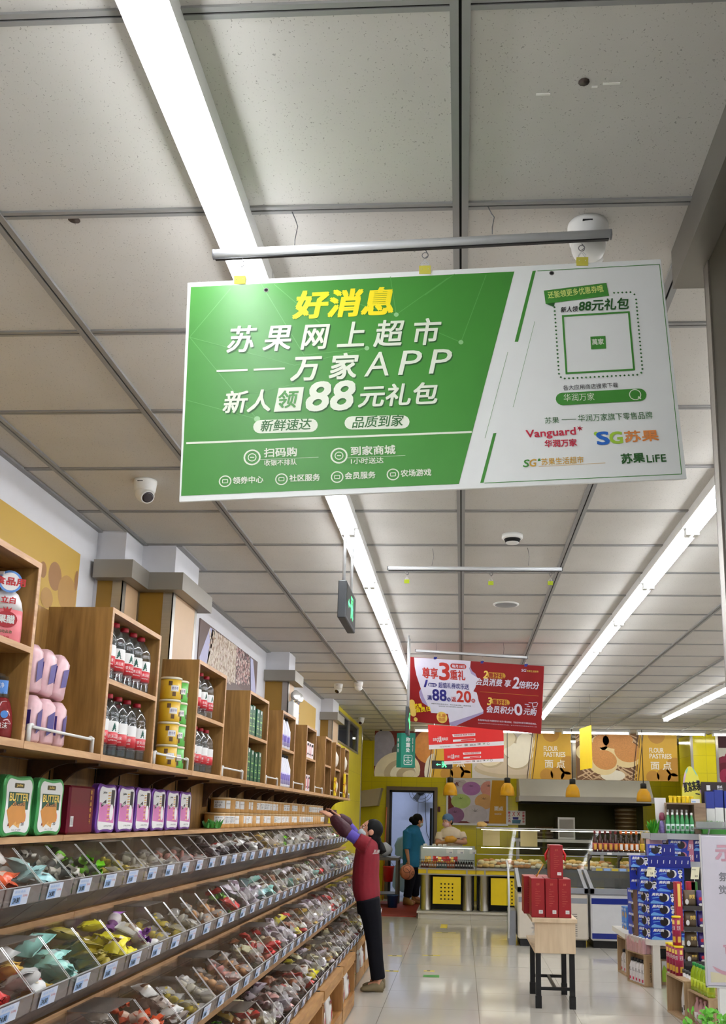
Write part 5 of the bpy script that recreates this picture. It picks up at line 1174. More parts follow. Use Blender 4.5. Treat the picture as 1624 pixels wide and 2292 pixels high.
# emergency twin lamp on the middle pilaster
t = thing('emergency_lamp', 'white twin-headed emergency lamp on the middle wall column', 'lamp', (-1.62, 8.78, 2.45)); MB(WHITE).bbox(-1.628, -1.565, 8.66, 8.93, 2.40, 2.6, .008).build('housing', t)
for y in (8.70, 8.88):
    Mq = Vector((.7, -.5, .2)).to_track_quat('Z', 'Y').to_matrix(); MB(mat('lamp chrome', (210, 210, 206), .2, .6)).lathe([(.02, -.03), (.045, 0), (.05, .03), (.044, .034)], 16, (-1.575, y, 2.655), M=Mq).build('lamp_head', t); MB(WHITE).tube([(-1.6, y, 2.6), (-1.58, y, 2.65)], .012, 8).build('neck', t)
# wooden crates along the floor
CRW = wood('golden crate wood', (150, 102, 50), (196, 148, 86), 'y'); CRD = wood('crate wood sides', (134, 90, 46), (178, 130, 76), 'z')
JC = [3.4, 4.42, 5.43, 6.45, 7.49, 8.32, 9.14, 9.95, 10.9, 11.8]
PACKW = mat('white snack bag', (228, 226, 222), .4, var=.08)
for k in range(9):
    y0, y1 = JC[k]+.02, JC[k+1]-.02; X0, X1, H_ = -1.036, (-.885 if k < 5 else -.965), (.44 if k < 5 else .395)
    t = thing('wooden_crate', 'open-fronted wooden floor crate of hanging bags, %s along the gondola foot' % nth(k), 'crate', (-.95, (y0+y1)/2, 0))
    MB(CRW).box(X1-.056, X1, y0, y1, H_-.06, H_).box(X0+.02, X1-.01, y0, y1, H_-.085, H_-.062).build('top_rail', t); MB(CRW).box(X0, X1, y0, y1, .02, .13).build('bottom_rail', t)
    for y in (y0, y1-.02): MB(CRD).box(X0, X1-.002, y, y+.02, .02, H_-.086).build('side_panel', t)
    MB(CRD).box(X0, X0+.015, y0+.02, y1-.02, .13, H_-.09).build('back_panel', t); MB(BLACK).box(X1-.05, X1-.03, y1+.0005, y1+.036, 0, H_+.003).build('post', t)
    for j in range(2):
        y = y0+.16+.33*j; t = thing('snack_bag', 'white snack bag, %s in the %s floor crate' % (('left', 'right')[j], nth(k)), 'snack bag', (X1-(.055 if k < 5 else .025), y, .131), 0, 'white bags in the floor crates')
        b = MB(PACKW); R_ = []
        for z, q, d in ((0, .9, .012), (.05, 1, .03), (.13, .95, .028), (.19, .9, .014), (.205, .92, .003)): R_.append([(d*math.cos(a)+.02*(1-z/.2), .1*q*math.sin(a)*(1+.15*abs(math.cos(a))), z) for a in [2*math.pi*i/14 for i in range(14)]])
        b.rings(R_, True, True).build('bag_body', t, False)
        pl = Plane((.052, -.07, 0), (0, 1, 0), (-.12, 0, 1)); b = MB(RED); b.uvpoly(pl, [(.03, .14), (.1, .15), (.1, .17), (.03, .165)], mat('dark red print', (120, 24, 26), .5), .001); b.uvpoly(pl, [(.02, .02), (.05, .09), (.1, .12), (.09, .09), (.06, .05)], RED, .001); b.disc(pl, (.1, .045), .01, GRN, .001); b.build('print', t, False)
# ================================================================ BAKERY AT THE BACK
z9 = lambda X, Y: (1240+X/4.229, 1560+Y/4.229)
YS = 16.55
PYELB = mat('mustard board', (212, 168, 50), .5, var=.04); BRNO = mat('mustard oval', (188, 138, 50), .5); CHBR = mat('dark brown print', (66, 42, 26), .5)
BUN = mat('bun cream print', (226, 214, 186), .5, var=.12, scale=9); BUNS = mat('bun shade print', (190, 174, 146), .5); BUNL = mat('bun light print', (238, 232, 216), .5)
CRUST = mat('sesame crust print', (208, 146, 84), .5, var=.3, scale=60); CRUSTL = mat('pastry side print', (230, 210, 160), .5); WICK = mat('wicker print', (120, 84, 54), .5); WICKL = mat('light wicker print', (206, 176, 140), .5)
GRY = mat('lilac grey bun print', (150, 146, 160), .5, var=.15); ORB = mat('orange bun print', (206, 134, 60), .5, var=.25); DKR = mat('dark red photo print', (110, 34, 26), .5); DUSK = mat('dusk photo print', (96, 88, 88), .5)
def clipx(pts, a0, a1, b0, b1):
    return [(min(max(x, a0), a1), min(max(y, b0), b1)) for x, y in pts]
def bell(b, pl, lim, c, rx, ry, m, h, rot=0, n=26):
    P = [(c[0]+rx*math.cos(t)*math.cos(rot)-ry*math.sin(t)*math.sin(rot), c[1]+rx*math.cos(t)*math.sin(rot)+ry*math.sin(t)*math.cos(rot)) for t in [2*math.pi*k/n for k in range(n)]]
    b.uvpoly(pl, clipx(P, *lim), m, h)
def board(x0, x1, yt, yb, lab, art):
    A, B, Cc = on_y(x0, yb, YS), on_y(x1, yb, YS), on_y(x0, yt, YS); z0, z1_ = on_y((x0+x1)/2, yb, YS).z, on_y((x0+x1)/2, yt, YS).z
    W_, H_ = B.x-A.x, z1_-z0; t = thing('hanging_sign', lab, 'sign', ((A.x+B.x)/2, YS, z0))
    MB(PYELB).box(A.x, B.x, YS, YS+.06, z0, z1_).build('board', t)
    for x in (A.x+.1, B.x-.1): MB(BLACK).box(x-.02, x+.02, YS+.06, YS+.1, z1_-.5, CEIL).build('hanger', t)
    pl = Plane((A.x, YS-.001, z0), (1, 0, 0), (0, 0, 1)); f = lambda x, y: (x*W_, y*H_); lim = (0, W_*.66, 0, H_)
    b = MB(BUN); art(b, pl, lambda x, y: (x*W_, y*H_), W_, H_, lim); b.build('photo_print', t)
    b = MB(PYELB); b.uvpoly(pl, [f(.59, 0), f(1, 0), f(1, 1), f(.645, 1)], PYELB, .008)
    for dx, m in ((0, CHBR), (-.035, PYELB), (-.055, CHBR), (.03, PYELB)): b.uvpoly(pl, [f(.605+dx, 0), f(.612+dx, 0), f(.672+dx, 1), f(.665+dx, 1)], m, .009)
    for c, r in (((.8, .97), .09), ((.75, .08), .07), ((.86, .12), .075), ((.97, .3), .1), ((.95, .05), .06)):
        P = [(c[0]*W_+r*H_*2*math.cos(k*.3), c[1]*H_+r*H_*2*math.sin(k*.3)) for k in range(21)]; b.uvpoly(pl, clipx(P, W_*.66, W_, 0, H_), BRNO, .0085)
    b.build('mustard_print', t)
    b = MB(BUNL); b.uvtext(pl, 'FLOUR', W_*.725, H_*.60, W_*.14, H_*.1, BUNL, .03, 0, .012); b.uvtext(pl, 'PASTRIES', W_*.725, H_*.475, W_*.215, H_*.1, BUNL, .03, 0, .012); b.uvtext(pl, '面 点', W_*.735, H_*.24, W_*.2, H_*.17, BUNL, .02, 0, .012)
    b.build('lettering', t); return t
def art1(b, pl, f, W_, H_, lim):
    b.uvpoly(pl, [f(0, 0), f(.6, 0), f(.65, 1), f(0, 1)], DKR, .0004); bell(b, pl, lim, f(.07, .62), .13*W_, .42*H_, GRY, .001, -.3); bell(b, pl, lim, f(.55, .66), .14*W_, .36*H_, ORB, .001, .1)
    bell(b, pl, lim, f(.3, .55), .12*W_, .2*H_, DUSK, .0012); bell(b, pl, lim, f(.24, .12), .24*W_, .42*H_, BUN, .0015, .25); bell(b, pl, lim, f(.62, .12), .1*W_, .4*H_, BUNL, .002)
    for k in range(4): bell(b, pl, lim, f(.27+.03*k, .12-.02*k), (.17-.035*k)*W_, (.26-.06*k)*H_, (BUNS, BUNL, BUNS, BUN)[k], .0022+.0003*k, .3)
def art2(b, pl, f, W_, H_, lim):
    b.uvpoly(pl, [f(0, 0), f(.6, 0), f(.65, 1), f(0, 1)], mat('pale photo ground', (196, 190, 184), .5), .0004)
    bell(b, pl, lim, f(.42, .2), .4*W_, .2*H_, BUNS, .001); bell(b, pl, lim, f(.42, .26), .38*W_, .18*H_, mat('bowl print', (206, 190, 168), .5), .0014)
    for x, y, rx, ry in ((.12, .62, .14, .3), (.3, .8, .16, .22), (.55, .75, .1, .22), (.2, .42, .13, .2), (.42, .58, .1, .17), (.54, .5, .1, .16), (.47, .36, .12, .17)):
        bell(b, pl, lim, f(x, y), rx*W_, ry*H_, BUNS, .002+.0004*y, .2); bell(b, pl, lim, f(x-.008, y+.02), rx*.93*W_, ry*.9*H_, BUNL if x > .3 else BUN, .0022+.0004*y, .2)
def art3(b, pl, f, W_, H_, lim):
    b.uvpoly(pl, [f(0, 0), f(.6, 0), f(.65, 1), f(0, 1)], WICK, .0004); r = random.Random(5)
    for i in range(46):
        x, y = r.uniform(0, .6), (r.uniform(0, .24) if i % 3 else r.uniform(.84, .99)); a = r.choice((.5, -.6))+r.uniform(-.15, .15); l, w_ = .11, .02
        P = [(x*W_+s*l*math.cos(a)-q*w_*math.sin(a), y*H_+s*l*math.sin(a)+q*w_*math.cos(a)) for s, q in ((-1, -.6), (1, -.6), (1, .6), (-1, .6))]; b.uvpoly(pl, clipx(P, 0, W_*.62, 0, H_), WICKL, .0007+.00002*i)
    bell(b, pl, lim, f(.36, .1), .12*W_, .12*H_, BUNL, .0018)
    for x, y, rx, ry, a in ((.13, .62, .12, .2, 0), (.24, .8, .1, .17, .2), (.36, .8, .13, .2, -.15), (.46, .84, .12, .15, 0), (.5, .58, .16, .28, -.2), (.27, .4, .15, .26, -.25)):
        h = .002+.0012*(1-y); bell(b, pl, lim, f(x-.012, y-.03), rx*W_, ry*H_, CRUSTL, h, a); bell(b, pl, lim, f(x+.01, y+.03), rx*.82*W_, ry*.8*H_, CRUST, h+.0004, a)
board(836, 1054, 1637, 1739.5, 'mustard bakery sign with dark red photo of buns, leftmost of three', art1)
board(1056, 1278.5, 1638, 1743, 'mustard bakery sign with photo of white steamed buns, middle of three', art2)
board(1290, 1517.5, 1642, 1747, 'mustard bakery sign with photo of sesame pastries, rightmost of three', art3)
# exit sign facing the viewer, small yellow promo panel edge-on
Ye = 13.2; a, c = on_y(966, 1702, Ye), on_y(1012, 1721, Ye)
t = thing('exit_sign', 'black exit sign facing the viewer with green arrow and running man', 'exit sign', ((a.x+c.x)/2, Ye, c.z)); MB(BLACK).box(a.x, c.x, Ye, Ye+.03, c.z, a.z).build('housing', t)
pl = Plane(((a.x+c.x)/2, Ye-.001, (a.z+c.z)/2), (1, 0, 0), (0, 0, 1)); b = MB(EXG); runner(b, pl, .02, 0, (a.z-c.z)*1.0); b.build('running_man', t)
MB(ALU).tube([(a.x+.03, Ye+.015, a.z), (a.x+.03, Ye+.015, CEIL)], .006).build('pole', t); MB(ALU).tube([(c.x-.03, Ye+.015, a.z), (c.x-.03, Ye+.015, CEIL)], .006).build('pole', t)
Yq = 12.0; a, c = on_y(1296, 1632, Yq), on_y(1311, 1724, Yq)
t = thing('hanging_banner', 'yellow and blue promo panel seen nearly edge-on before the pastry sign', 'banner', (a.x, Yq, c.z))
pm = MB(YC); pm.add([(a.x, Yq, c.z+.0), (c.x, Yq-.55, c.z), (c.x, Yq-.55, a.z), (a.x, Yq, a.z), (a.x+.004, Yq, c.z), (c.x+.004, Yq-.55, c.z), (c.x+.004, Yq-.55, a.z), (a.x+.004, Yq, a.z)], [(0, 1, 2, 3), (7, 6, 5, 4), (0, 4, 5, 1), (3, 2, 6, 7), (0, 3, 7, 4), (1, 5, 6, 2)]); pm.build('sheet', t)
for u in (.05, .95): MB(WIRE).tube([(a.x+(c.x-a.x)*u, Yq-.55*u, a.z), (a.x+(c.x-a.x)*u, Yq-.55*u, CEIL)], .0015, 5).build('wire', t)

# pendant lamps
AMB = mat('amber lamp shade', (240, 178, 36), .35); BULB = glow('warm bulb', (1.0, .82, .55), 30)
def pendant(x, y, lab):
    p = on_y(x, y, 15.9); t = thing('pendant_lamp', lab, 'pendant lamp', (p.x, 15.9, p.z), 0, 'amber pendant lamps'); R_ = .118
    MB(AMB).lathe([(R_, -.09), (R_*.98, -.03), (R_*.85, .05), (R_*.55, .105), (.045, .125), (.04, .12), (R_*.5, .095), (R_*.8, .045), (R_*.93, -.03), (R_*.95, -.09)], 24).build('shade', t, False)
    MB(BLACK).lathe([(.05, .12), (.05, .2), (.03, .21)], 14).build('socket', t, False); MB(BULB).ell((0, 0, -.02), (.04, .04, .05), 12, 8).build('bulb', t, False); MB(BLACK).tube([(0, 0, .2), (0, 0, CEIL-p.z)], .006, 6).build('cord', t, False)
for k, (x, y) in enumerate(((1007, 1768), (1135, 1769), (1281, 1772), (1440, 1782))): pendant(x, y, 'amber dome pendant lamp over the bakery counter, %s from the left' % nth(k))

# counter
YF = 15.56
STONE = mat('pale stone plinth', (206, 202, 192), .3)
o = MB(STONE).box(-.70, 4.4, YF-.06, YF+1.1, .085, .115, STONE).box(-.68, 4.4, YF-.03, YF+1.1, .0, .085, FLOORM).build('trim_3'); o['kind'] = 'structure'
PAN = mat('yellow counter panel', (240, 208, 20), .35); PAND = mat('perforation', (40, 32, 10), .8)
MX = [-.69, .235, 1.36, 2.5, 3.64]
for k in range(4):
    x0, x1 = MX[k]+.004, MX[k+1]-.004; t = thing('serving_counter', 'steel and yellow serving counter section, %s from the left' % nth(k), 'counter', ((x0+x1)/2, YF+.4, .116))
    b = MB(STEEL)
    for x in (x0+.13, x1-.13): MB(STEEL).lathe([(.092, .116), (.085, .13), (.085, .66), (.09, .672)], 24, (x, YF+.16, 0)).build('round_leg', t)
    MB(STEEL).box(x0, x1, YF-.03, YF+.9, .672, .69).build('lower_ledge', t); MB(PAN).box(x0, x1, YF, YF+.8, .69, .755).build('yellow_band', t); MB(STEEL).box(x0, x1, YF-.03, YF+.9, .755, .775).build('worktop', t)
    MB(BLACK).box(x0+.02, x1-.02, YF+.35, YF+.8, .116, .672).build('dark_carcass', t)
    for x in (x0+.14, x1-.14): MB(STEEL).box(x-.012, x+.012, YF-.012, YF, .69, .755).build('band_bracket', t)
    fpn = MB(PAN).box(x0+.235, x1-.235, YF+.02, YF+.06, .225, .64).build('front_panel', t); b = MB(PAND); pl = Plane((x0, YF+.019, 0), (1, 0, 0), (0, 0, 1)); n = 5 if k == 0 else 7
    for i in range(4):
        for j in range(n): b = MB(PAND); b.disc(pl, ((x1-x0)/2-.09+.06*i+(.0 if k == 0 else .1), .30+.058*j if k == 0 else .26+.055*j), .0135, PAND, .0008, 10).build('vent_hole', fpn)
# low glass case with basket of jars on the first section
t = thing('display_case', 'low slanted glass case on the left counter section', 'display case', (-.23, YF+.45, .776)); gx0, gx1 = -.68, .225
MB(GLASS).add([(gx0, YF+.12, .80), (gx1, YF+.12, .80), (gx1, YF+.32, 1.1), (gx0, YF+.32, 1.1)], [(0, 1, 2, 3)]).box(gx0, gx1, YF+.32, YF+.75, 1.1, 1.106).build('glass', t)
for x in (gx0, gx1-.005): MB(GLASS).prism([(YF+.12, .80), (YF+.75, .80), (YF+.75, 1.1), (YF+.32, 1.1)], 'x', x, x+.005).build('glass_end', t)
MB(ALU).box(gx0, gx1, YF+.12, YF+.8, .776, .80).box(gx0, gx1, YF+.74, YF+.76, .80, 1.106).build('frame', t)
MB(glow('case tube', (1, .95, .85), 6)).tube([(gx0+.05, YF+.36, 1.08), (gx1-.05, YF+.36, 1.08)], .0045, 8).build('lamp_tube', t)
t = thing('wire_basket', 'long black wire basket of small jars on the counter edge', 'basket', (-.23, YF+.04, .776)); b = MB(BLACK)
for z in (.79, .85, .905): b.box(gx0+.01, gx1-.02, YF-.022, YF-.016, z, z+.007)
for i in range(30): x = gx0+.015+i*.0298; b.box(x, x+.005, YF-.024, YF-.016, .776, .915)
b.box(gx0+.01, gx1-.02, YF-.02, YF+.1, .776, .779); b.build('wire_mesh', t)
JC2 = [('red-brown', (150, 60, 40)), ('amber', (226, 160, 80)), ('grey-green', (110, 130, 120)), ('orange', (206, 100, 50)), ('dark brown', (56, 30, 24))]
for i in range(20):
    nm, c = JC2[min(4, i//3) if i < 8 else (2 if i < 10 else 3 if i < 13 else 4)]; x = gx0+.05+i*.042
    t = thing('sauce_jar', 'small %s jar in the black basket, %s from the left' % (nm, nth(i)), 'jar', (x, YF+.03, .7795), 0, 'jars in the black basket')
    MB(mat('jar '+nm, c, .2, var=.2)).lathe([(.018, 0), (.02, .004), (.02, .07), (.014, .085)], 10).build('jar_body', t, False); MB(GOLD if i < 13 else BLACK).lathe([(.016, .085), (.016, .105)], 10).build('lid', t, False)
    b = MB(PAPERW); cyl_patch(b, .0203, -2.2, -.9, .03, .06, PAPERW, n=4); b.build('label', t, False)
for k, (x0, x1, m) in enumerate(((-.47, -.24, RED), (-.24, -.06, RED), (-.6, -.5, mat('amber pack', (236, 180, 90), .4)))):
    b = MB(m); pillow(b, (m, PYEL, PAPERW), x1-x0, .16, .04, k, Matrix.Translation(((x0+x1)/2, YF+.42, .88)) @ Matrix.Rotation(.9, 4, 'X')); tag(b.build('snack_pack', loc=((x0+x1)/2, YF+.42, .81)), '%s snack pack lying in the low glass case' % ('left red', 'right red', 'amber')[k], 'snack pack')
for k, x in enumerate((675, 820, 915, 992, 1075, 1258, 1460)):
    big = k in (4, 5, 6); p = on_y(860+x/7.382, 1790+(905 if big else 820)/7.382, YF+.14 if big else YF+.3); s = 1.8 if big else 1
    p.y = YF+.3; p.z = 1.107 if not big else 1.0
    if big: p.y = YF+.235
    t = thing('price_card', 'white price card on the low glass case, %s from the left' % nth(k), 'price card', p)
    MB(PAPERW).box(p.x-.03*s, p.x+.03*s, p.y-.03, p.y-.026, p.z, p.z+.038*s).build('card', t); pl = Plane((p.x-.03*s, p.y-.0301, p.z), (1, 0, 0), (0, 0, 1)); b = MB(NAVY); b.uvtext(pl, '8.80', .03*s, .006, .02*s, .01*s, NAVY, .02); b.build('print', t)
# tall glass cases with pastries
PAST = [mat('pastry golden', (232, 190, 116), .5, var=.25, scale=30), mat('pastry cream', (240, 222, 176), .5, var=.15, scale=30), mat('pastry brown', (196, 136, 80), .5, var=.3, scale=30), mat('pastry pale', (236, 226, 204), .5, var=.1)]
CASEL = glow('warm case light', (1, .9, .72), 10)
def pastry(m, s, seed): 
    b = MB(m); b.ell((0, 0, s*.5), (s, s, s*.55), 10, 6, f=lambda v: 1+.06*math.sin(6*v.x+seed)); return b
PM = []
for k in range(3):
    x0, x1 = MX[k+1]+.01, MX[k+2]-.01; t = thing('display_case', 'tall glass pastry case, %s from the left on the counter' % nth(k), 'display case', ((x0+x1)/2, YF+.4, .776))
    MB(GLASS).add([(x0, YF+.02, .79), (x1, YF+.02, .79), (x1, YF+.12, 1.41), (x0, YF+.12, 1.41)], [(0, 1, 2, 3)]).build('front_glass', t)
    for x in (x0, x1-.006): MB(GLASS).prism([(YF+.02, .79), (YF+.7, .79), (YF+.7, 1.41), (YF+.12, 1.41)], 'x', x, x+.006).build('end_glass', t)
    MB(GLASS).box(x0+.006, x1-.006, YF+.2, YF+.62, 1.12, 1.128).build('glass_shelf', t)
    MB(STEEL).box(x0, x1, YF+.02, YF+.7, .776, .79).build('floor_plate', t); MB(ALU).box(x0, x1, YF+.1, YF+.72, 1.41, 1.425).box(x0, x1, YF+.02, YF+.05, 1.0, 1.008).build('top_frame', t)
    for y, z in ((YF+.2, 1.39), (YF+.24, 1.105)): MB(CASEL).tube([(x0+.08, y, z), (x1-.08, y, z)], .0035, 8).build('lamp_tube', t)
    for row in (1, 2): MB(STEEL).box(x0+.01, x1-.01, YF+.065+.12*row, YF+.185+.12*row, .79, .79+.035*row).build('tray_step', t)
    r = random.Random(k)
    for row in range(3):
        n = 11
        for i in range(n):
            x = x0+.06+(x1-x0-.12)*(i+.5*(row % 2)*.5)/(n-.5); y = YF+.13+.12*row; s = r.uniform(.05, .068); m = PAST[(i//3+row+k) % 4]
            lab = 'pastry in the %s tall glass case, %s row, %s from the left' % (nth(k), ('front', 'middle', 'back')[row], nth(i)); key = (PAST.index(m))
            z = .791+.02*row
            if len(PM) < 4 and not any(q[0] == key for q in PM):
                o = pastry(m, .05, key).build('pastry'); o.location = (x, y, .791+.035*row); tag(o, lab, 'pastry', 'pastries in the tall glass cases'); PM.append((key, o))
            else:
                src = [q[1] for q in PM if q[0] == key]; src = src[0] if src else PM[0][1]
                c = src.copy(); COL.objects.link(c); c.location = (x, y, .791+.035*row); c.scale = (s/.05, s/.05, s/.05*r.uniform(.9, 1.3)); c['label'] = lab
    if k == 0:
        for i in range(2):
            xx = x0+.25+.62*i; b = MB(mat('kraft sheet', (206, 186, 140), .6)).box(xx-.14, xx+.14, YF+.5, YF+.504, 1.129, 1.38); tag(b.build('paper_notice', loc=(xx, YF+.5, 1.129)), 'paper sheet standing inside the first tall case, %s one' % ('left', 'right')[i], 'notice')
b = MB(PAST[0]); b.ell((.33, YF+.25, 1.47), (.085, .07, .05), 14, 8, f=lambda v: 1+.08*math.sin(8*v.x)); tag(b.build('bread_loaf', loc=(.33, YF+.25, 1.425)), 'bread loaf lying on top of the tall glass case', 'bread')

# kitchen back wall furniture
YK = YB-.02
a, c = on_y(1003, 1745, YK), on_y(1132, 1844, YK)
t = thing('wall_poster', 'framed kitchen poster of coloured dumplings on the yellow wall', 'poster', ((a.x+c.x)/2, YK, c.z)); MB(ALU).box(a.x-.04, c.x+.04, YK-.03, YK+.015, c.z-.04, a.z+.04).build('frame', t)
pl = Plane((a.x, YK-.031, c.z), (1, 0, 0), (0, 0, 1)); W_, H_ = c.x-a.x, a.z-c.z; b = MB(PAPERW); lim = (0, W_*.73, 0, H_); b.uvpoly(pl, [(0, 0), (W_*.73, 0), (W_*.73, H_), (0, H_)], mat('pale dish print', (206, 202, 216), .5), .0004); b.uvpoly(pl, [(W_*.70, 0), (W_, 0), (W_, H_), (W_*.76, H_)], mat('amber print', (206, 150, 20), .5), .004)
b.uvpoly(pl, [(0, 0), (W_*.2, 0), (0, H_*.75)], DKR, .0006); b.uvpoly(pl, [(0, 0), (W_*.72, 0), (W_*.72, H_*.05), (W_*.1, H_*.04)], DKR, .0007)
for x, y, rx, ry, col in ((.4, .8, .16, .16, (176, 120, 190)), (.7, .8, .14, .18, (222, 156, 146)), (.22, .5, .17, .17, (176, 200, 120)), (.62, .5, .16, .18, (214, 166, 110)), (.12, .18, .16, .18, (140, 96, 140)), (.47, .2, .21, .22, (196, 190, 200)), (.45, .97, .2, .1, (226, 222, 226)), (.2, .92, .12, .1, (190, 180, 190))):
    m = mat('dumpling %d %d' % col[:2], col, .5, var=.15, scale=12); m2 = mat('dumpling fold %d %d' % col[:2], [v*.66 for v in col], .5); c_ = (x*W_, y*H_); bell(b, pl, lim, c_, rx*W_, ry*H_, m, .001+.0006*(1-y))
    for k in range(7): an = .5+k*.36; b.uvpoly(pl, clipx([(c_[0]-.012, c_[1]+ry*H_*.3), (c_[0]+.012, c_[1]+ry*H_*.3), (c_[0]+rx*W_*.85*math.cos(an*1.05), c_[1]+ry*H_*.85*math.sin(an)-.03)], *lim), m2, .002+.0006*(1-y))
b.uvtext(pl, '面点', W_*.8, H_*.3, W_*.15, H_*.1, PAPERW, .03, 0, .006); b.uvtext(pl, '现做现卖', W_*.8, H_*.2, W_*.12, H_*.04, PAPERW, 0, 0, .006); b.uvtext(pl, '点', W_*.1, H_*.86, W_*.08, H_*.08, DKR, .03, 0, .004); b.build('photo_print', t)
a, c = on_y(1134, 1814, YK), on_y(1176, 1847, YK)
t = thing('notice_board', 'white kitchen notice with red characters and crossed-out signs', 'notice', ((a.x+c.x)/2, YK, c.z)); MB(PAPERW).bbox(a.x, c.x, YK-.012, YK+.01, c.z, a.z, .006).build('board', t)
pl = Plane((a.x, YK-.013, c.z), (1, 0, 0), (0, 0, 1)); W_, H_ = c.x-a.x, a.z-c.z; b = MB(CRIM)
for i, ch in enumerate('禁止入内'): b.uvtext(pl, ch, W_*.06, H_*(.78-.2*i), W_*.12, H_*.15, CRIM, .03)
for i, ch in enumerate('注意安全'): b.uvtext(pl, ch, W_*.82, H_*(.78-.2*i), W_*.12, H_*.15, CRIM, .03)
for x in (.36, .62):
    for s in (-1, 1): b.uvpoly(pl, [(W_*(x-.08*s), H_*.62), (W_*(x-.05*s), H_*.62), (W_*(x+.08*s), H_*.92), (W_*(x+.05*s), H_*.92)][::s], CRIM, .001)
b.uvpoly(pl, [(W_*.28, H_*.1), (W_*.7, H_*.1), (W_*.74, H_*.35), (W_*.28, H_*.35)], mat('slate blue print', (70, 120, 150), .5)); b.uvpoly(pl, [(W_*.32, H_*.38), (W_*.6, H_*.38), (W_*.62, H_*.55), (W_*.3, H_*.55)], NAVY); b.build('print', t)
HOODM = mat('hood steel', (186, 184, 178), .4, .3, var=.1, scale=3)
HX0, HX1 = on_y(1160, 1790, 18.0).x, on_y(1462, 1790, 18.0).x
t = thing('extractor_hood', 'wide steel extractor hood over the kitchen stoves', 'hood', ((HX0+HX1)/2, 18.5, 1.88))
MB(HOODM).box(HX0, HX1, 17.9, YB-.01, 1.90, 2.0).prism([(17.9, 2.0), (YB-.01, 2.0), (YB-.01, 2.36), (18.3, 2.36)], 'x', HX0+.02, HX1-.02).build('canopy', t); MB(DARK).box(HX0+.05, HX1-.05, 17.95, YB-.05, 1.86, 1.899).build('filter', t)
MB(STEEL).box(1.9, 2.4, 18.4, 18.9, 2.36, CEIL).build('duct', t)
struct(MB(mat('painted hood shade', (70, 66, 20), .7)).box(HX0+.05, HX1-.02, YB-.03, YB-.003, .9, 1.86), 'wall_hood_shade')  # dark yellow panel: shade below the hood painted onto the wall
BAMB = mat('dark steamer wood', (88, 66, 36), .5, var=.3); BAMR = mat('steamer steel band', (150, 140, 120), .35, .7)
for k, (px0, py, n, rr_) in enumerate(((1400, 1857, 8, .2), (1217, 1852, 3, .17))):
    c = on_y(px0, py, 18.4)
    for i in range(n):
        t = thing('food_steamer', 'round dark steamer tray, %s from the bottom of the %s stack' % (nth(i), ('tall right', 'short left')[k]), 'steamer', (c.x, 18.4, 1.215+.075*i), 0, 'stacked food steamers'); MB(BAMB).lathe([(rr_, 0), (rr_, .07), (rr_*.96, .074)], 24).build('tray', t, False); MB(BAMR).lathe([(rr_*1.005, .022), (rr_*1.005, .048)], 24).build('band', t, False)
t = thing('kitchen_counter', 'steel kitchen bench along the back wall carrying the steamers', 'counter', (2.4, 18.5, 0)); MB(STEEL).box(1.0, 4.2, 18.05, 18.95, 1.16, 1.2144).build('worktop', t)
for x in (1.05, 2.6, 4.15): MB(STEEL).box(x-.03, x+.03, 18.1, 18.16, 0, 1.16).build('leg', t)
a = on_y(1233, 1856, 18.7); t = thing('steel_cabinet', 'small steel cabinet beside the short steamer stack', 'cabinet', (a.x+.2, 18.7, 1.215)); MB(STEEL).box(a.x+.1, a.x+.42, 18.4, 18.9, 1.2146, 1.62).build('body', t); MB(STEELD).box(a.x+.13, a.x+.39, 18.385, 18.399, 1.25, 1.58).build('door', t)
p = on_y(982, 1811, YK); o = MB(mat('dark red switch', (90, 34, 34), .4)).box(p.x-.025, p.x+.025, YK-.015, YK+.015, p.z-.05, p.z+.05).build('wall_switch', loc=(p.x, YK, p.z)); tag(o, 'small dark red switch box right of the kitchen door', 'switch')
# store room beyond the door: fan, shelves of bags
p = on_y(942, 1770, 21.6); t = thing('wall_fan', 'dark wall fan seen through the kitchen door', 'fan', p)
MB(BLACK).lathe([(.09, -.1), (.1, 0), (.05, .16)], 14, p, M=Matrix.Rotation(-math.pi/2, 3, 'X')).build('motor', t)
for r_ in (.12, .2, .27): MB(BLACK).tube(loop(p+Vector((0, -.12, 0)), r_, Vector((1, 0, 0)), Vector((0, .3, 1)).normalized(), 24), .005, 5).build('guard_ring', t)
for k in range(3):
    an = k*2.1; d = Vector((math.cos(an), 0, math.sin(an))); s = Vector((-math.sin(an), .3, math.cos(an)))*.05; P = p+Vector((0, -.06, 0)); MB(mat('fan blade', (60, 62, 70), .5)).add([P+d*.05-s, P+d*.24-s*1.6, P+d*.25+s, P+d*.05+s, P+d*.05-s+Vector((0, .01, 0)), P+d*.24-s*1.6+Vector((0, .01, 0)), P+d*.25+s+Vector((0, .01, 0)), P+d*.05+s+Vector((0, .01, 0))], [(0, 1, 2, 3), (7, 6, 5, 4)]).build('blade', t)
MB(BLACK).box(p.x-.03, p.x+.03, p.y, 22.0, p.z-.03, p.z+.03).build('bracket', t)
strand('power_cord', [p+Vector((.09, .1, -.1)), p+Vector((.1, .3, -.5)), p+Vector((.12, .33, -.9)), p+Vector((.35, .36, -1.5)), p+Vector((.5, .37, -2.1))], .006, 'thin cord hanging from the store room fan', 'cord', None, BLACK)
strand('pull_cord', [p+Vector((-.06, -.05, -.1)), p+Vector((-.065, -.05, -.9))], .005, 'short pull cord under the store room fan', 'cord', None, BLACK)
la = bpy.data.lights.new('store_room_lamp', 'AREA'); la.shape = 'RECTANGLE'; la.size = 1.2; la.size_y = .1; la.energy = 20; la.color = (.78, .86, 1.0)
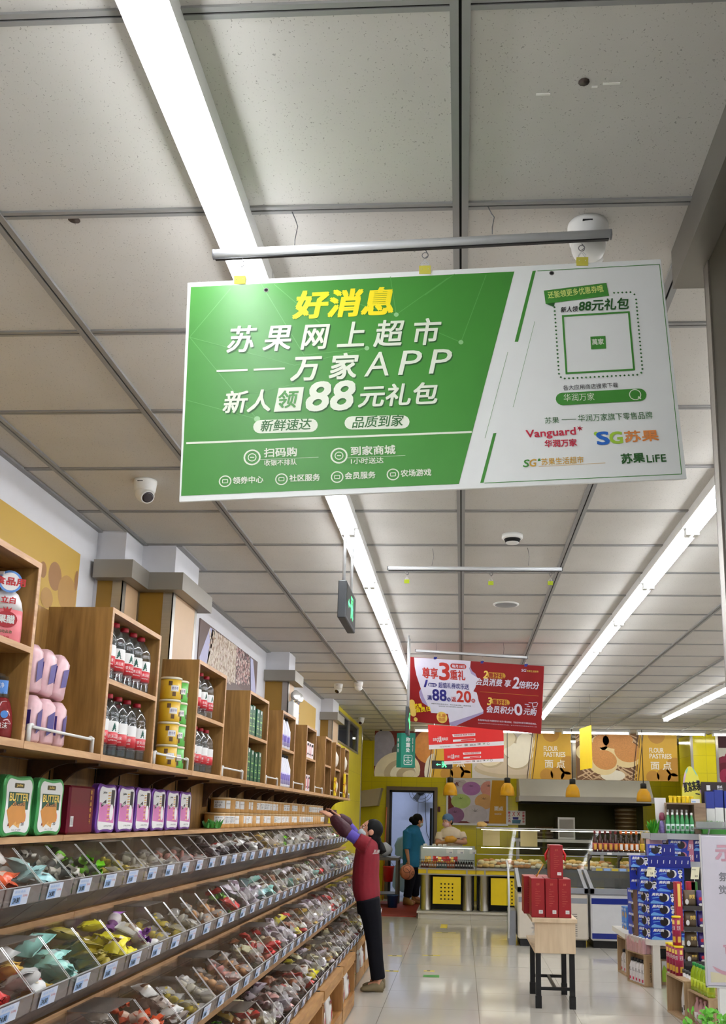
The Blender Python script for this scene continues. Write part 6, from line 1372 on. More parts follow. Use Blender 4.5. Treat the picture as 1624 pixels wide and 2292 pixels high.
lo_ = bpy.data.objects.new('store_room_lamp', la); COL.objects.link(lo_); lo_.location = (-.9, 20.6, 2.86); tag(lo_, 'cool tube lamp on the store room ceiling, out of sight', 'lamp')
BAGB = mat('pale blue sack', (150, 176, 196), .5); BAGW2 = mat('white plastic sack', (196, 200, 210), .5)
for k, (x, z, s, m) in enumerate(((-1.22, .35, .24, BAGB), (-1.2, .95, .2, BAGB), (-1.05, .2, .2, BAGW2))):
    b = MB(m); b.ell((x, 19.75+.4*(k == 2), z), (s*.8, s*.7, s*1.2), 14, 9, f=lambda v: 1+.07*math.sin(7*v.x+k)+.06*math.sin(9*v.z)); tag(b.build('sack', loc=(x, 19.75, z-s*1.2)), '%s plastic sack just inside the kitchen door' % ('lower blue', 'upper blue', 'white')[k], 'sack')
# odds and ends left of the door
t = thing('steel_table', 'narrow steel side table left of the kitchen door', 'table', (-1.45, 17.6, 0)); SDK = mat('worn dark steel', (112, 108, 102), .5, .3); MB(SDK).box(-1.7, -1.12, 17.3, 18.0, .80, .85).build('table_top', t)
for x, y in ((-1.67, 17.33), (-1.15, 17.33), (-1.67, 17.97), (-1.15, 17.97)): MB(SDK).box(x-.02, x+.02, y-.02, y+.02, 0, .80).build('leg', t)
MB(SDK).box(-1.65, -1.17, 17.35, 17.95, .2, .22).build('lower_shelf', t)
p = on_y(869, 1955, 17.2); t = thing('bucket', 'red plastic bucket hanging in front of the steel side table', 'bucket', (p.x, 17.2, p.z-.14)); MB(mat('red bucket', (176, 26, 28), .4)).lathe([(.075, -.14), (.1, .12), (.107, .125), (.1, .1)], 18, (p.x, 17.2, p.z)).build('pail', t)
MB(WIRE).tube([(p.x-.1, 17.2, p.z+.12), (p.x, 17.24, p.z+.24), (p.x+.1, 17.2, p.z+.12)], .004, 6).build('handle', t); MB(WIRE).tube([(p.x, 17.24, p.z+.24), (p.x, 17.3, .82)], .004, 6).build('hook', t)
p = on_y(880, 1985, 17.2); t = thing('bucket', 'blue plastic bucket on the floor by the side table', 'bucket', (-1.13, 17.1, 0)); MB(mat('blue bucket', (24, 66, 120), .4)).lathe([(.08, 0), (.10, .22), (.108, .225), (.10, .2)], 18, (-1.2, 17.12, 0)).build('pail', t)
t = thing('storage_bin', 'white plastic bin with sacks on the side table', 'bin', (-1.55, 17.6, .851)); MB(BAGW2).ell((-1.42, 17.55, .98), (.16, .16, .13), 12, 8, f=lambda v: 1+.08*math.sin(8*v.x)).build('sack', t)
strand('broom_handle', [(-1.5, 18.6, .0), (-1.48, 18.9, 1.75)], .013, 'orange broom handle leaning at the kitchen left wall', 'broom', None, mat('orange handle', (206, 110, 40), .5))
t = thing('wall_fan', 'beige fan or air curtain on the yellow wall left of the door', 'fan', (-1.75, 18.7, 1.75)); p = on_y(826, 1784, 18.6); MB(mat('beige housing', (170, 156, 130), .5)).prism([(p.x-.25, p.z-.2), (p.x+.17, p.z-.16), (p.x+.24, p.z+.18), (p.x-.25, p.z+.1)], 'y', 18.5, 18.99).build('housing', t)
# red mat
o = MB(mat('red mat', (140, 44, 32), .8, var=.2)).box(-1.5, -.72, 15.7, 18.3, .0, .012).build('floor_mat', loc=(-1.1, 17, 0)); tag(o, 'red floor mat leading to the kitchen door', 'mat')
# floor stickers
STK = mat('green floor sticker', (60, 150, 60), .4); STY = mat('yellow floor tape', (206, 186, 60), .5)
for k, (x0, x1, y) in enumerate(((862, 892, 2173), (868, 900, 2139), (948, 972, 2173), (945, 985, 2138), (975, 1020, 2087))):
    a, c = on_z(x0, y, 0), on_z(x1, y, 0); o = MB(STY).box(a.x, c.x, a.y-.03, a.y+.03, 0, .0012).box(a.x+(c.x-a.x)*.3, a.x+(c.x-a.x)*.6, a.y-.02, a.y+.02, .0012, .0016, INK).build('floor_tape', loc=a); tag(o, 'strip of yellow floor tape, %s counting from the woman at the shelves' % nth(k), 'floor tape')
a = on_z(978, 2186, 0); o = MB(STK).box(a.x-.14, a.x+.02, a.y-.05, a.y+.09, 0, .0012).build('floor_sticker', loc=a); tag(o, 'small green sticker on the floor tiles', 'sticker')
a = on_z(993, 2074, 0); o = MB(STY).box(a.x-.05, a.x+.05, a.y-.2, a.y+.3, 0, .0012).build('floor_sticker', loc=a); tag(o, 'small yellow sticker on the floor before the counter', 'sticker')
# flower poster on the far right wall
a = on_y(1609, 1640, YP+.28); t = thing('wall_poster', 'poster with a crimson flower beside the yellow pillar', 'poster', (a.x+.5, YP+.29, 2.0)); MB(PAPERW).box(pl1+.03, pl1+1.4, YP+.27, YP+.298, 1.5, 2.86).build('sheet', t)
pl = Plane((pl1+.03, YP+.269, 1.5), (1, 0, 0), (0, 0, 1)); b = MB(CRIM)
for k in range(8): b.disc(pl, (.28+.16*math.cos(k*.8), .98+.17*math.sin(k*.8)), .15, mat('flower %d' % (k % 3), ((150, 30, 70), (120, 20, 50), (176, 44, 90))[k % 3], .5), .001+.0003*k, 16, .8, k)
for k in range(9): b.uvpoly(pl, [(.1, .62), (.13, .62), (.02+.07*k, .5+.12*math.sin(k*1.3))], mat('leaf print', (50, 84, 50), .5), .004+.0002*k)
b.build('flower_print', t)
# ================================================================ PEOPLE
def fuse(b, name, parent, m, voxel=.012, smooth=4):
    """melt overlapping solids of one MB into a single continuous skin"""
    me = bpy.data.meshes.new('t'); me.from_pydata(b.V, [], b.F); o = bpy.data.objects.new('t', me); COL.objects.link(o)
    md = o.modifiers.new('r', 'REMESH'); md.mode = 'VOXEL'; md.voxel_size = voxel
    sm = o.modifiers.new('s', 'SMOOTH'); sm.iterations = smooth; sm.factor = .5
    dg = bpy.context.evaluated_depsgraph_get(); m2 = bpy.data.meshes.new_from_object(o.evaluated_get(dg))
    q = MB(m); q.add([v.co[:] for v in m2.vertices], [tuple(p.vertices) for p in m2.polygons], True)
    bpy.data.objects.remove(o); bpy.data.meshes.remove(me); bpy.data.meshes.remove(m2)
    return q.build(name, parent)
def loft(b, secs, n=16):
    """horizontal ellipses: (x, y, z, half x, half y, turn)"""
    R_ = []
    for s in secs:
        x, y, z, a, c = s[:5]; rt = s[5] if len(s) > 5 else 0
        R_.append([(x+a*math.cos(t)*math.cos(rt)-c*math.sin(t)*math.sin(rt), y+a*math.cos(t)*math.sin(rt)+c*math.sin(t)*math.cos(rt), z) for t in [2*math.pi*k/n for k in range(n)]])
    return b.rings(R_, True, True)
def limb(b, pts, rs): return b.tube(pts, rs, 12)
def head(b, c, fwd, up, s=1.0, nose=True):
    f = Vector(fwd).normalized(); u = (Vector(up)-f*Vector(up).dot(f)).normalized(); l = u.cross(f); M = Matrix((f, l, u)).transposed(); c = Vector(c)
    b.ell(c+u*.02*s, (.092*s, .074*s, .098*s), 18, 12, M=M); b.ell(c+f*.022*s-u*.045*s, (.066*s, .058*s, .066*s), 16, 10, M=M); b.ell(c+f*.05*s-u*.085*s, (.03*s, .032*s, .024*s), 12, 8, M=M)
    b.ell(c+f*.09*s-u*.012*s, (.018*s, .014*s, .026*s), 10, 8, M=M); b.ell(c+f*.078*s+u*.022*s, (.02*s, .05*s, .012*s), 10, 6, M=M)
    for sd in (-1, 1): b.ell(c+l*sd*.076*s-f*.005*s, (.026*s, .012*s, .034*s), 10, 8, M=M); b.ell(c+l*sd*.035*s+f*.06*s-u*.03*s, (.024*s, .024*s, .022*s), 10, 8, M=M)
    b.ell(c+f*.078*s-u*.06*s, (.018*s, .026*s, .007*s), 10, 6, M=M); b.ell(c+f*.075*s-u*.073*s, (.018*s, .022*s, .008*s), 10, 6, M=M)
    return f, l, u
def eyes(t, c, f, l, u, s=1.0):
    c = Vector(c)
    for sd in (-1, 1):
        MB(mat('eye white', (230, 226, 220), .2)).ell(c+f*.073*s+l*sd*.032*s+u*.008*s, (.012*s,)*3, 10, 8).build('eye', t); ey = COL.objects[-1]; MB(BLACK).ell(c+f*.082*s+l*sd*.032*s+u*.008*s, (.0055*s,)*3, 8, 6).build('pupil', ey)
        p = c+f*.079*s+u*.03*s; MB(HAIR).tube([p+l*sd*.018*s, p+l*sd*.034*s+u*.005*s, p+l*sd*.052*s-f*.008*s], .0032*s, 6).build('eyebrow', t)
def hand(b, w, d, pal, s=1.0, curl=.25, side=1):
    """palm, four unequal bent fingers and a thumb from the palm's side; d along the fingers, pal palm normal"""
    w, d = Vector(w), Vector(d).normalized(); p = (Vector(pal)-d*Vector(pal).dot(d)).normalized(); l = d.cross(p)*side; M = Matrix((d, l, p)).transposed()
    b.ell(w+d*.045*s, (.052*s, .038*s, .016*s), 12, 8, M=M); b.tube([w-d*.02*s, w+d*.02*s], [.024*s, .027*s], 10)
    for k, (o, L) in enumerate(((-.028, .062), (-.0095, .074), (.0095, .07), (.028, .054))):
        a = w+d*.078*s+l*o*s; q1 = a+(d+l*o*2.2+p*curl*.5)*L*.42*s; q2 = q1+(d+l*o*2+p*curl*1.5)*L*.34*s; q3 = q2+(d+p*curl*2.4)*L*.26*s
        b.tube([a-d*.03*s, a, q1, q2, q3], [.0095*s, .0092*s, .0086*s, .0078*s, .006*s], 8)
    a = w+d*.03*s-l*.03*s; b.tube([a, a-l*.018*s+d*.02*s+p*.006*s, a-l*.03*s+d*.045*s+p*.012*s, a-l*.03*s+d*.066*s+p*.018*s], [.013*s, .0115*s, .010*s, .007*s], 8)
def shoe(b, heel, toe, w_, h_):
    H_, T = Vector(heel), Vector(toe); d = (T-H_); L = d.length; d.normalize(); l = Vector((-d.y, d.x, 0)); R_ = []
    for u, ww, hh in ((-.02, .5, .75), (.05, .8, 1), (.25, .82, 1), (.45, .85, .8), (.7, 1, .55), (.9, .85, .42), (1.0, .45, .25)):
        c = H_+d*L*u; R_.append([c+l*w_*ww*math.cos(t)+Vector((0, 0, h_*hh*max(0, math.sin(t)) if math.sin(t) > 0 else 0)) for t in [2*math.pi*k/14 for k in range(14)]])
    return b.rings(R_, True, True)
CRP = mat('crimson polo cotton', (132, 15, 34), .75, var=.14, scale=16, bump=.25); MAR = mat('maroon sleeve guard', (64, 18, 34), .6, var=.15, scale=30, bump=.4); VIO = mat('violet sleeve', (86, 70, 170), .7); NVY = mat('black navy trousers', (11, 12, 20), .8, var=.1, spec=.2)
OLV = mat('olive shoe', (120, 106, 74), .6); MASK = mat('pale blue face mask', (196, 210, 214), .7); MASKP = mat('pink face mask', (226, 186, 190), .7)

# ---- woman in the red shirt reaching up to the ledge, side-on to the viewer
Yw = 9.15
W1 = thing('person', 'person in crimson polo and black trousers reaching up to the snack ledge', 'person', (-.85, Yw, 0))
G = lambda x, y, Y=Yw: on_y(x, y, Y)
hc = G(827, 1862); fw = Vector((-.80, -.22, .42)); upv = Vector((.4, .1, .85))
sN, sF = G(812, 1888, Yw-.17), G(806, 1884, Yw+.17)
eN, wN = G(776, 1863, Yw-.2), G(743, 1829, Yw-.12)
eF, wF = G(777, 1846, Yw+.2), G(757, 1829, Yw+.06)
bx = lambda y: G(820, y).z
def tor(grow=0, zlo=2019, sleeves=True):
    S_ = []
    for y, xl, xr, hy in ((1872, 812, 832, .07), (1880, 802, 842, .13), (1892, 797, 848, .185), (1910, 794, 849, .195), (1935, 790, 849, .19), (1960, 788, 848, .185), (1985, 788, 850, .19), (2000, 790, 851, .195), (2019, 797, 850, .19)):
        if y > zlo: break
        a, c = G(xl, y), G(xr, y); S_.append(((a.x+c.x)/2, Yw, a.z, (c.x-a.x)/2+grow, hy+grow))
    return S_[::-1]
b = MB(SKIN); f, l, u = head(b, hc, fw, upv, 1.0); limb(b, [hc-u*.05-f*.02, (sN+sF)/2+Vector((.02, 0, .02)), (sN+sF)/2+Vector((.02, 0, -.08))], [.052, .056, .08])
loft(b, tor(-.02)); 
for s_, e_, w_ in ((sN, eN, wN), (sF, eF, wF)): limb(b, [s_, s_*.5+e_*.5, e_, e_*.5+w_*.5, w_], [.052, .046, .038, .034, .026])
hand(b, wN, G(722, 1815, Yw-.1)-wN, Vector((0, .3, -1)), .95, .3, 1); hand(b, wF, G(741, 1814, Yw+.05)-wF, Vector((0, -.2, -1)), .95, .25, -1)
LEG = lambda dy: [G(823, 2012, Yw+dy), G(832, 2060, Yw+dy), G(837, 2105, Yw+dy*.95), G(841, 2150, Yw+dy*.9), G(846, 2192, Yw+dy*.9)]
for dy in (-.095, .095): limb(b, LEG(dy), [.1, .085, .06, .055, .04]); 
for dy in (-.09, .09): limb(b, [LEG(dy)[-1], Vector((-.74, Yw+dy, .07)), Vector((-.84, Yw+dy, .045))], [.038, .035, .03])
fuse(b, 'body', W1, SKIN, .0062, 3)
b = MB(CRP); loft(b, tor(.0));
for s_, e_ in ((sN, eN), (sF, eF)): limb(b, [s_+Vector((.05, 0, -.02)), s_, s_*.62+e_*.38], [.085, .078, .07])
fuse(b, 'polo_shirt', W1, CRP, .012, 4)
MB(CRP).tube(loop((sN+sF)/2+Vector((.015, 0, .045)), .07, Vector((.9, 0, -.25)), Vector((0, 1, 0)), 18), .016, 8).build('collar', W1)
for s_, e_ in ((sN, eN), (sF, eF)): b = MB(VIO); limb(b, [s_*.7+e_*.3, s_*.35+e_*.65, e_], [.056, .054, .05]); fuse(b, 'violet_sleeve', W1, VIO, .012, 3)
for s_, e_, w_ in ((sN, eN, wN), (sF, eF, wF)):
    b = MB(MAR); P = [s_*.16+e_*.84, e_, e_*.8+w_*.2, e_*.5+w_*.5, e_*.2+w_*.8, w_]; limb(b, P, [.048, .062, .07, .064, .056, .032])
    fuse(b, 'sleeve_guard', W1, MAR, .010, 2)
b = MB(NVY)
for dy in (-.095, .095): limb(b, [p+Vector((0, 0, 0)) for p in LEG(dy)], [.115, .094, .078, .07, .068])
loft(b, [(G(824, 2045).x, Yw, G(824, 2045).z, .105, .165), (G(823, 2010).x, Yw, G(824, 2010).z, .112, .17), (G(821, 1990).x, Yw, G(824, 1990).z, .11, .165)]); fuse(b, 'trousers', W1, NVY, .012, 4)
for dy in (-.09, .09):
    hx = G(859, 2200).x; b = MB(OLV); shoe(b, (hx, Yw+dy, .012), (hx-.205, Yw+dy-.03, .012), .046, .085); b.box(hx-.07, hx, Yw+dy-.036, Yw+dy+.036, 0, .03); b.build('shoe', W1)
b = MB(HAIR); M = Matrix((f, l, u)).transposed()
b.ell(hc+u*.032-f*.018, (.100, .086, .104), 18, 12, M=M); b.ell(hc-f*.055-u*.035, (.06, .08, .085), 16, 10, M=M); limb(b, [hc-f*.085-u*.03, hc-f*.13-u*.10, G(851, 1895), G(855, 1905), G(850, 1912)], [.055, .05, .05, .045, .015]); fuse(b, 'hair', W1, HAIR, .010, 3)
b = MB(MASK); b.ell(hc+f*.055-u*.045, (.05, .066, .05), 16, 10, M=M); b.build('face_mask', W1); eyes(W1, hc, f, l, u)
MB(WIRE).tube([hc+f*.04-u*.03-l*.066, hc-f*.0-u*.0-l*.082], .0025, 6).build('mask_strap', W1)
pl = Plane(G(836, 1909, Yw-.195), (1, -.25, 0), (0, 0, 1)); b = MB(PAPERW); b.uvtext(pl, '苏果', 0, 0, .06, .03, PAPERW, .02, .2, .004); b.uvpoly(pl, [(-.01, -.012), (.045, -.008), (.05, -.002), (-.005, -.004)], PAPERW, .004); b.build('shirt_logo', W1)
b = MB(MAR); p = G(744, 1819, Yw+.04); b.ell(p, (.045, .03, .03), 12, 8, f=lambda v: 1+.25*math.sin(5*v.x+1)*math.sin(6*v.z)); tag(b.build('dark_glove', loc=p), 'crumpled dark maroon cloth held in the reaching hands', 'cloth')

# ---- shopper in the teal blouse with a ball
Yt = 17.75; G = lambda x, y, Y=Yt: on_y(x, y, Y)
W2 = thing('person', 'person in teal blouse and dark trousers seen from behind by the kitchen door', 'person', (-1.0, Yt, 0))
TEALC = mat('teal blouse cotton', (34, 124, 176), .8, var=.15, scale=14, bump=.2); DNV = mat('dark navy trousers', (24, 26, 42), .8, spec=.2); TANS = mat('tan shoe', (176, 136, 86), .6); FLR = .10
hc = G(935, 1838); fw = Vector((.85, .42, -.12)); upv = Vector((.05, 0, 1))
def sect(rows, G, Y, grow=0): 
    S_ = []
    for y, xl, xr, hy in rows: a, c = G(xl, y), G(xr, y); S_.append(((a.x+c.x)/2, Y, a.z, (c.x-a.x)/2+grow, hy+grow))
    return S_[::-1]
rows = ((1846, 919, 934, .06), (1853, 910, 938, .12), (1865, 906, 941, .16), (1885, 904, 945, .165), (1905, 902, 946, .16), (1925, 902, 946, .17), (1940, 903, 943, .17))
sh, el, hn = G(911, 1862, Yt-.12), G(909, 1898, Yt-.17), G(914, 1927, Yt-.16); sh2, el2, hn2 = G(932, 1862, Yt+.14), G(942, 1890, Yt+.22), G(950, 1893, Yt+.12)
b = MB(SKIN); f, l, u = head(b, hc, fw, upv, 1.02); limb(b, [hc-u*.06-f*.02, G(926, 1852), G(924, 1862)], [.052, .055, .08]); loft(b, sect(rows, G, Yt, -.02))
for s_, e_, w_ in ((sh, el, hn), (sh2, el2, hn2)): limb(b, [s_, e_, w_], [.05, .042, .028])
hand(b, hn, (.02, 0, -1), (.3, 1, 0), .95, .55, 1); hand(b, hn2, (.9, -.2, -.2), (0, 0, -1), .95, .4, -1)
L1 = [G(917, 1935), G(917, 1965), G(914, 1990), G(911, 2008)]; L2 = [G(931, 1935, Yt+.1), G(931, 1965, Yt+.12), G(929, 1990, Yt+.15), G(929, 2003, Yt+.2)]
for L in (L1, L2): limb(b, L, [.09, .075, .055, .042]); limb(b, [L[-1], L[-1]+Vector((.03, -.02, -.06)), L[-1]+Vector((.14, -.08, -.09))], [.04, .04, .03])
fuse(b, 'body', W2, SKIN, .0075, 3)
b = MB(TEALC); loft(b, sect(rows, G, Yt, .012))
for s_, e_, w_, q in ((sh, el, hn, .1), (sh2, el2, hn2, .3)): limb(b, [s_+Vector((.02, 0, .01)), s_, s_*.5+e_*.5, e_*(1-q)+w_*q], [.07, .085, .078, .07])
fuse(b, 'blouse', W2, TEALC, .012, 3)
b = MB(DNV)
for L in (L1, L2): limb(b, L, [.115, .1, .082, .078])
loft(b, [(G(924, 1945).x, Yt+.04, G(924, 1945).z, .16, .17), (G(924, 1925).x, Yt+.02, G(924, 1925).z, .16, .17)]); fuse(b, 'trousers', W2, DNV, .013, 3)
for k, L in enumerate((L1, L2)):
    p = L[-1]; d = Vector((.9, -.35, 0)) if k else Vector((.7, -.7, 0)); b = MB(TANS); z = .013; shoe(b, (p.x-.06, p.y+.02, z), Vector((p.x-.06, p.y+.02, z))+d*.25, .048, max(.07, p.z-z+.02)); b.build('shoe', W2)
b = MB(HAIR); M = Matrix((f, l, u)).transposed(); b.ell(hc+u*.034-f*.02, (.103, .09, .106), 16, 10, M=M); b.ell(hc-f*.06-u*.02, (.062, .082, .075), 14, 10, M=M); b.ell(hc-f*.12+u*.01, (.062, .06, .06), 14, 10, M=M); fuse(b, 'hair', W2, HAIR, .011, 3)
b = MB(MASK); b.ell(hc+f*.055-u*.045, (.05, .066, .05), 16, 10, M=M); b.build('face_mask', W2); eyes(W2, hc, f, l, u, 1.02)
# ball in a thin bag held in the hanging hand
bc_ = G(911, 1952, Yt-.36); t = thing('toy_ball', 'salmon pink ball with dark curved lines carried by the teal shopper', 'ball', bc_)
SAL = mat('salmon ball', (240, 158, 128), .4, var=.1); MB(SAL).ell(bc_, (.135, .135, .135), 28, 18).build('ball_skin', t)
for cx, r_ in ((Vector((.03, -1, .55)), .07), (Vector((-.45, -1, -.3)), .1), (Vector((.75, -.6, -.1)), .03)):
    n_ = cx.normalized(); a_ = n_.orthogonal().normalized(); c_ = n_.cross(a_); MB(BLACK).tube([bc_+(n_*math.sqrt(.136**2-r_**2)+a_*r_*math.cos(q)+c_*r_*math.sin(q)) for q in [i*math.pi*(1.2 if r_ > .08 else 2)/16 for i in range(17)]], .0035, 5).build('painted_line', t)
MB(BLACK).tube([bc_+Vector((0, 0, .13)), G(914, 1934, Yt-.3)], .005, 6).build('carry_loop', t)

# ---- baker behind the low case
Yb = 17.0; G = lambda x, y, Y=Yb: on_y(x, y, Y)
W3 = thing('person', 'baker in cream polo, blue cap and pink mask behind the low glass case', 'person', (G(1005, 1900).x, Yb, 0))
CRM = mat('cream polo cotton', (218, 204, 184), .8, var=.08, bump=.15); CAPB = mat('blue work cap', (84, 120, 160), .8, var=.15); APR = mat('amber apron', (206, 140, 44), .7)
hc = G(1001, 1838); fw = Vector((-.55, -.82, -.08)); upv = (0, 0, 1)
rows = ((1850, 998, 1013, .06), (1857, 988, 1028, .1), (1868, 984, 1034, .13), (1885, 985, 1034, .14), (1905, 986, 1033, .15), (1930, 985, 1034, .16), (1960, 985, 1034, .17))
b = MB(SKIN); f, l, u = head(b, hc, fw, upv, 1.02); limb(b, [hc-u*.06-f*.02, G(1005, 1855), G(1008, 1866)], [.052, .055, .08]); loft(b, sect(rows, G, Yb, -.02))
sA, eA, wA = G(985, 1866), G(978, 1890, Yb-.12), G(1000, 1885, Yb-.35); sB, eB, wB = G(1032, 1866), G(1040, 1886, Yb-.1), G(1016, 1884, Yb-.35)
for s_, e_, w_ in ((sA, eA, wA), (sB, eB, wB)): limb(b, [s_, e_, e_*.5+w_*.5, w_], [.055, .047, .042, .03])
hand(b, wA, (.85, -.35, .15), (0, .4, .9), .95, .35, 1); hand(b, wB, (-.85, -.35, .15), (0, .4, .9), .95, .35, -1)
for dx in (-.1, .1): limb(b, [(G(1009, 1960).x+dx, Yb, .78), (G(1009, 1960).x+dx, Yb, .45), (G(1009, 1960).x+dx, Yb, .06), (G(1009, 1960).x+dx, Yb-.14, .05)], [.1, .07, .045, .035])
fuse(b, 'body', W3, SKIN, .0075, 3)
b = MB(CRM); loft(b, sect(rows, G, Yb, .01))
for s_, e_ in ((sA, eA), (sB, eB)): limb(b, [s_+Vector((0, 0, .0)), s_*.6+e_*.4, s_*.35+e_*.65], [.075, .072, .07])
fuse(b, 'polo_shirt', W3, CRM, .012, 3)
MB(CRM).tube(loop(G(1006, 1858)+Vector((0, -.01, 0)), .07, Vector((1, 0, 0)), Vector((0, 1, -.3)), 16), .016, 8).build('collar', W3)
b = MB(mat('maroon stripe', (110, 50, 50), .7)); c = G(1009, 1876); a_ = (G(1034, 1876).x-G(985, 1876).x)/2+.013
for z in (0,): b.rings([[(c.x+a_*math.cos(q), Yb+.152*math.sin(q), c.z+h) for q in [math.pi+math.pi*k/14 for k in range(15)]] for h in (-.008, .008)], False, True, False)
b.build('chest_stripe', W3)
b = MB(APR); c0 = G(1009, 1893); b.rings([[(c0.x+(.17)*math.cos(q), Yb+.175*math.sin(q)-.005, z) for q in [math.pi*1.12+math.pi*.76*k/12 for k in range(13)]] for z in (c0.z, c0.z-.3, .5)], False, True, False); b.build('apron', W3)
b = MB(NVY)
for dx in (-.1, .1): limb(b, [(G(1009, 1960).x+dx, Yb, .84), (G(1009, 1960).x+dx, Yb, .45), (G(1009, 1960).x+dx, Yb, .09)], [.13, .09, .07])
fuse(b, 'trousers', W3, NVY, .014, 3)
for dx in (-.1, .1): b = MB(BLACK); shoe(b, (G(1009, 1960).x+dx, Yb+.06, .002), (G(1009, 1960).x+dx, Yb-.19, .002), .045, .08); b.build('shoe', W3)
b = MB(CAPB); M = Matrix((f, l, u)).transposed(); b.ell(hc+u*.045-f*.012, (.108, .095, .09), 18, 12, M=M); b.ell(hc+u*.03-f*.05, (.08, .09, .07), 14, 10, M=M); fuse(b, 'work_cap', W3, CAPB, .011, 3)
b = MB(HAIR); b.ell(hc-f*.05-u*.02, (.05, .078, .07), 14, 8, M=M); b.build('hair', W3)
b = MB(MASKP); b.ell(hc+f*.055-u*.05, (.052, .068, .052), 16, 10, M=M); b.build('face_mask', W3); eyes(W3, hc, f, l, u, 1.02)
p = (wA+wB)/2+Vector((0, -.09, .045)); b = MB(mat('golden bun', (222, 164, 60), .6, var=.25, scale=20)); b.ell(p, (.11, .06, .06), 14, 9, f=lambda v: 1+.08*math.sin(7*v.x)+.06*math.sin(9*v.z)); tag(b.build('bread_bun', loc=p), 'golden bread held in both hands of the baker', 'bread')
# ================================================================ RIGHT SIDE OF THE AISLE
z4 = lambda X, Y: (1240+X/4.151, 1740+Y/4.151)
P4 = lambda X, Y, D: on_y(*z4(X, Y), D)
z5 = lambda X, Y: (1120+X/5.413, 1880+Y/5.413)
P5 = lambda X, Y, D: on_y(*z5(X, Y), D)
BIRCH = wood('pale birch board', (196, 170, 138), (222, 200, 168), 'z', .6); BLK = mat('black steel leg', (20, 20, 22), .4, .3)
# table of gift boxes
tx0, tx1, ty0, ty1, tz = .628, .985, 8.5, 9.6, .735
t = thing('display_table', 'pale birch display table on black legs carrying red gift boxes', 'table', ((tx0+tx1)/2, 9, 0))
MB(BIRCH).bbox(tx0-.02, tx1+.01, ty0-.02, ty1, tz-.035, tz, .003).build('table_top', t); MB(BIRCH).box(tx0+.005, tx1-.005, ty0, ty0+.02, .45, tz-.035).build('end_panel', t); MB(BIRCH).box(tx0+.005, tx1-.005, ty0+.02, ty1-.02, .445, .47).build('lower_shelf', t); MB(BLK).box(tx1-.03, tx1-.015, ty0+.02, ty1-.02, .47, tz-.035).build('back_panel', t)
for x in (tx0+.035, tx1-.035):
    for y in (ty0+.045, ty0+.72): MB(BLK).box(x-.022, x+.022, y-.022, y+.022, .1, .445).box(x-.026, x+.026, y-.026, y+.026, 0, .1).build('leg', t)
for y in (ty0+.045, ty0+.72): MB(BLK).box(tx0+.057, tx1-.057, y-.012, y+.012, .145, .17).build('stretcher', t)
MB(BLK).box((tx0+tx1)/2-.012, (tx0+tx1)/2+.012, ty0+.057, ty0+.708, .146, .169).build('stretcher', t)
t = thing('starburst_sign', 'white starburst card hanging inside the birch table', 'card', (tx0+.08, 8.66, .58)); b = MB(PAPERW); c_ = P5(350, 1065, 8.6)
b.prism([(c_.x+.09+(.05 if i % 2 else .085)*math.cos(i*math.pi/12), c_.z+(.05 if i % 2 else .085)*math.sin(i*math.pi/12)) for i in range(24)], 'y', 8.6, 8.604).build('card', t)
GIFT = mat('red gift carton', (150, 12, 22), .4, var=.06); GIFS = mat('red gift carton side', (150, 30, 30), .4, var=.3, scale=6); RIB = mat('red ribbon', (206, 30, 28), .5); GPR = mat('faded gold print', (206, 110, 84), .5)
def gift(x0, x1, y0, d, z0, h, lab, code=True):
    t = thing('gift_box', lab, 'gift box', ((x0+x1)/2, y0+d/2, z0), 0, 'red gift boxes'); w_ = (x1-x0)/2
    MB(GIFT).bbox(-w_, w_, -d/2, d/2, 0, h, .003).build('carton', t, False)
    pl = Plane((-w_, -d/2-.0006, 0), (1, 0, 0), (0, 0, 1)); b = MB(GPR); W_ = 2*w_
    for i, (a, l) in enumerate(((.3, .12), (.3, .35), (.3, .2), (.3, .4), (.3, .3), (.3, .42), (.3, .3), (.3, .18))): b.uvpoly(pl, [(W_*a, h*(.72-.06*i)), (W_*(a+l), h*(.72-.06*i)), (W_*(a+l), h*(.726-.06*i)), (W_*a, h*(.726-.06*i))], GPR, .0003)
    b.uvtext(pl, '吉祥', W_*.38, h*.82, W_*.24, h*.06, GPR, .01, 0, .0006)
    if code: b.uvpoly(pl, [(W_*.55, h*.1), (W_*.85, h*.1), (W_*.85, h*.19), (W_*.55, h*.19)], PAPERW, .0004); b.uvtext(pl, '||||', W_*.62, h*.12, W_*.16, h*.05, INK, 0, 0, .0008)
    b.build('print', t, False)
    b = MB(RIB)
    for s in (-1, 1): b.tube([(s*w_, -.02, h*.9), (s*(w_+.03), -.03, h*.7), (s*(w_+.025), -.03, h*.52), (s*(w_+.006), -.03, h*.6)], [.006, .012, .012, .004], 6)
    if code == 2: b.build('ribbon', t, False)
xs_ = [(P5(a, 700, 8.56).x, P5(c, 700, 8.56).x) for a, c in ((370, 531), (540, 692), (697, 850))]
hb = P5(600, 470, 8.56).z-tz
for k, (a, c) in enumerate(xs_): gift(a, c, 8.545, .3, tz+.001, hb, 'red gift box, %s of three in the front row on the birch table' % ('left', 'middle', 'right')[k])
for k, (a, c) in enumerate(xs_[:2]): gift(a-.045, c-.045, 8.86, .3, tz+.001, hb, 'red gift box in the row behind on the birch table, %s' % ('outer one', 'inner one')[k])
gift(P5(598, 300, 8.56).x, P5(755, 300, 8.56).x, 8.56, .28, tz+hb+.002, P5(680, 66, 8.56).z-tz-hb, 'red gift box with ribbons standing on top of the front row', 2)
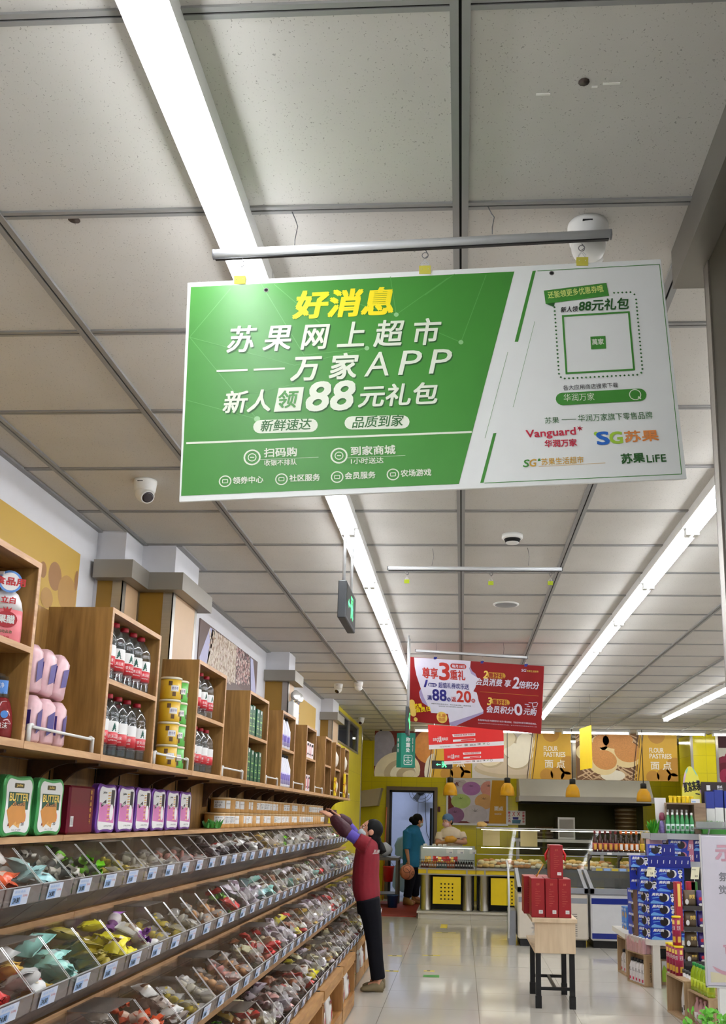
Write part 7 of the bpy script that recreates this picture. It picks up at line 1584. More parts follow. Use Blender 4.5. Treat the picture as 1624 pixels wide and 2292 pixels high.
b = MB(GOLD); p = P5(470, 380, 8.5); b.tube([P5(430, 445, 8.7), P5(470, 375, 8.7), P5(520, 290, 8.7)], .006, 6); tag(b.build('price_stick', loc=P5(430, 445, 8.7)), 'thin gold price stick leaning on the front gift boxes', 'price stick')

# chest freezers
FRW = mat('freezer white', (222, 224, 228), .3); FRC = mat('freezer cream', (222, 214, 200), .35); FRG = mat('freezer grey trim', (150, 154, 162), .35); FRB = mat('freezer blue stripe', (30, 48, 140), .35); FGL = clear('freezer lid glass', (150, 158, 164), .03, .25, haze=.3, hz=(70, 74, 80))
YZ = 12.5
def freezer(x0, x1, m, lab, blue):
    t = thing('chest_freezer', lab, 'freezer', ((x0+x1)/2, YZ+.35, 0))
    MB(m).bbox(x0, x1, YZ, YZ+.75, .09, .66, .02).build('body', t); bd = COL.objects[-1]; MB(BLACK).box(x0+.03, x1-.03, YZ+.04, YZ+.7, 0, .09).build('plinth', t)
    MB(FRG).prism([(YZ-.015, .66), (YZ+.76, .66), (YZ+.76, .92), (YZ+.70, .92), (YZ+.06, .74), (YZ-.015, .72)], 'x', x0, x0+.045).prism([(YZ-.015, .66), (YZ+.76, .66), (YZ+.76, .92), (YZ+.70, .92), (YZ+.06, .74), (YZ-.015, .72)], 'x', x1-.045, x1).box(x0, x1, YZ-.015, YZ+.04, .655, .725).build('top_rim', t)
    MB(FGL).add([(x0+.045, YZ+.05, .735), (x1-.045, YZ+.05, .735), (x1-.045, YZ+.71, .915), (x0+.045, YZ+.71, .915), (x0+.045, YZ+.05, .727), (x1-.045, YZ+.05, .727), (x1-.045, YZ+.71, .907), (x0+.045, YZ+.71, .907)], [(0, 1, 2, 3), (7, 6, 5, 4), (0, 4, 5, 1), (2, 6, 7, 3)]).build('lid_glass', t)
    b = MB(FRB if blue else FRG)
    for z0, z1 in (((.535, .605), (.115, .18)) if blue else ((.535, .6),)): b.box(x0+.01, x1-.01, YZ-.003, YZ+.002, z0, z1)
    b.build('stripe', bd)
    if not blue:
        b = MB(mat('dark vent slit', (96, 90, 80), .7))
        for i in range(11): z = .14+.026*i; b.box(x1-.30, x1-.22, YZ-.003, YZ+.001, z, z+.006); b.box(x1-.20, x1-.14, YZ-.003, YZ+.001, z, z+.006)
        b.build('vent', bd); MB(PAPERW).box(x1-.36, x1-.28, YZ-.003, YZ+.001, .44, .53).build('sticker', bd)
    return t
X1f = on_y(1316, 2050, YZ).x; X2f = on_y(1322, 2050, YZ).x
freezer(.72, X1f, FRC, 'cream chest freezer with vent slits behind the gift table', False); freezer(X2f, X2f+1.25, FRW, 'white chest freezer with two blue stripes', True)
t = thing('glass_freezer', 'freezer with curved glass end, seen behind the left of the gift table', 'freezer', (.66, 12.9, 0))
Pq = [(12.5, .1), (12.45, .5), (12.5, .78), (12.62, .95), (13.1, 1.02), (13.1, .1)]
MB(GLASS).prism(Pq, 'x', .60, .612).build('end_glass', t); MB(ALU).tube([(.606, y, z) for y, z in Pq[:5]], .014, 8).build('frame', t); MB(FRG).box(.612, .70, 12.6, 13.05, 0, .42).build('body', t)
# sauce shelf above the freezers
sz = on_y(1385, 1908, 12.62).z; sx0, sx1 = on_y(1322, 1908, 12.62).x, on_y(1462, 1908, 12.62).x
t = thing('sauce_shelf', 'grey wire shelf of sauce bottles standing over the freezers', 'shelf', ((sx0+sx1)/2, 12.7, sz)); SHG = mat('grey shelf enamel', (150, 154, 158), .4)
MB(SHG).box(sx0, sx1, 12.58, 12.9, sz-.035, sz).build('shelf_board', t)
for x in (on_y(1320, 1940, 12.66).x, on_y(1388, 1940, 12.66).x, sx1-.03): MB(mat('dark bracket', (84, 80, 78), .5)).prism([(12.86, .93), (12.9, .93), (12.9, sz-.036), (12.62, sz-.036), (12.62, sz-.07), (12.82, sz-.12)], 'x', x, x+.022).build('bracket', t)
MB(PAPERW).box(sx0+.2, sx0+.26, 12.574, 12.579, sz-.03, sz-.004).box(sx0+.45, sx0+.62, 12.574, 12.579, sz-.03, sz-.004).build('price_strip', t)
MB(SHG).box(sx0, sx1, 12.56, 12.6, .935, .975).build('lower_rail', t)
for i in range(6): MB(TAGB if i % 2 else STY).box(sx0+.05+.1*i, sx0+.13+.1*i, 12.552, 12.559, .94, .97).build('price_strip', t)
SB = [('dark brown sauce bottle with red label', (58, 24, 22), (176, 84, 76), (110, 30, 30), 5), ('dark sauce bottle with orange cap', (50, 34, 28), (226, 130, 50), (216, 110, 40), 4), ('amber sauce bottle with yellow label', (150, 110, 50), (230, 206, 40), (190, 160, 60), 4)]
xx = on_y(1331, 1900, 12.66).x
for nm, c1, c2, c3, n in SB:
    for i in range(n):
        t = thing('sauce_bottle', '%s, %s from left on the grey shelf' % (nm, nth(i)), 'bottle', (xx, 12.66, sz+.0005), 0, nm); r_, h = .031, .27
        MB(mat('glass '+nm, c1, .12, spec=.7)).lathe([(r_*.95, 0), (r_, .006), (r_, h*.5), (r_*.8, h*.6), (r_*.45, h*.78), (r_*.4, h*.86)], 14).build('bottle_body', t, False); MB(mat('cap '+nm, c3, .4)).lathe([(r_*.5, h*.85), (r_*.55, h*.87), (r_*.55, h*.99), (r_*.4, h)], 12).build('cap', t, False)
        b = MB(mat('label '+nm, c2, .5)); b.lathe([(r_*1.02, h*.08), (r_*1.02, h*.42)], 14); cyl_patch(b, r_*1.03, -2.1, -1.0, h*.12, h*.38, PAPERW if n == 4 and 'orange' in nm else GOLD, n=5); b.build('label', t, False); xx += .0665
    xx += .002

# ---- cookie island
WHT = mat('white island board', (226, 222, 212), .4); OBL = mat('royal blue carton', (28, 58, 178), .32, var=.08); OBD = mat('deep blue carton', (18, 30, 130), .35); OCK = mat('dark cookie', (34, 26, 26), .5, var=.3, scale=80); OPK = mat('pink cream', (196, 120, 140), .4); SKYB = mat('sky blue print', (110, 170, 230), .4)
def cookie(o, ang, w_, h, d, lab, art=0, mt=OBL):
    t = thing('cookie_box', lab, 'cookie box', o, ang, 'blue cookie boxes on the island'); MB(mt).box(0, w_, 0, d, 0, h-.0015).build('carton', t, False)
    pl = Plane((0, -.0006, 0), (1, 0, 0), (0, 0, 1)); b = MB(PAPERW)
    if art < 2:
        b.uvpoly(pl, [(0, 0), (w_*.5, 0), (w_*.5, h*.08), (w_*.12, h*.3), (0, h*.12)], SKYB, .0003)
        b.uvtext(pl, '奥利奥', w_*.06, h*.66, w_*.42, h*.24, PAPERW, .03, .25, .0012); b.uvpoly(pl, [(w_*.08, h*.42), (w_*.34, h*.5), (w_*.34, h*.57), (w_*.08, h*.49)], SKYB, .0006)
        b.disc(pl, (w_*.58, h*.52), h*.33, PAPERW if not art else OPK, .0006, 18); b.disc(pl, (w_*.50, h*.50), h*.35, OCK, .001, 18)
        if art: b.uvpoly(pl, [(w_*.74, 0), (w_, 0), (w_, h), (w_*.82, h)], OPK, .0004); b.uvtext(pl, '91', w_*.82, h*.15, w_*.13, h*.45, PAPERW, .03, 0, .001)
        else:
            b.disc(pl, (w_*.85, h*.66), h*.2, PAPERW, .0006, 14)
            for x, y, q in ((.80, .86, .08), (.90, .86, .08), (.82, .66, .06), (.88, .66, .06)): b.disc(pl, (w_*x, h*y), h*q, BLACK, .001, 10)
            b.disc(pl, (w_*.86, h*.3), h*.16, PAPERW, .0006, 12); b.disc(pl, (w_*.9, h*.2), h*.08, BLACK, .001, 10)
    elif art == 2:
        for i in range(max(1, round(w_/.06))): b.uvpoly(pl, [(.02+.06*i, h*.35), (.028+.06*i, h*.35), (.032+.06*i, h*.65), (.024+.06*i, h*.65)], PAPERW, .0005)
    elif art == 3: b.uvpoly(pl, [(w_*.45, 0), (w_, 0), (w_, h), (w_*.55, h)], mat('brown cookie print', (110, 76, 66), .5), .0004); b.uvtext(pl, '奥利奥', w_*.08, h*.68, w_*.5, h*.2, PAPERW, .03, .2, .0012); b.disc(pl, (w_*.5, h*.45), h*.3, OCK, .0008, 16)
    b.build('print', t, False); return t
YI = 9.72; hB = .1125; zT = on_y(1457, 2103, YI).z; xI = on_y(1457, 2103, YI).x
c1 = on_z(1429, 2097, zT); c2 = on_z(1406, 2089, zT)
A1 = Vector((xI, YI, 0)); d1_ = (Vector((c1.x, c1.y, 0))-A1); L1_ = d1_.length; ang1 = math.atan2(-d1_.y, -d1_.x)
d2_ = Vector((c2.x-c1.x, c2.y-c1.y, 0)); L2_ = d2_.length; ang2 = math.atan2(-d2_.y, -d2_.x)
t = thing('display_island', 'white six-sided island base table under the cookie boxes', 'display base', (2.3, 10.1, 0))
top = [(xI-.02, YI-.04), (3.0, YI-.04), (3.0, 10.9), (c2.x-.06, 10.9), (c2.x-.05, c2.y+.02), (c1.x-.04, c1.y-.02)]
MB(WHT).prism(top, 'z', zT-.05, zT-.001).build('table_top', t); MB(WHT).box(xI+.005, xI+.075, YI-.03, YI+.06, 0, zT-.05).build('leg', t); MB(WHT).box(c2.x+.4, c2.x+.46, 10.6, 10.7, 0, zT-.05).build('leg', t); MB(WHT).box(2.9, 2.97, YI, YI+.07, 0, zT-.05).build('leg', t)
MB(BLACK).box(xI+.12, 2.9, YI+.3, YI+.32, .02, zT-.05).build('inner_panel', t)
wF = .252
for r_ in range(4):
    z = zT+hB*r_; w4 = nth(r_)
    for j in range(2): cookie((xI+.004+(wF+.002)*j, YI, z), 0, wF, hB, .12, 'blue panda cookie box, %s level up, %s of the island front' % (w4, ('left column', 'second column')[j]))
    cookie((c1.x, c1.y, z), ang1, L1_-.004, hB, .05, 'blue cookie box at the slanted corner of the island, %s level up' % w4)
    cookie((c2.x, c2.y, z), ang2, L2_-.004, hB, .05, 'blue and brown cookie box on the island left flank, %s level up' % w4, 3)
z = zT+4*hB
for r_ in range(2):
    p = P4(795 if r_ == 0 else 800, 1120, YI+.05); x = p.x
    for j, (w_, a_) in enumerate(((.17, 0), (.262, 0))): cookie((x, YI+.05, z+hB*r_), 0, w_, hB, .14, 'blue panda cookie box, %s set-back level above the front, %s' % (nth(r_), ('short left', 'long right')[j])); x += w_+.002
    p = P4(705, 1090, YI+.25); cookie((p.x, YI+.25, z+hB*r_), math.radians(-25), .19, hB, .1, 'blue and brown cookie box on the left, %s set-back level' % nth(r_), 3)
z2_ = z+2*hB; p = P4(712, 930, YI+.15)
cookie((p.x, YI+.12, z2_), 0, P4(880, 930, YI+.12).x-p.x, hB, .13, 'pale blue cookie box ending the fifth row on the left', 0); cookie((P4(882, 930, YI+.12).x, YI+.12, z2_), 0, .41, hB, .13, 'long row of narrow blue cookie cartons behind the price card', 2, OBD)
p = P4(880, 840, YI+.2); cookie((p.x, YI+.2, z2_+hB), 0, .13, hB, .12, 'blue panda cookie box, topmost of the island pile', 0); cookie((p.x+.132, YI+.2, z2_+hB), 0, .13, hB, .12, 'plain deep blue carton beside the topmost cookie box', 2, OBD)
# shelf rack rising from the island
YRk = 10.25; ROT = 0
s1 = P4(890, 775, YRk); s2 = P4(1040, 520, YRk); xr = P4(1400, 500, YRk).x+.5
t = thing('island_rack', 'grey two-shelf rack rising behind the cookie boxes', 'rack', (2.5, YRk, 0)); RKG = mat('rack grey enamel', (176, 178, 180), .4)
MB(RKG).box(s1.x, xr, YRk-.02, YRk+.45, s1.z-.055, s1.z).build('shelf_board', t); MB(RKG).box(P4(880, 520, YRk).x, xr, YRk-.04, YRk+.45, s2.z-.06, s2.z).build('shelf_board', t)
MB(BLACK).box(s1.x+.02, xr, YRk+.34, YRk+.36, zT, s2.z-.06).build('back_panel', t); MB(RKG).box(s1.x+.03, s1.x+.07, YRk+.37, YRk+.42, zT, s2.z-.06).build('upright', t); MB(RKG).box(xr-.05, xr, YRk+.37, YRk+.42, zT, s2.z-.06).build('upright', t)
MB(clear('shelf edge strip', (230, 230, 230), .25, .1, haze=.3, hz=(210, 210, 210))).box(P4(885, 520, YRk).x, P4(1035, 520, YRk).x, YRk-.06, YRk-.045, s2.z-.07, s2.z+.0).build('edge_strip', t)
hp = (P4(0, 645, YRk).z-P4(0, 745, YRk).z)
for r_ in range(2):
    zz = s1.z+.001+hp*r_; x = P4(890, 700, YRk).x
    for j, (w_, a_, m_) in enumerate(((P4(985, 0, YRk).x-x, 4, mat('pink clear tray', (190, 150, 160), .3, var=.3, scale=20)), (P4(1042, 0, YRk).x-P4(988, 0, YRk).x, 3, OBL), (P4(1275, 0, YRk).x-P4(1045, 0, YRk).x, 1, OBL), (.2, 1 if r_ else 2, OBD))):
        cookie((x, YRk+.01, zz), 0, w_-.003, hp, .2, '%s on the rack, %s level, %s from the left' % (('pink-trayed cookie pack', 'narrow blue cookie box', 'long blue and pink cookie box', 'deep blue cookie carton')[j], ('lower', 'upper')[r_], nth(j)), a_, m_); x += w_
# goods on the top shelf
zS2 = s2.z+.001
gx0, gx1 = P4(1045, 360, YRk).x, P4(1312, 360, YRk).x; gz1 = P4(1150, 235, YRk).z; bxm = wood('walnut grey crate', (122, 100, 78), (166, 140, 112), 'x')
t = thing('wooden_box', 'open wooden box framing the green bottles on the rack top', 'box', ((gx0+gx1)/2, YRk+.2, zS2)); b = MB(bxm)
MB(bxm).box(gx0, gx1+.12, YRk+.05, YRk+.3, gz1-.015, gz1).build('top_board', t); MB(bxm).box(gx0, gx0+.012, YRk+.05, YRk+.3, zS2, gz1-.015).build('side_board', t); MB(bxm).box(gx1, gx1+.12, YRk+.05, YRk+.3, zS2, gz1-.015).build('side_board', t); MB(bxm).box(gx0+.012, gx1, YRk+.285, YRk+.3, zS2, gz1-.015).build('back_board', t)
GBT = mat('green drink bottle', (64, 150, 88), .2, var=.15, scale=30, spec=.6); GBL = mat('pale drink label', (196, 220, 210), .4, var=.2, scale=50)
def drink(loc, h, r_, body, lab_m, cap, label, grp, nm='drink_bottle'):
    t = thing(nm, label, 'bottle', loc, 0, grp); MB(body).lathe([(r_*.92, 0), (r_, h*.03), (r_, h*.55), (r_*.82, h*.7), (r_*.42, h*.84), (r_*.4, h*.9)], 14).build('bottle_body', t, False); MB(cap).lathe([(r_*.48, h*.885), (r_*.5, h*.9), (r_*.5, h*.985), (r_*.4, h)], 12).build('cap', t, False)
    b = MB(lab_m); b.lathe([(r_*1.015, h*.12), (r_*1.015, h*.45)], 14); cyl_patch(b, r_*1.02, -2.2, -1.0, h*.2, h*.36, body, n=5); b.build('label', t, False); return t
px = (gx1-gx0-.0)/6.05
for i in range(6): drink((gx0+px*(i+.35)-.01, YRk+.0, zS2), P4(0, 305, YRk).z-zS2, px*.46, GBT, GBL, PAPERW, 'green drink bottle with white cap, %s in the front row of the box' % nth(i), 'green bottles on the rack')
for i in range(5): drink((gx0+px*(i+.95), YRk+.17, zS2), P4(0, 278, YRk+.17).z-zS2, px*.45, GBT, GBL, PAPERW, 'green drink bottle with white cap, %s in the back row inside the box' % nth(i), 'green bottles on the rack')
YBT = mat('yellow squat bottle', (246, 210, 30), .3, var=.12, scale=30)
for i in range(6):
    c_ = P4(1085+39*i, 225, YRk+.1); t = thing('squat_bottle', 'yellow squat bottle on the wooden box, %s from the left' % nth(i), 'bottle', (c_.x, YRk+.12, gz1+.0005), 0, 'yellow squat bottles'); h = P4(0, 152, YRk+.1).z-gz1; MB(YBT).lathe([(.017, 0), (.02, .006), (.016, h*.45), (.021, h*.75), (.02, h*.8)], 12).build('bottle_body', t, False); MB(YBT).lathe([(.0215, h*.8), (.0215, h*.97), (.018, h)], 12).build('cap', t, False)
t = thing('price_card', 'white price card standing right of the yellow squat bottles', 'price card', P4(1310, 225, YRk+.02)); p = P4(1268, 228, YRk+.06); q = P4(1350, 192, YRk+.06); MB(PAPERW).box(p.x, q.x, YRk+.06, YRk+.064, gz1+.0005, gz1+q.z-p.z).build('card', t); MB(TAGB).box(p.x+.01, p.x+.05, YRk+.0585, YRk+.06, gz1+.008, gz1+.02).build('print', t)
# surfboard shaped promo sign
SURF = mat('lime yellow surf sign', (226, 218, 84), .45, var=.06); SURP = mat('lilac surf print', (206, 170, 206), .45); SURT = mat('aqua surf print', (150, 206, 176), .45)
YSf = 10.6; pts = [(1187, 240), (1190, 100), (1200, 0), (1215, -60), (1237, -95), (1255, -105), (1275, -98), (1305, -65), (1335, -10), (1365, 80), (1385, 170), (1397, 240)]
t = thing('surfboard_sign', 'tall surfboard-shaped yellow promo sign behind the yellow bottles', 'sign', P4(1290, 240, YSf)); PP_ = [P4(x, y, YSf) for x, y in pts]; b = MB(SURF); b.prism([(p.x, p.z) for p in PP_]+[(PP_[-1].x, s2.z+.002), (PP_[0].x, s2.z+.002)], 'y', YSf, YSf+.012).build('board', t)
pl = Plane((0, YSf-.0006, 0), (1, 0, 0), (0, 0, 1)); b = MB(INK); f4 = lambda L: [z4(*p) for p in L]
b.pp(pl, f4([(1190, 100), (1200, 0), (1215, -60), (1222, -20), (1205, 60)]), SURP); b.pp(pl, f4([(1365, 80), (1385, 170), (1393, 225), (1375, 180), (1350, 130)]), SURP); b.pp(pl, f4([(1215, -60), (1237, -95), (1240, -70), (1228, -30)]), SURT); b.pp(pl, f4([(1275, -98), (1305, -65), (1335, -10), (1310, -30)]), SURT)
b.ptext(pl, '夏凉来袭', z4(1210, 140), z4(1365, 118), 22, INK, .03, 0, .0012); b.ptext(pl, '清爽', z4(1318, 55), z4(1350, 55), 7, NAVY, .02, 0, .0012); b.pline(pl, z4(1310, 150), z4(1350, 158), .012, INK, .001); b.build('lettering', t)
# left end of the top shelf
ckd = P4(945, 300, YRk+.05); t = thing('display_carton', 'white flip-lid carton standing at the left end of the rack top', 'carton', (ckd.x, YRk+.1, zS2)); q = P4(1042, 190, YRk+.05); e_ = P4(938, 190, YRk+.05)
MB(PAPERW).add([(e_.x, YRk+.1, q.z), (q.x, YRk+.1, q.z), (q.x, YRk+.1, zS2), (ckd.x+.01, YRk+.1, zS2), (e_.x, YRk+.112, q.z), (q.x, YRk+.112, q.z), (q.x, YRk+.112, zS2), (ckd.x+.01, YRk+.112, zS2)], [(3, 2, 1, 0), (4, 5, 6, 7), (0, 1, 5, 4), (1, 2, 6, 5), (3, 0, 4, 7)]).build('lid', t)
for k, (y0, y1, m) in enumerate(((265, 340, mat('berry pack', (120, 50, 70), .3, var=.7, scale=50)), (345, 460, mat('violet berry pack', (120, 104, 160), .3, var=.7, scale=45)))):
    a = P4(1003, y1, YRk); h = P4(1003, y0, YRk).z-a.z; b = MB(m); zc = zS2 if k else zS2+P4(0, 345, YRk).z-P4(0, 460, YRk).z+.002
    b.lathe([(.022, 0), (.03, .012), (.031, h*.5), (.025, h*.85), (.015, h)], 12, (a.x, YRk+.03, zc)); tag(b.build('berry_pack', loc=(a.x, YRk+.03, zc)), ('crimson berry pack stacked left of the green bottles', 'violet berry pack standing left of the green bottles')[k], 'berry pack')
b = MB(mat('bright plastic leaves', (70, 160, 36), .5, var=.3)); tuft(b, (P4(925, 460, YRk).x, YRk+.02, zS2), .03, 60, .15, 8, MATS['bright plastic leaves']); tag(b.build('plastic_foliage', loc=(P4(925, 460, YRk).x, YRk+.02, zS2)), 'bright plastic leaves at the left end of the rack top', 'foliage')
b = MB(MATS['bright plastic leaves']); 
for i in range(4): tuft(b, (P4(1385+45*i, 400, YRk).x, YRk+.05, zS2+.045), .05, 70, .1, 20+i, MATS['bright plastic leaves'])
b.box(P4(1372, 400, YRk).x, xr-.1, YRk+.0, YRk+.12, zS2, zS2+.05, GRN); tag(b.build('plastic_hedge', loc=(P4(1420, 400, YRk).x, YRk+.05, zS2)), 'low plastic hedge box on the right of the rack top', 'foliage')
BMK = mat('blue and white milk pack', (40, 58, 150), .4); 
for k, (x0, x1, y0) in enumerate(((1410, 1485, 132), (1490, 1565, 118), (1580, 1640, 125))):
    a, c_ = P4(x0, 300, YRk+.22), P4(x1, y0, YRk+.22); t = thing('milk_pack', 'tall blue and white milk pack behind the plastic hedge, %s from left' % nth(k), 'milk pack', ((a.x+c_.x)/2, YRk+.24, zS2), 0, 'milk packs'); h = c_.z-zS2
    MB(PAPERW).box(a.x+.004, c_.x-.004, YRk+.22, YRk+.28, zS2, zS2+h*.6).build('carton', t); MB(BMK).box(a.x+.003, c_.x-.003, YRk+.218, YRk+.282, zS2+h*.6, zS2+h).build('blue_top', t)
a, c_ = P4(1375, 300, YRk+.32), P4(1720, 48, YRk+.32); t = thing('aisle_sign', 'dark brown aisle sign with number one for desserts', 'sign', (a.x, YRk+.33, zS2)); MB(mat('dark brown sign', (52, 38, 34), .5)).box(a.x, c_.x, YRk+.32, YRk+.34, zS2, c_.z).build('board', t)
pl = Plane((0, YRk+.319, 0), (1, 0, 0), (0, 0, 1)); b = MB(PAPERW); b.ptext(pl, '1', z4(1415, 120), z4(1448, 120), 11, PAPERW, .03); b.ptext(pl, '甜点', z4(1512, 102), z4(1560, 102), 6.5, PAPERW, .02); b.ptext(pl, 'Candies', z4(1512, 118), z4(1562, 118), 3.2, PAPERW, 0); b.build('lettering', t)
t = thing('acrylic_tray', 'clear acrylic leaflet tray jutting out right of the green bottles', 'tray', P4(1450, 470, 9.9)); a, c_ = P4(1318, 480, 9.95), P4(1590, 415, 9.95); MB(clear('tray plastic', (225, 228, 230), .2, .08, haze=.25, hz=(215, 215, 218))).box(a.x, c_.x, 9.95, 10.2, a.z+.0, a.z+.015).box(a.x, c_.x, 9.95, 9.96, a.z, c_.z).build('tray', t)
MB(ALU).tube([(P4(1440, 480, 10.0).x, 10.0, a.z-.002), (P4(1420, 520, 10.2).x, 10.2, s2.z-.03)], .008, 6).build('arm', t)
# price cards on stalks
for k, (x0, x1, y0, y1, Yd) in enumerate(((785, 855, 740, 825, 9.9), (855, 940, 835, 920, 9.7), (1265, 1355, 835, 945, 9.7))):
    a, c_ = P4(x0, y1, Yd), P4(x1, y0, Yd); t = thing('price_card', '%s price card leaning among the cookie boxes' % ('leftmost cream', 'middle cream', 'rightmost cream')[k], 'price card', a); sh_ = .02
    MB(mat('cream card', (234, 230, 196), .5)).add([(a.x, Yd, a.z), (c_.x-sh_, Yd, a.z), (c_.x, Yd+.02, c_.z), (a.x+sh_, Yd+.02, c_.z), (a.x, Yd+.004, a.z), (c_.x-sh_, Yd+.004, a.z), (c_.x, Yd+.024, c_.z), (a.x+sh_, Yd+.024, c_.z)], [(0, 1, 2, 3), (7, 6, 5, 4), (0, 4, 5, 1), (1, 5, 6, 2), (2, 6, 7, 3), (3, 7, 4, 0)]).build('card', t)
    pl = Plane((a.x, Yd, a.z), (1, 0, 0), (0, .02, c_.z-a.z)); b = MB(INK); w_ = c_.x-a.x; b.uvtext(pl, '5.9', w_*.45, .02, w_*.25, .018, INK, .03); b.uvtext(pl, '会员价', w_*.2, (c_.z-a.z)*.75, w_*.4, .012, GREYI); b.build('print', t)
    MB(ALU).tube([(a.x+w_*.4, Yd+.01, a.z), (a.x+w_*.4, Yd+.03, ((z2_+.002, a.z-.06, zT)[k]))], .003, 6).build('stalk', t)
# pale blue packs on the left crate
SKP = mat('light blue biscuit pack', (70, 130, 206), .35, var=.25, scale=15)
wdA = wood('raw pine crate', (150, 122, 88), (190, 160, 122), 'x'); wdB = wood('raw pine crate side', (158, 128, 92), (196, 168, 130), 'z')
def crate(o, ang, w_, d, h, lab, mark=None):
    t = thing('wooden_crate', lab, 'crate', o, ang); q = .014
    MB(wdA).box(0, w_, 0, d, 0, q).build('bottom_board', t, False); MB(wdA).box(0, w_, 0, d, h-q, h).build('top_board', t, False); MB(wdB).box(0, q, 0, d, q, h-q).build('side_board', t, False); MB(wdB).box(w_-q, w_, 0, d, q, h-q).build('side_board', t, False); MB(wdA).box(q, w_-q, d-q, d, q, h-q).build('back_board', t, False)
    if mark:
        pl = Plane((w_+.0008, 0, 0), (0, 1, 0), (0, 0, 1)); b = MB(INK); b.uvtext(pl, mark, d*.75, h*.15, h*.6, .02, INK, .01, 0, .0006, math.pi/2); b.build('lettering', t, False)
    return t
MILK = mat('milk bottle white', (226, 222, 222), .35, var=.06); BCAP = mat('black bottle cap', (26, 24, 26), .4)
def milk(loc, rz, h, lab, grp):
    t = thing('milk_bottle', lab, 'bottle', loc, rz, grp); r_ = h*.16; MB(MILK).lathe([(r_*.95, 0), (r_, .006), (r_, h*.62), (r_*.7, h*.78), (r_*.5, h*.85)], 12).build('bottle_body', t, False); MB(BCAP).lathe([(r_*.55, h*.85), (r_*.58, h*.97), (r_*.4, h)], 10).build('cap', t, False)
    b = MB(INK); 
    for q in (-2.6, -1.5): cyl_text(b, '乳', r_*1.01, q-.55, q+.55, h*.44, h*.6, INK); b.m(PKD); cyl_patch(b, r_*1.005, q-.5, q+.4, h*.08, h*.2, PKD, n=4)
    b.build('label', t, False)
def along(o, ang, x, y): return (o[0]+x*math.cos(ang)-y*math.sin(ang), o[1]+x*math.sin(ang)+y*math.cos(ang))
fl = lambda x, y: on_z(x, y, 0)
# crate A (far left), crate B in front of it, both turned to the aisle
for nm, pa_, pb_, h, lab, mk, nb in (('A', (1382, 2174), (1402, 2186), .37, 'raw pine crate of milk bottles, farther of two at the island foot', None, 3), ('B', (1404, 2195), (1443, 2210), .30, 'raw pine crate of milk bottles, nearer one with stamped side', 'HAPPY MARKET', 5)):
    a, c_ = fl(*pa_), fl(*pb_); ang = math.atan2(c_.y-a.y, c_.x-a.x); w_ = (c_-a).length; o = (a.x, a.y, .0005)
    crate(o, ang, w_, .2 if nm == 'A' else .1, h, lab, mk)
    for i in range(nb):
        x, y = along(o, ang, .05+(w_-.1)*(i+.1)/(nb-.8), .06 if nm == 'A' else .036); milk((x, y, .016), ang, .22, 'milk bottle with black cap, %s inside the %s pine crate' % (nth(i), 'farther' if nm == 'A' else 'nearer'), 'milk bottles in the pine crates')
    if nm == 'A':
        for k in range(4):
            x, y = along(o, ang, .035+.1*(k % 2), .09); t = thing('biscuit_pack', 'light blue biscuit pack standing on the farther pine crate, %s, %s layer' % (('left', 'right')[k % 2], ('lower', 'upper')[k//2]), 'biscuit pack', (x, y, h+.001+.151*(k//2)), ang); MB(SKP).bbox(-.045, .045, -.03, .03, 0, .15, .004).build('wrapper', t, False); b = MB(mat('oat print', (196, 150, 90), .5)); b.disc(Plane((0, -.0306, 0), (1, 0, 0), (0, 0, 1)), (.02, .07), .03, None, .0004); b.uvtext(Plane((0, -.0306, 0), (1, 0, 0), (0, 0, 1)), '奥利奥', -.04, .11, .07, .025, PAPERW, .02); b.build('print', t, False)
    else:
        PNK = mat('pink milk drink', (226, 170, 176), .3, var=.1); PNW = clear('bottle shrink wrap', (245, 235, 236), .1, .1, haze=.15, hz=(240, 225, 228))
        t = thing('bottle_multipack', 'shrink-wrapped pack of pink drink bottles on the nearer pine crate', 'multipack', (*along(o, ang, w_/2, .05), h+.001), ang); n = 6
        for i in range(n):
            for j in range(2):
                b = MB(PNK); x = -w_/2+.03+(w_-.06)*i/(n-1); b.lathe([(.024, 0), (.026, .005), (.026, .09), (.02, .115), (.012, .13)], 12, (x, -.024+.046*j-.012, 0)); b.lathe([(.014, .13), (.014, .15)], 10, (x, -.024+.046*j-.012, 0), PAPERW); b.build('bottle', t, False)
        MB(PNW).box(-w_/2, w_/2, -.062, .038, .001, .145).build('shrink_wrap', t, False)
t = thing('picture_frame', 'framed green leaf picture leaning under the island table', 'picture', P4(1010, 1900, 9.9)); a, c_ = P4(985, 1935, 9.9), P4(1100, 1690, 9.9); MB(wdB).box(a.x, c_.x, 9.9, 9.925, .001, c_.z).build('frame', t); MB(PAPERW).box(a.x+.02, c_.x-.02, 9.897, 9.9, .03, c_.z-.02).build('sheet', t)
pl = Plane((a.x+.02, 9.8965, .03), (1, 0, 0), (0, 0, 1)); b = MB(LIME); b.uvpoly(pl, [(0, 0), (.06, 0), (.05, .12), (.02, .16), (0, .1)], LIME); b.uvtext(pl, 'Enjoy', .01, .2, .07, .02, GREYI, .01); b.build('print', t)
for k, x in enumerate((985, 1030)):
    p = P4(x, 1650, 9.95); milk((p.x, 9.97, .351), .3, .09, 'small white bottle on the ledge under the island top, %s' % ('left', 'right')[k], 'small bottles under the island')
MB(wdB).box(P4(975, 1660, 9.95).x, 2.6, 9.94, 10.03, .335, .35).build('wooden_ledge'); tag(bpy.data.objects['wooden_ledge'], 'narrow wooden ledge under the island table top', 'ledge')
bpy.data.objects['wooden_ledge'].location = (0, 0, 0)
MB(wdB).box(2.45, 2.5, 9.95, 10.0, 0, .335).build('ledge_post', bpy.data.objects['wooden_ledge'])

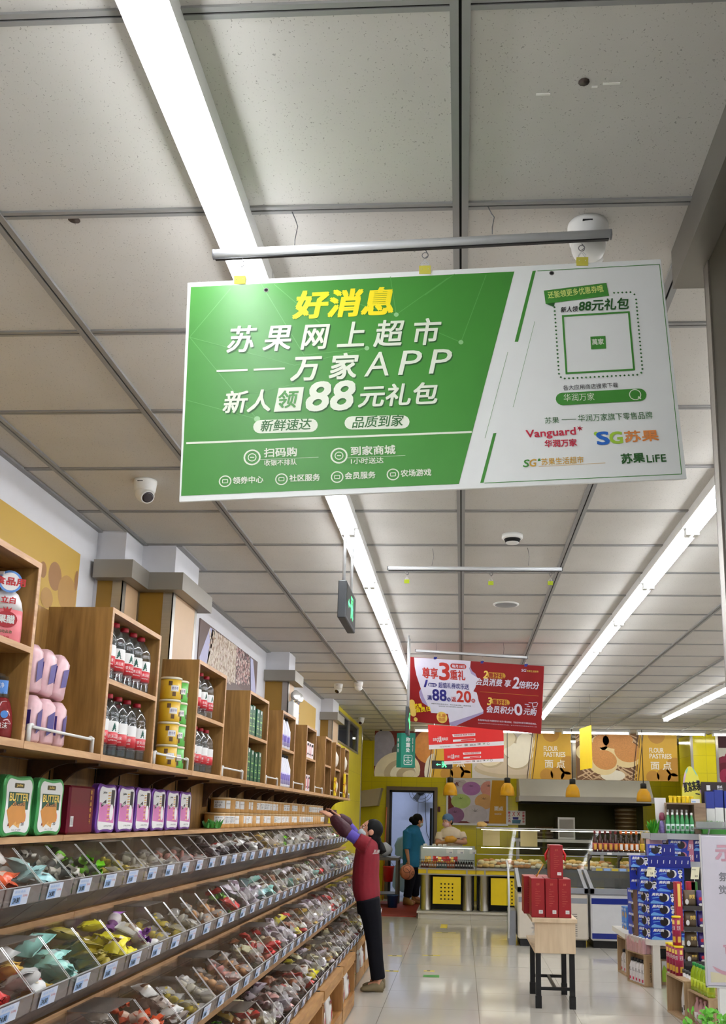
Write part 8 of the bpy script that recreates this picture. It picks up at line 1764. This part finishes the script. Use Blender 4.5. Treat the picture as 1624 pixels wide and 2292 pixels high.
# crate C with tall white bottles, tall crisp tins on it, crate D beside, all nearer
a, c_ = fl(1493, 2265), fl(1534, 2290); ang = math.atan2(c_.y-a.y, c_.x-a.x); wC = (c_-a).length; hC = on_y(1493, 2177, a.y).z
oC = (a.x, a.y, .0005); crate(oC, ang, wC, .3, hC, 'tall raw pine crate with long white bottles under the crisp tins')
for i in range(4):
    x, y = along(oC, ang, wC*.45+.07*i, .09); t = thing('tall_bottle', 'tall white bottle with black pattern, %s inside the tall pine crate' % nth(i), 'bottle', (x, y, .016)); MB(MILK).lathe([(.03, 0), (.033, .01), (.033, .13), (.016, .24), (.014, .33)], 12).build('bottle_body', t, False); b = MB(INK)
    for q in range(6): cyl_patch(b, .0332, -3+q*.7, -2.6+q*.7, .02+.02*(q % 3), .06+.02*(q % 2), INK, n=3)
    b.build('label', t, False); MB(GREYI).lathe([(.016, .33), (.016, .355)], 10).build('cap', t, False)
MAGT = mat('magenta crisp tin', (160, 24, 70), .35, var=.1); MAGL = mat('yellow tin lid', (246, 214, 30), .4)
def crisp(loc, lab, h=.235, r_=.036):
    t = thing('crisp_tin', lab, 'crisp tin', loc, 0, 'magenta crisp tins'); MB(MAGT).lathe([(r_, 0), (r_, h*.94)], 18).build('tin_body', t, False); MB(MAGL).lathe([(r_*1.06, h*.94), (r_*1.08, h*.96), (r_*1.08, h*.995), (r_, h)], 18).build('lid', t, False)
    b = MB(GOLD)
    for q in (-2.5, -1.2): cyl_text(b, '无限', r_*1.01, q-.5, q+.4, h*.52, h*.66, PAPERW); cyl_patch(b, r_*1.006, q-.4, q+.3, h*.72, h*.86, PYEL, n=5); cyl_patch(b, r_*1.006, q-.4, q+.4, h*.1, h*.3, GOLD, n=5)
    b.build('label', t, False)
tops = [((1075, 1815), 8.5), ((1110, 1825), 8.44), ((1165, 1840), 8.36), ((1215, 1850), 8.3)]
for i, (q, Yd) in enumerate(tops):
    p = P4(q[0], q[1], Yd); crisp((a.x+.06+.072*i*math.cos(ang)+.0*i, a.y+.06+.072*i*math.sin(ang)+.02, hC+.001), 'magenta crisp tin with yellow lid, %s in the row on the crate' % nth(i))
crisp((a.x+.06+.18*math.cos(ang), a.y+.06+.18*math.sin(ang)+.02, hC+.002+.236), 'magenta crisp tin with yellow lid, standing on the others')
aD = Vector((c_.x+.01, c_.y-.06, 0)); 
oD = (c_.x+.02, c_.y-.02, .0005); hD = on_y(1536, 2213, oD[1]).z; crate(oD, ang*.98, .42, .1, hD, 'raw pine crate of pink bottles at the bottom right, by the plant', '好货')
PNKB = mat('dusty pink bottle', (196, 150, 150), .3, var=.15); 
for i in range(4):
    x, y = along(oD, ang, .08+.085*i, .05); drink((x, y, .016), .2, .03, PNKB, MILK, PNKB, 'dusty pink bottle, %s inside the bottom right crate' % nth(i), 'pink bottles in the crate')
GTEA = mat('yellow-green tea bottle', (150, 176, 30), .2, var=.3, scale=20, spec=.6); GCAP = mat('green bottle cap', (30, 140, 60), .4); GTL = mat('lime tea label', (190, 206, 40), .4, var=.4, scale=30)
for i in range(6):
    x, y = along(oD, ang, .035+.068*i, .05); drink((x, y, hD+.001), P4(0, 1700, 8.0).z-P4(0, 1955, 8.0).z, .032, GTEA, GTL, GCAP, 'green-capped lime tea bottle, %s in the row on the bottom right crate' % nth(i), 'lime tea bottles')
# snack rack behind the tins
t = thing('snack_rack', 'dark stepped wire rack of snack bags right of the cookie boxes', 'rack', (2.05, 9.0, 0)); Yk = 8.9; LV = [1720, 1590, 1400, 1205]; X0r, X1r = P4(1200, 1300, Yk).x, P4(1380, 1300, Yk).x+.3
DKW = mat('dark wire enamel', (62, 58, 56), .5)
for j, y in enumerate(LV): z = P4(1250, y, Yk).z; MB(DKW).box(X0r, X1r, Yk, Yk+.22, z-.015, z).box(X0r, X1r, Yk-.004, Yk, z-.03, z+.012).build('shelf_board', t)
for x in (X0r+.005, X1r-.02): MB(DKW).box(x, x+.015, Yk+.2, Yk+.22, 0, P4(0, 1035, Yk).z).build('upright', t)
SBR = mat('olive brown snack bag', (104, 88, 66), .35, var=.12); SPU = mat('violet snack bag', (66, 50, 130), .35, var=.15); SOR = mat('orange snack bag', (206, 110, 50), .35); SGN = mat('green snack bag', (70, 130, 60), .35); SRD = mat('red snack bag', (176, 40, 56), .35)
for j, y in enumerate(LV):
    z = P4(1250, y, Yk).z+.001; yt = (1605, 1420, 1225, 1030)[j]; h = min(.22, P4(1250, yt, Yk).z-z-.02); xb_ = X0r+.012
    for i, (w_, m, nm) in enumerate(((.115, SBR, 'olive brown'), (.062, SPU, 'violet'), (.07, SOR, 'orange'))):
        t = thing('snack_bag', '%s snack bag, %s shelf from the bottom of the stepped rack' % (nm, nth(j)), 'snack bag', (xb_+w_/2, Yk+.06, z), 0, 'snack bags on the stepped rack'); b = MB(m); R_ = []
        for u, q, d in ((0, .9, .012), (.2, 1, .036), (.6, .98, .034), (.9, .92, .012), (1, .96, .003)): R_.append([(w_/2*q*math.copysign(abs(math.cos(a_))**.6, math.cos(a_)), d*math.sin(a_), h*u) for a_ in [2*math.pi*k/16 for k in range(16)]])
        b.rings(R_, True, True).build('bag_body', t, False); b = MB(PYEL); pl = Plane((-w_/2, -.038, 0), (1, 0, 0), (0, 0, 1))
        if i == 0: b.uvtext(pl, '炒货', w_*.45, h*.5, w_*.4, h*.25, PYEL, .02); b.disc(pl, (w_*.25, h*.3), w_*.14, PAPERW, .0004, 12, 1.5)
        else: b.disc(pl, (w_*.5, h*.5), w_*.25, CRIM if i == 1 else YEL, .0004, 12); b.disc(pl, (w_*.5, h*.15), w_*.3, PAPERW, .0002, 12, .6)
        b.build('print', t, False); xb_ += w_+.004
a, c_ = P4(1165, 1165, Yk-.05), P4(1205, 950, Yk-.05)
for i, (x, m, w_) in enumerate(((1160, SRD, .05), (1205, MAGT, .05), (1270, SRD, .08), (1310, SGN, .06))):
    p = P4(x, 1060 if i > 1 else 1165, Yk-.05); zb_ = P4(1250, 1205, Yk).z+.001 if i < 2 else P4(1250, 1030, Yk).z-.0
    h = P4(0, 945, Yk).z-zb_ if i > 1 else P4(0, 950, Yk).z-zb_
    if i < 2: continue
    MBx = MB(m).bbox(p.x, p.x+w_, Yk+.11, Yk+.17, P4(1250, 1205, Yk).z+.001, P4(0, 945, Yk).z, .004); tag(MBx.build('snack_carton', loc=(p.x, Yk+.14, P4(1250, 1205, Yk).z)), ('red', 'green')[i-2]+' snack carton sticking up at the top of the stepped rack', 'carton')
p = P4(1160, 1170, Yk+.02); zb_ = P4(1250, 1400, Yk).z
t = thing('snack_carton', 'tall cream and crimson carton at the left side of the stepped rack', 'carton', (p.x, Yk, zb_)); MB(SRD).bbox(X0r-.06, X0r-.004, Yk+.0, Yk+.1, P4(0, 1400, Yk).z, P4(0, 945, Yk).z, .004).build('box', t); MB(PYEL).box(X0r-.045, X0r-.02, Yk-.002, Yk+.0, P4(0, 1170, Yk).z, P4(0, 960, Yk).z).build('print', t); MB(DKW).box(X0r-.06, X0r, Yk, Yk+.1, P4(0, 1400, Yk).z-.012, P4(0, 1400, Yk).z).box(X0r-.03, X0r-.02, Yk+.04, Yk+.05, 0, P4(0, 1400, Yk).z-.012).build('stand', t)
# white promo board in front
Yq = 7.0; a = on_y(1567, 1870, Yq); e_ = on_y(1582, 2206, Yq); PBD = mat('pale promo board', (206, 202, 214), .45, var=.02); PPK = mat('faded pink print', (196, 150, 166), .5); PGR = mat('faded grey print', (120, 120, 128), .5); PYE = mat('faded cream print', (214, 206, 176), .5)
t = thing('promo_board', 'large pale promo board on a post at the right picture edge', 'sign', (a.x+.3, Yq, 0)); MB(PBD).bbox(a.x, a.x+.62, Yq, Yq+.02, e_.z, a.z, .004).build('board', t); MB(ALU).box(a.x-.006, a.x, Yq-.004, Yq+.024, e_.z-.01, a.z+.008).box(a.x-.006, a.x+.62, Yq-.004, Yq+.024, e_.z-.012, e_.z-.002).build('frame', t)
MB(PAPERW).box(a.x+.08, a.x+.2, Yq+.0, Yq+.06, 0, e_.z-.012).build('post', t)
pl = Plane((0, Yq-.0006, 0), (1, 0, 0), (0, 0, 1)); b = MB(PPK)
b.ptext(pl, '示', z4(1500, 775), z4(1690, 775), 34, PPK, .03); b.ptext(pl, '氛', z4(1530, 965), z4(1625, 965), 20, PGR, .01); b.ptext(pl, '觉', z4(1530, 1085), z4(1625, 1085), 20, PGR, .01); b.ptext(pl, '官', z4(1575, 1640), z4(1690, 1640), 22, PPK, .02)
b.pp(pl, [z4(x, y) for x, y in ((1465, 1750), (1500, 1795), (1560, 1830), (1640, 1850), (1640, 1815), (1560, 1795), (1510, 1770))], PPK, .0012); b.pp(pl, [z4(x, y) for x, y in ((1455, 1905), (1450, 1805), (1640, 1840), (1640, 1905))], PYE, .0008); b.build('print', t)
# potted plant at the bottom right
t = thing('potted_plant', 'light green leafy plant at the bottom right corner', 'plant', (1.62, 6.6, 0)); pp_ = P4(1470, 2292, 6.6); pz = .17
MB(mat('white planter', (220, 220, 214), .5)).lathe([(.1, 0), (.14, pz*.9), (.145, pz), (.125, pz)], 20, (pp_.x, 6.6, 0)).build('pot', t); r = random.Random(9); b = MB(mat('light leaf', (110, 190, 60), .5, var=.35, scale=30)); st_ = MB(mat('thin stem', (110, 150, 70), .6))
for i in range(46):
    an = r.uniform(0, 6.28); q = r.uniform(.2, 1); h = r.uniform(.05, .2)*(1.15-.4*q); e = Vector((pp_.x+.2*q*math.cos(an), 6.6+.16*q*math.sin(an), pz+h)); o_ = Vector((pp_.x+.05*math.cos(an), 6.6+.05*math.sin(an), pz-.01)); st_.tube([o_, (o_+e)/2+Vector((0, 0, .04)), e], .0018, 5)
    for k in range(5):
        d = Vector((r.uniform(-1, 1), r.uniform(-1, 1), r.uniform(-.2, .7))).normalized(); s = d.orthogonal().normalized(); L = r.uniform(.03, .05); c0 = e+Vector((r.uniform(-.02, .02), r.uniform(-.02, .02), r.uniform(-.03, .02))); n_ = d.cross(s)*L*.15
        b.m(MATS['light leaf']).add([c0, c0+d*L*.3+s*L*.36+n_, c0+d*L*.7+s*L*.32+n_, c0+d*L, c0+d*L*.7-s*L*.32+n_, c0+d*L*.3-s*L*.36+n_], [(0, 1, 2, 3), (0, 3, 4, 5)], True)
b.build('leaves', t); st_.build('stem', t)
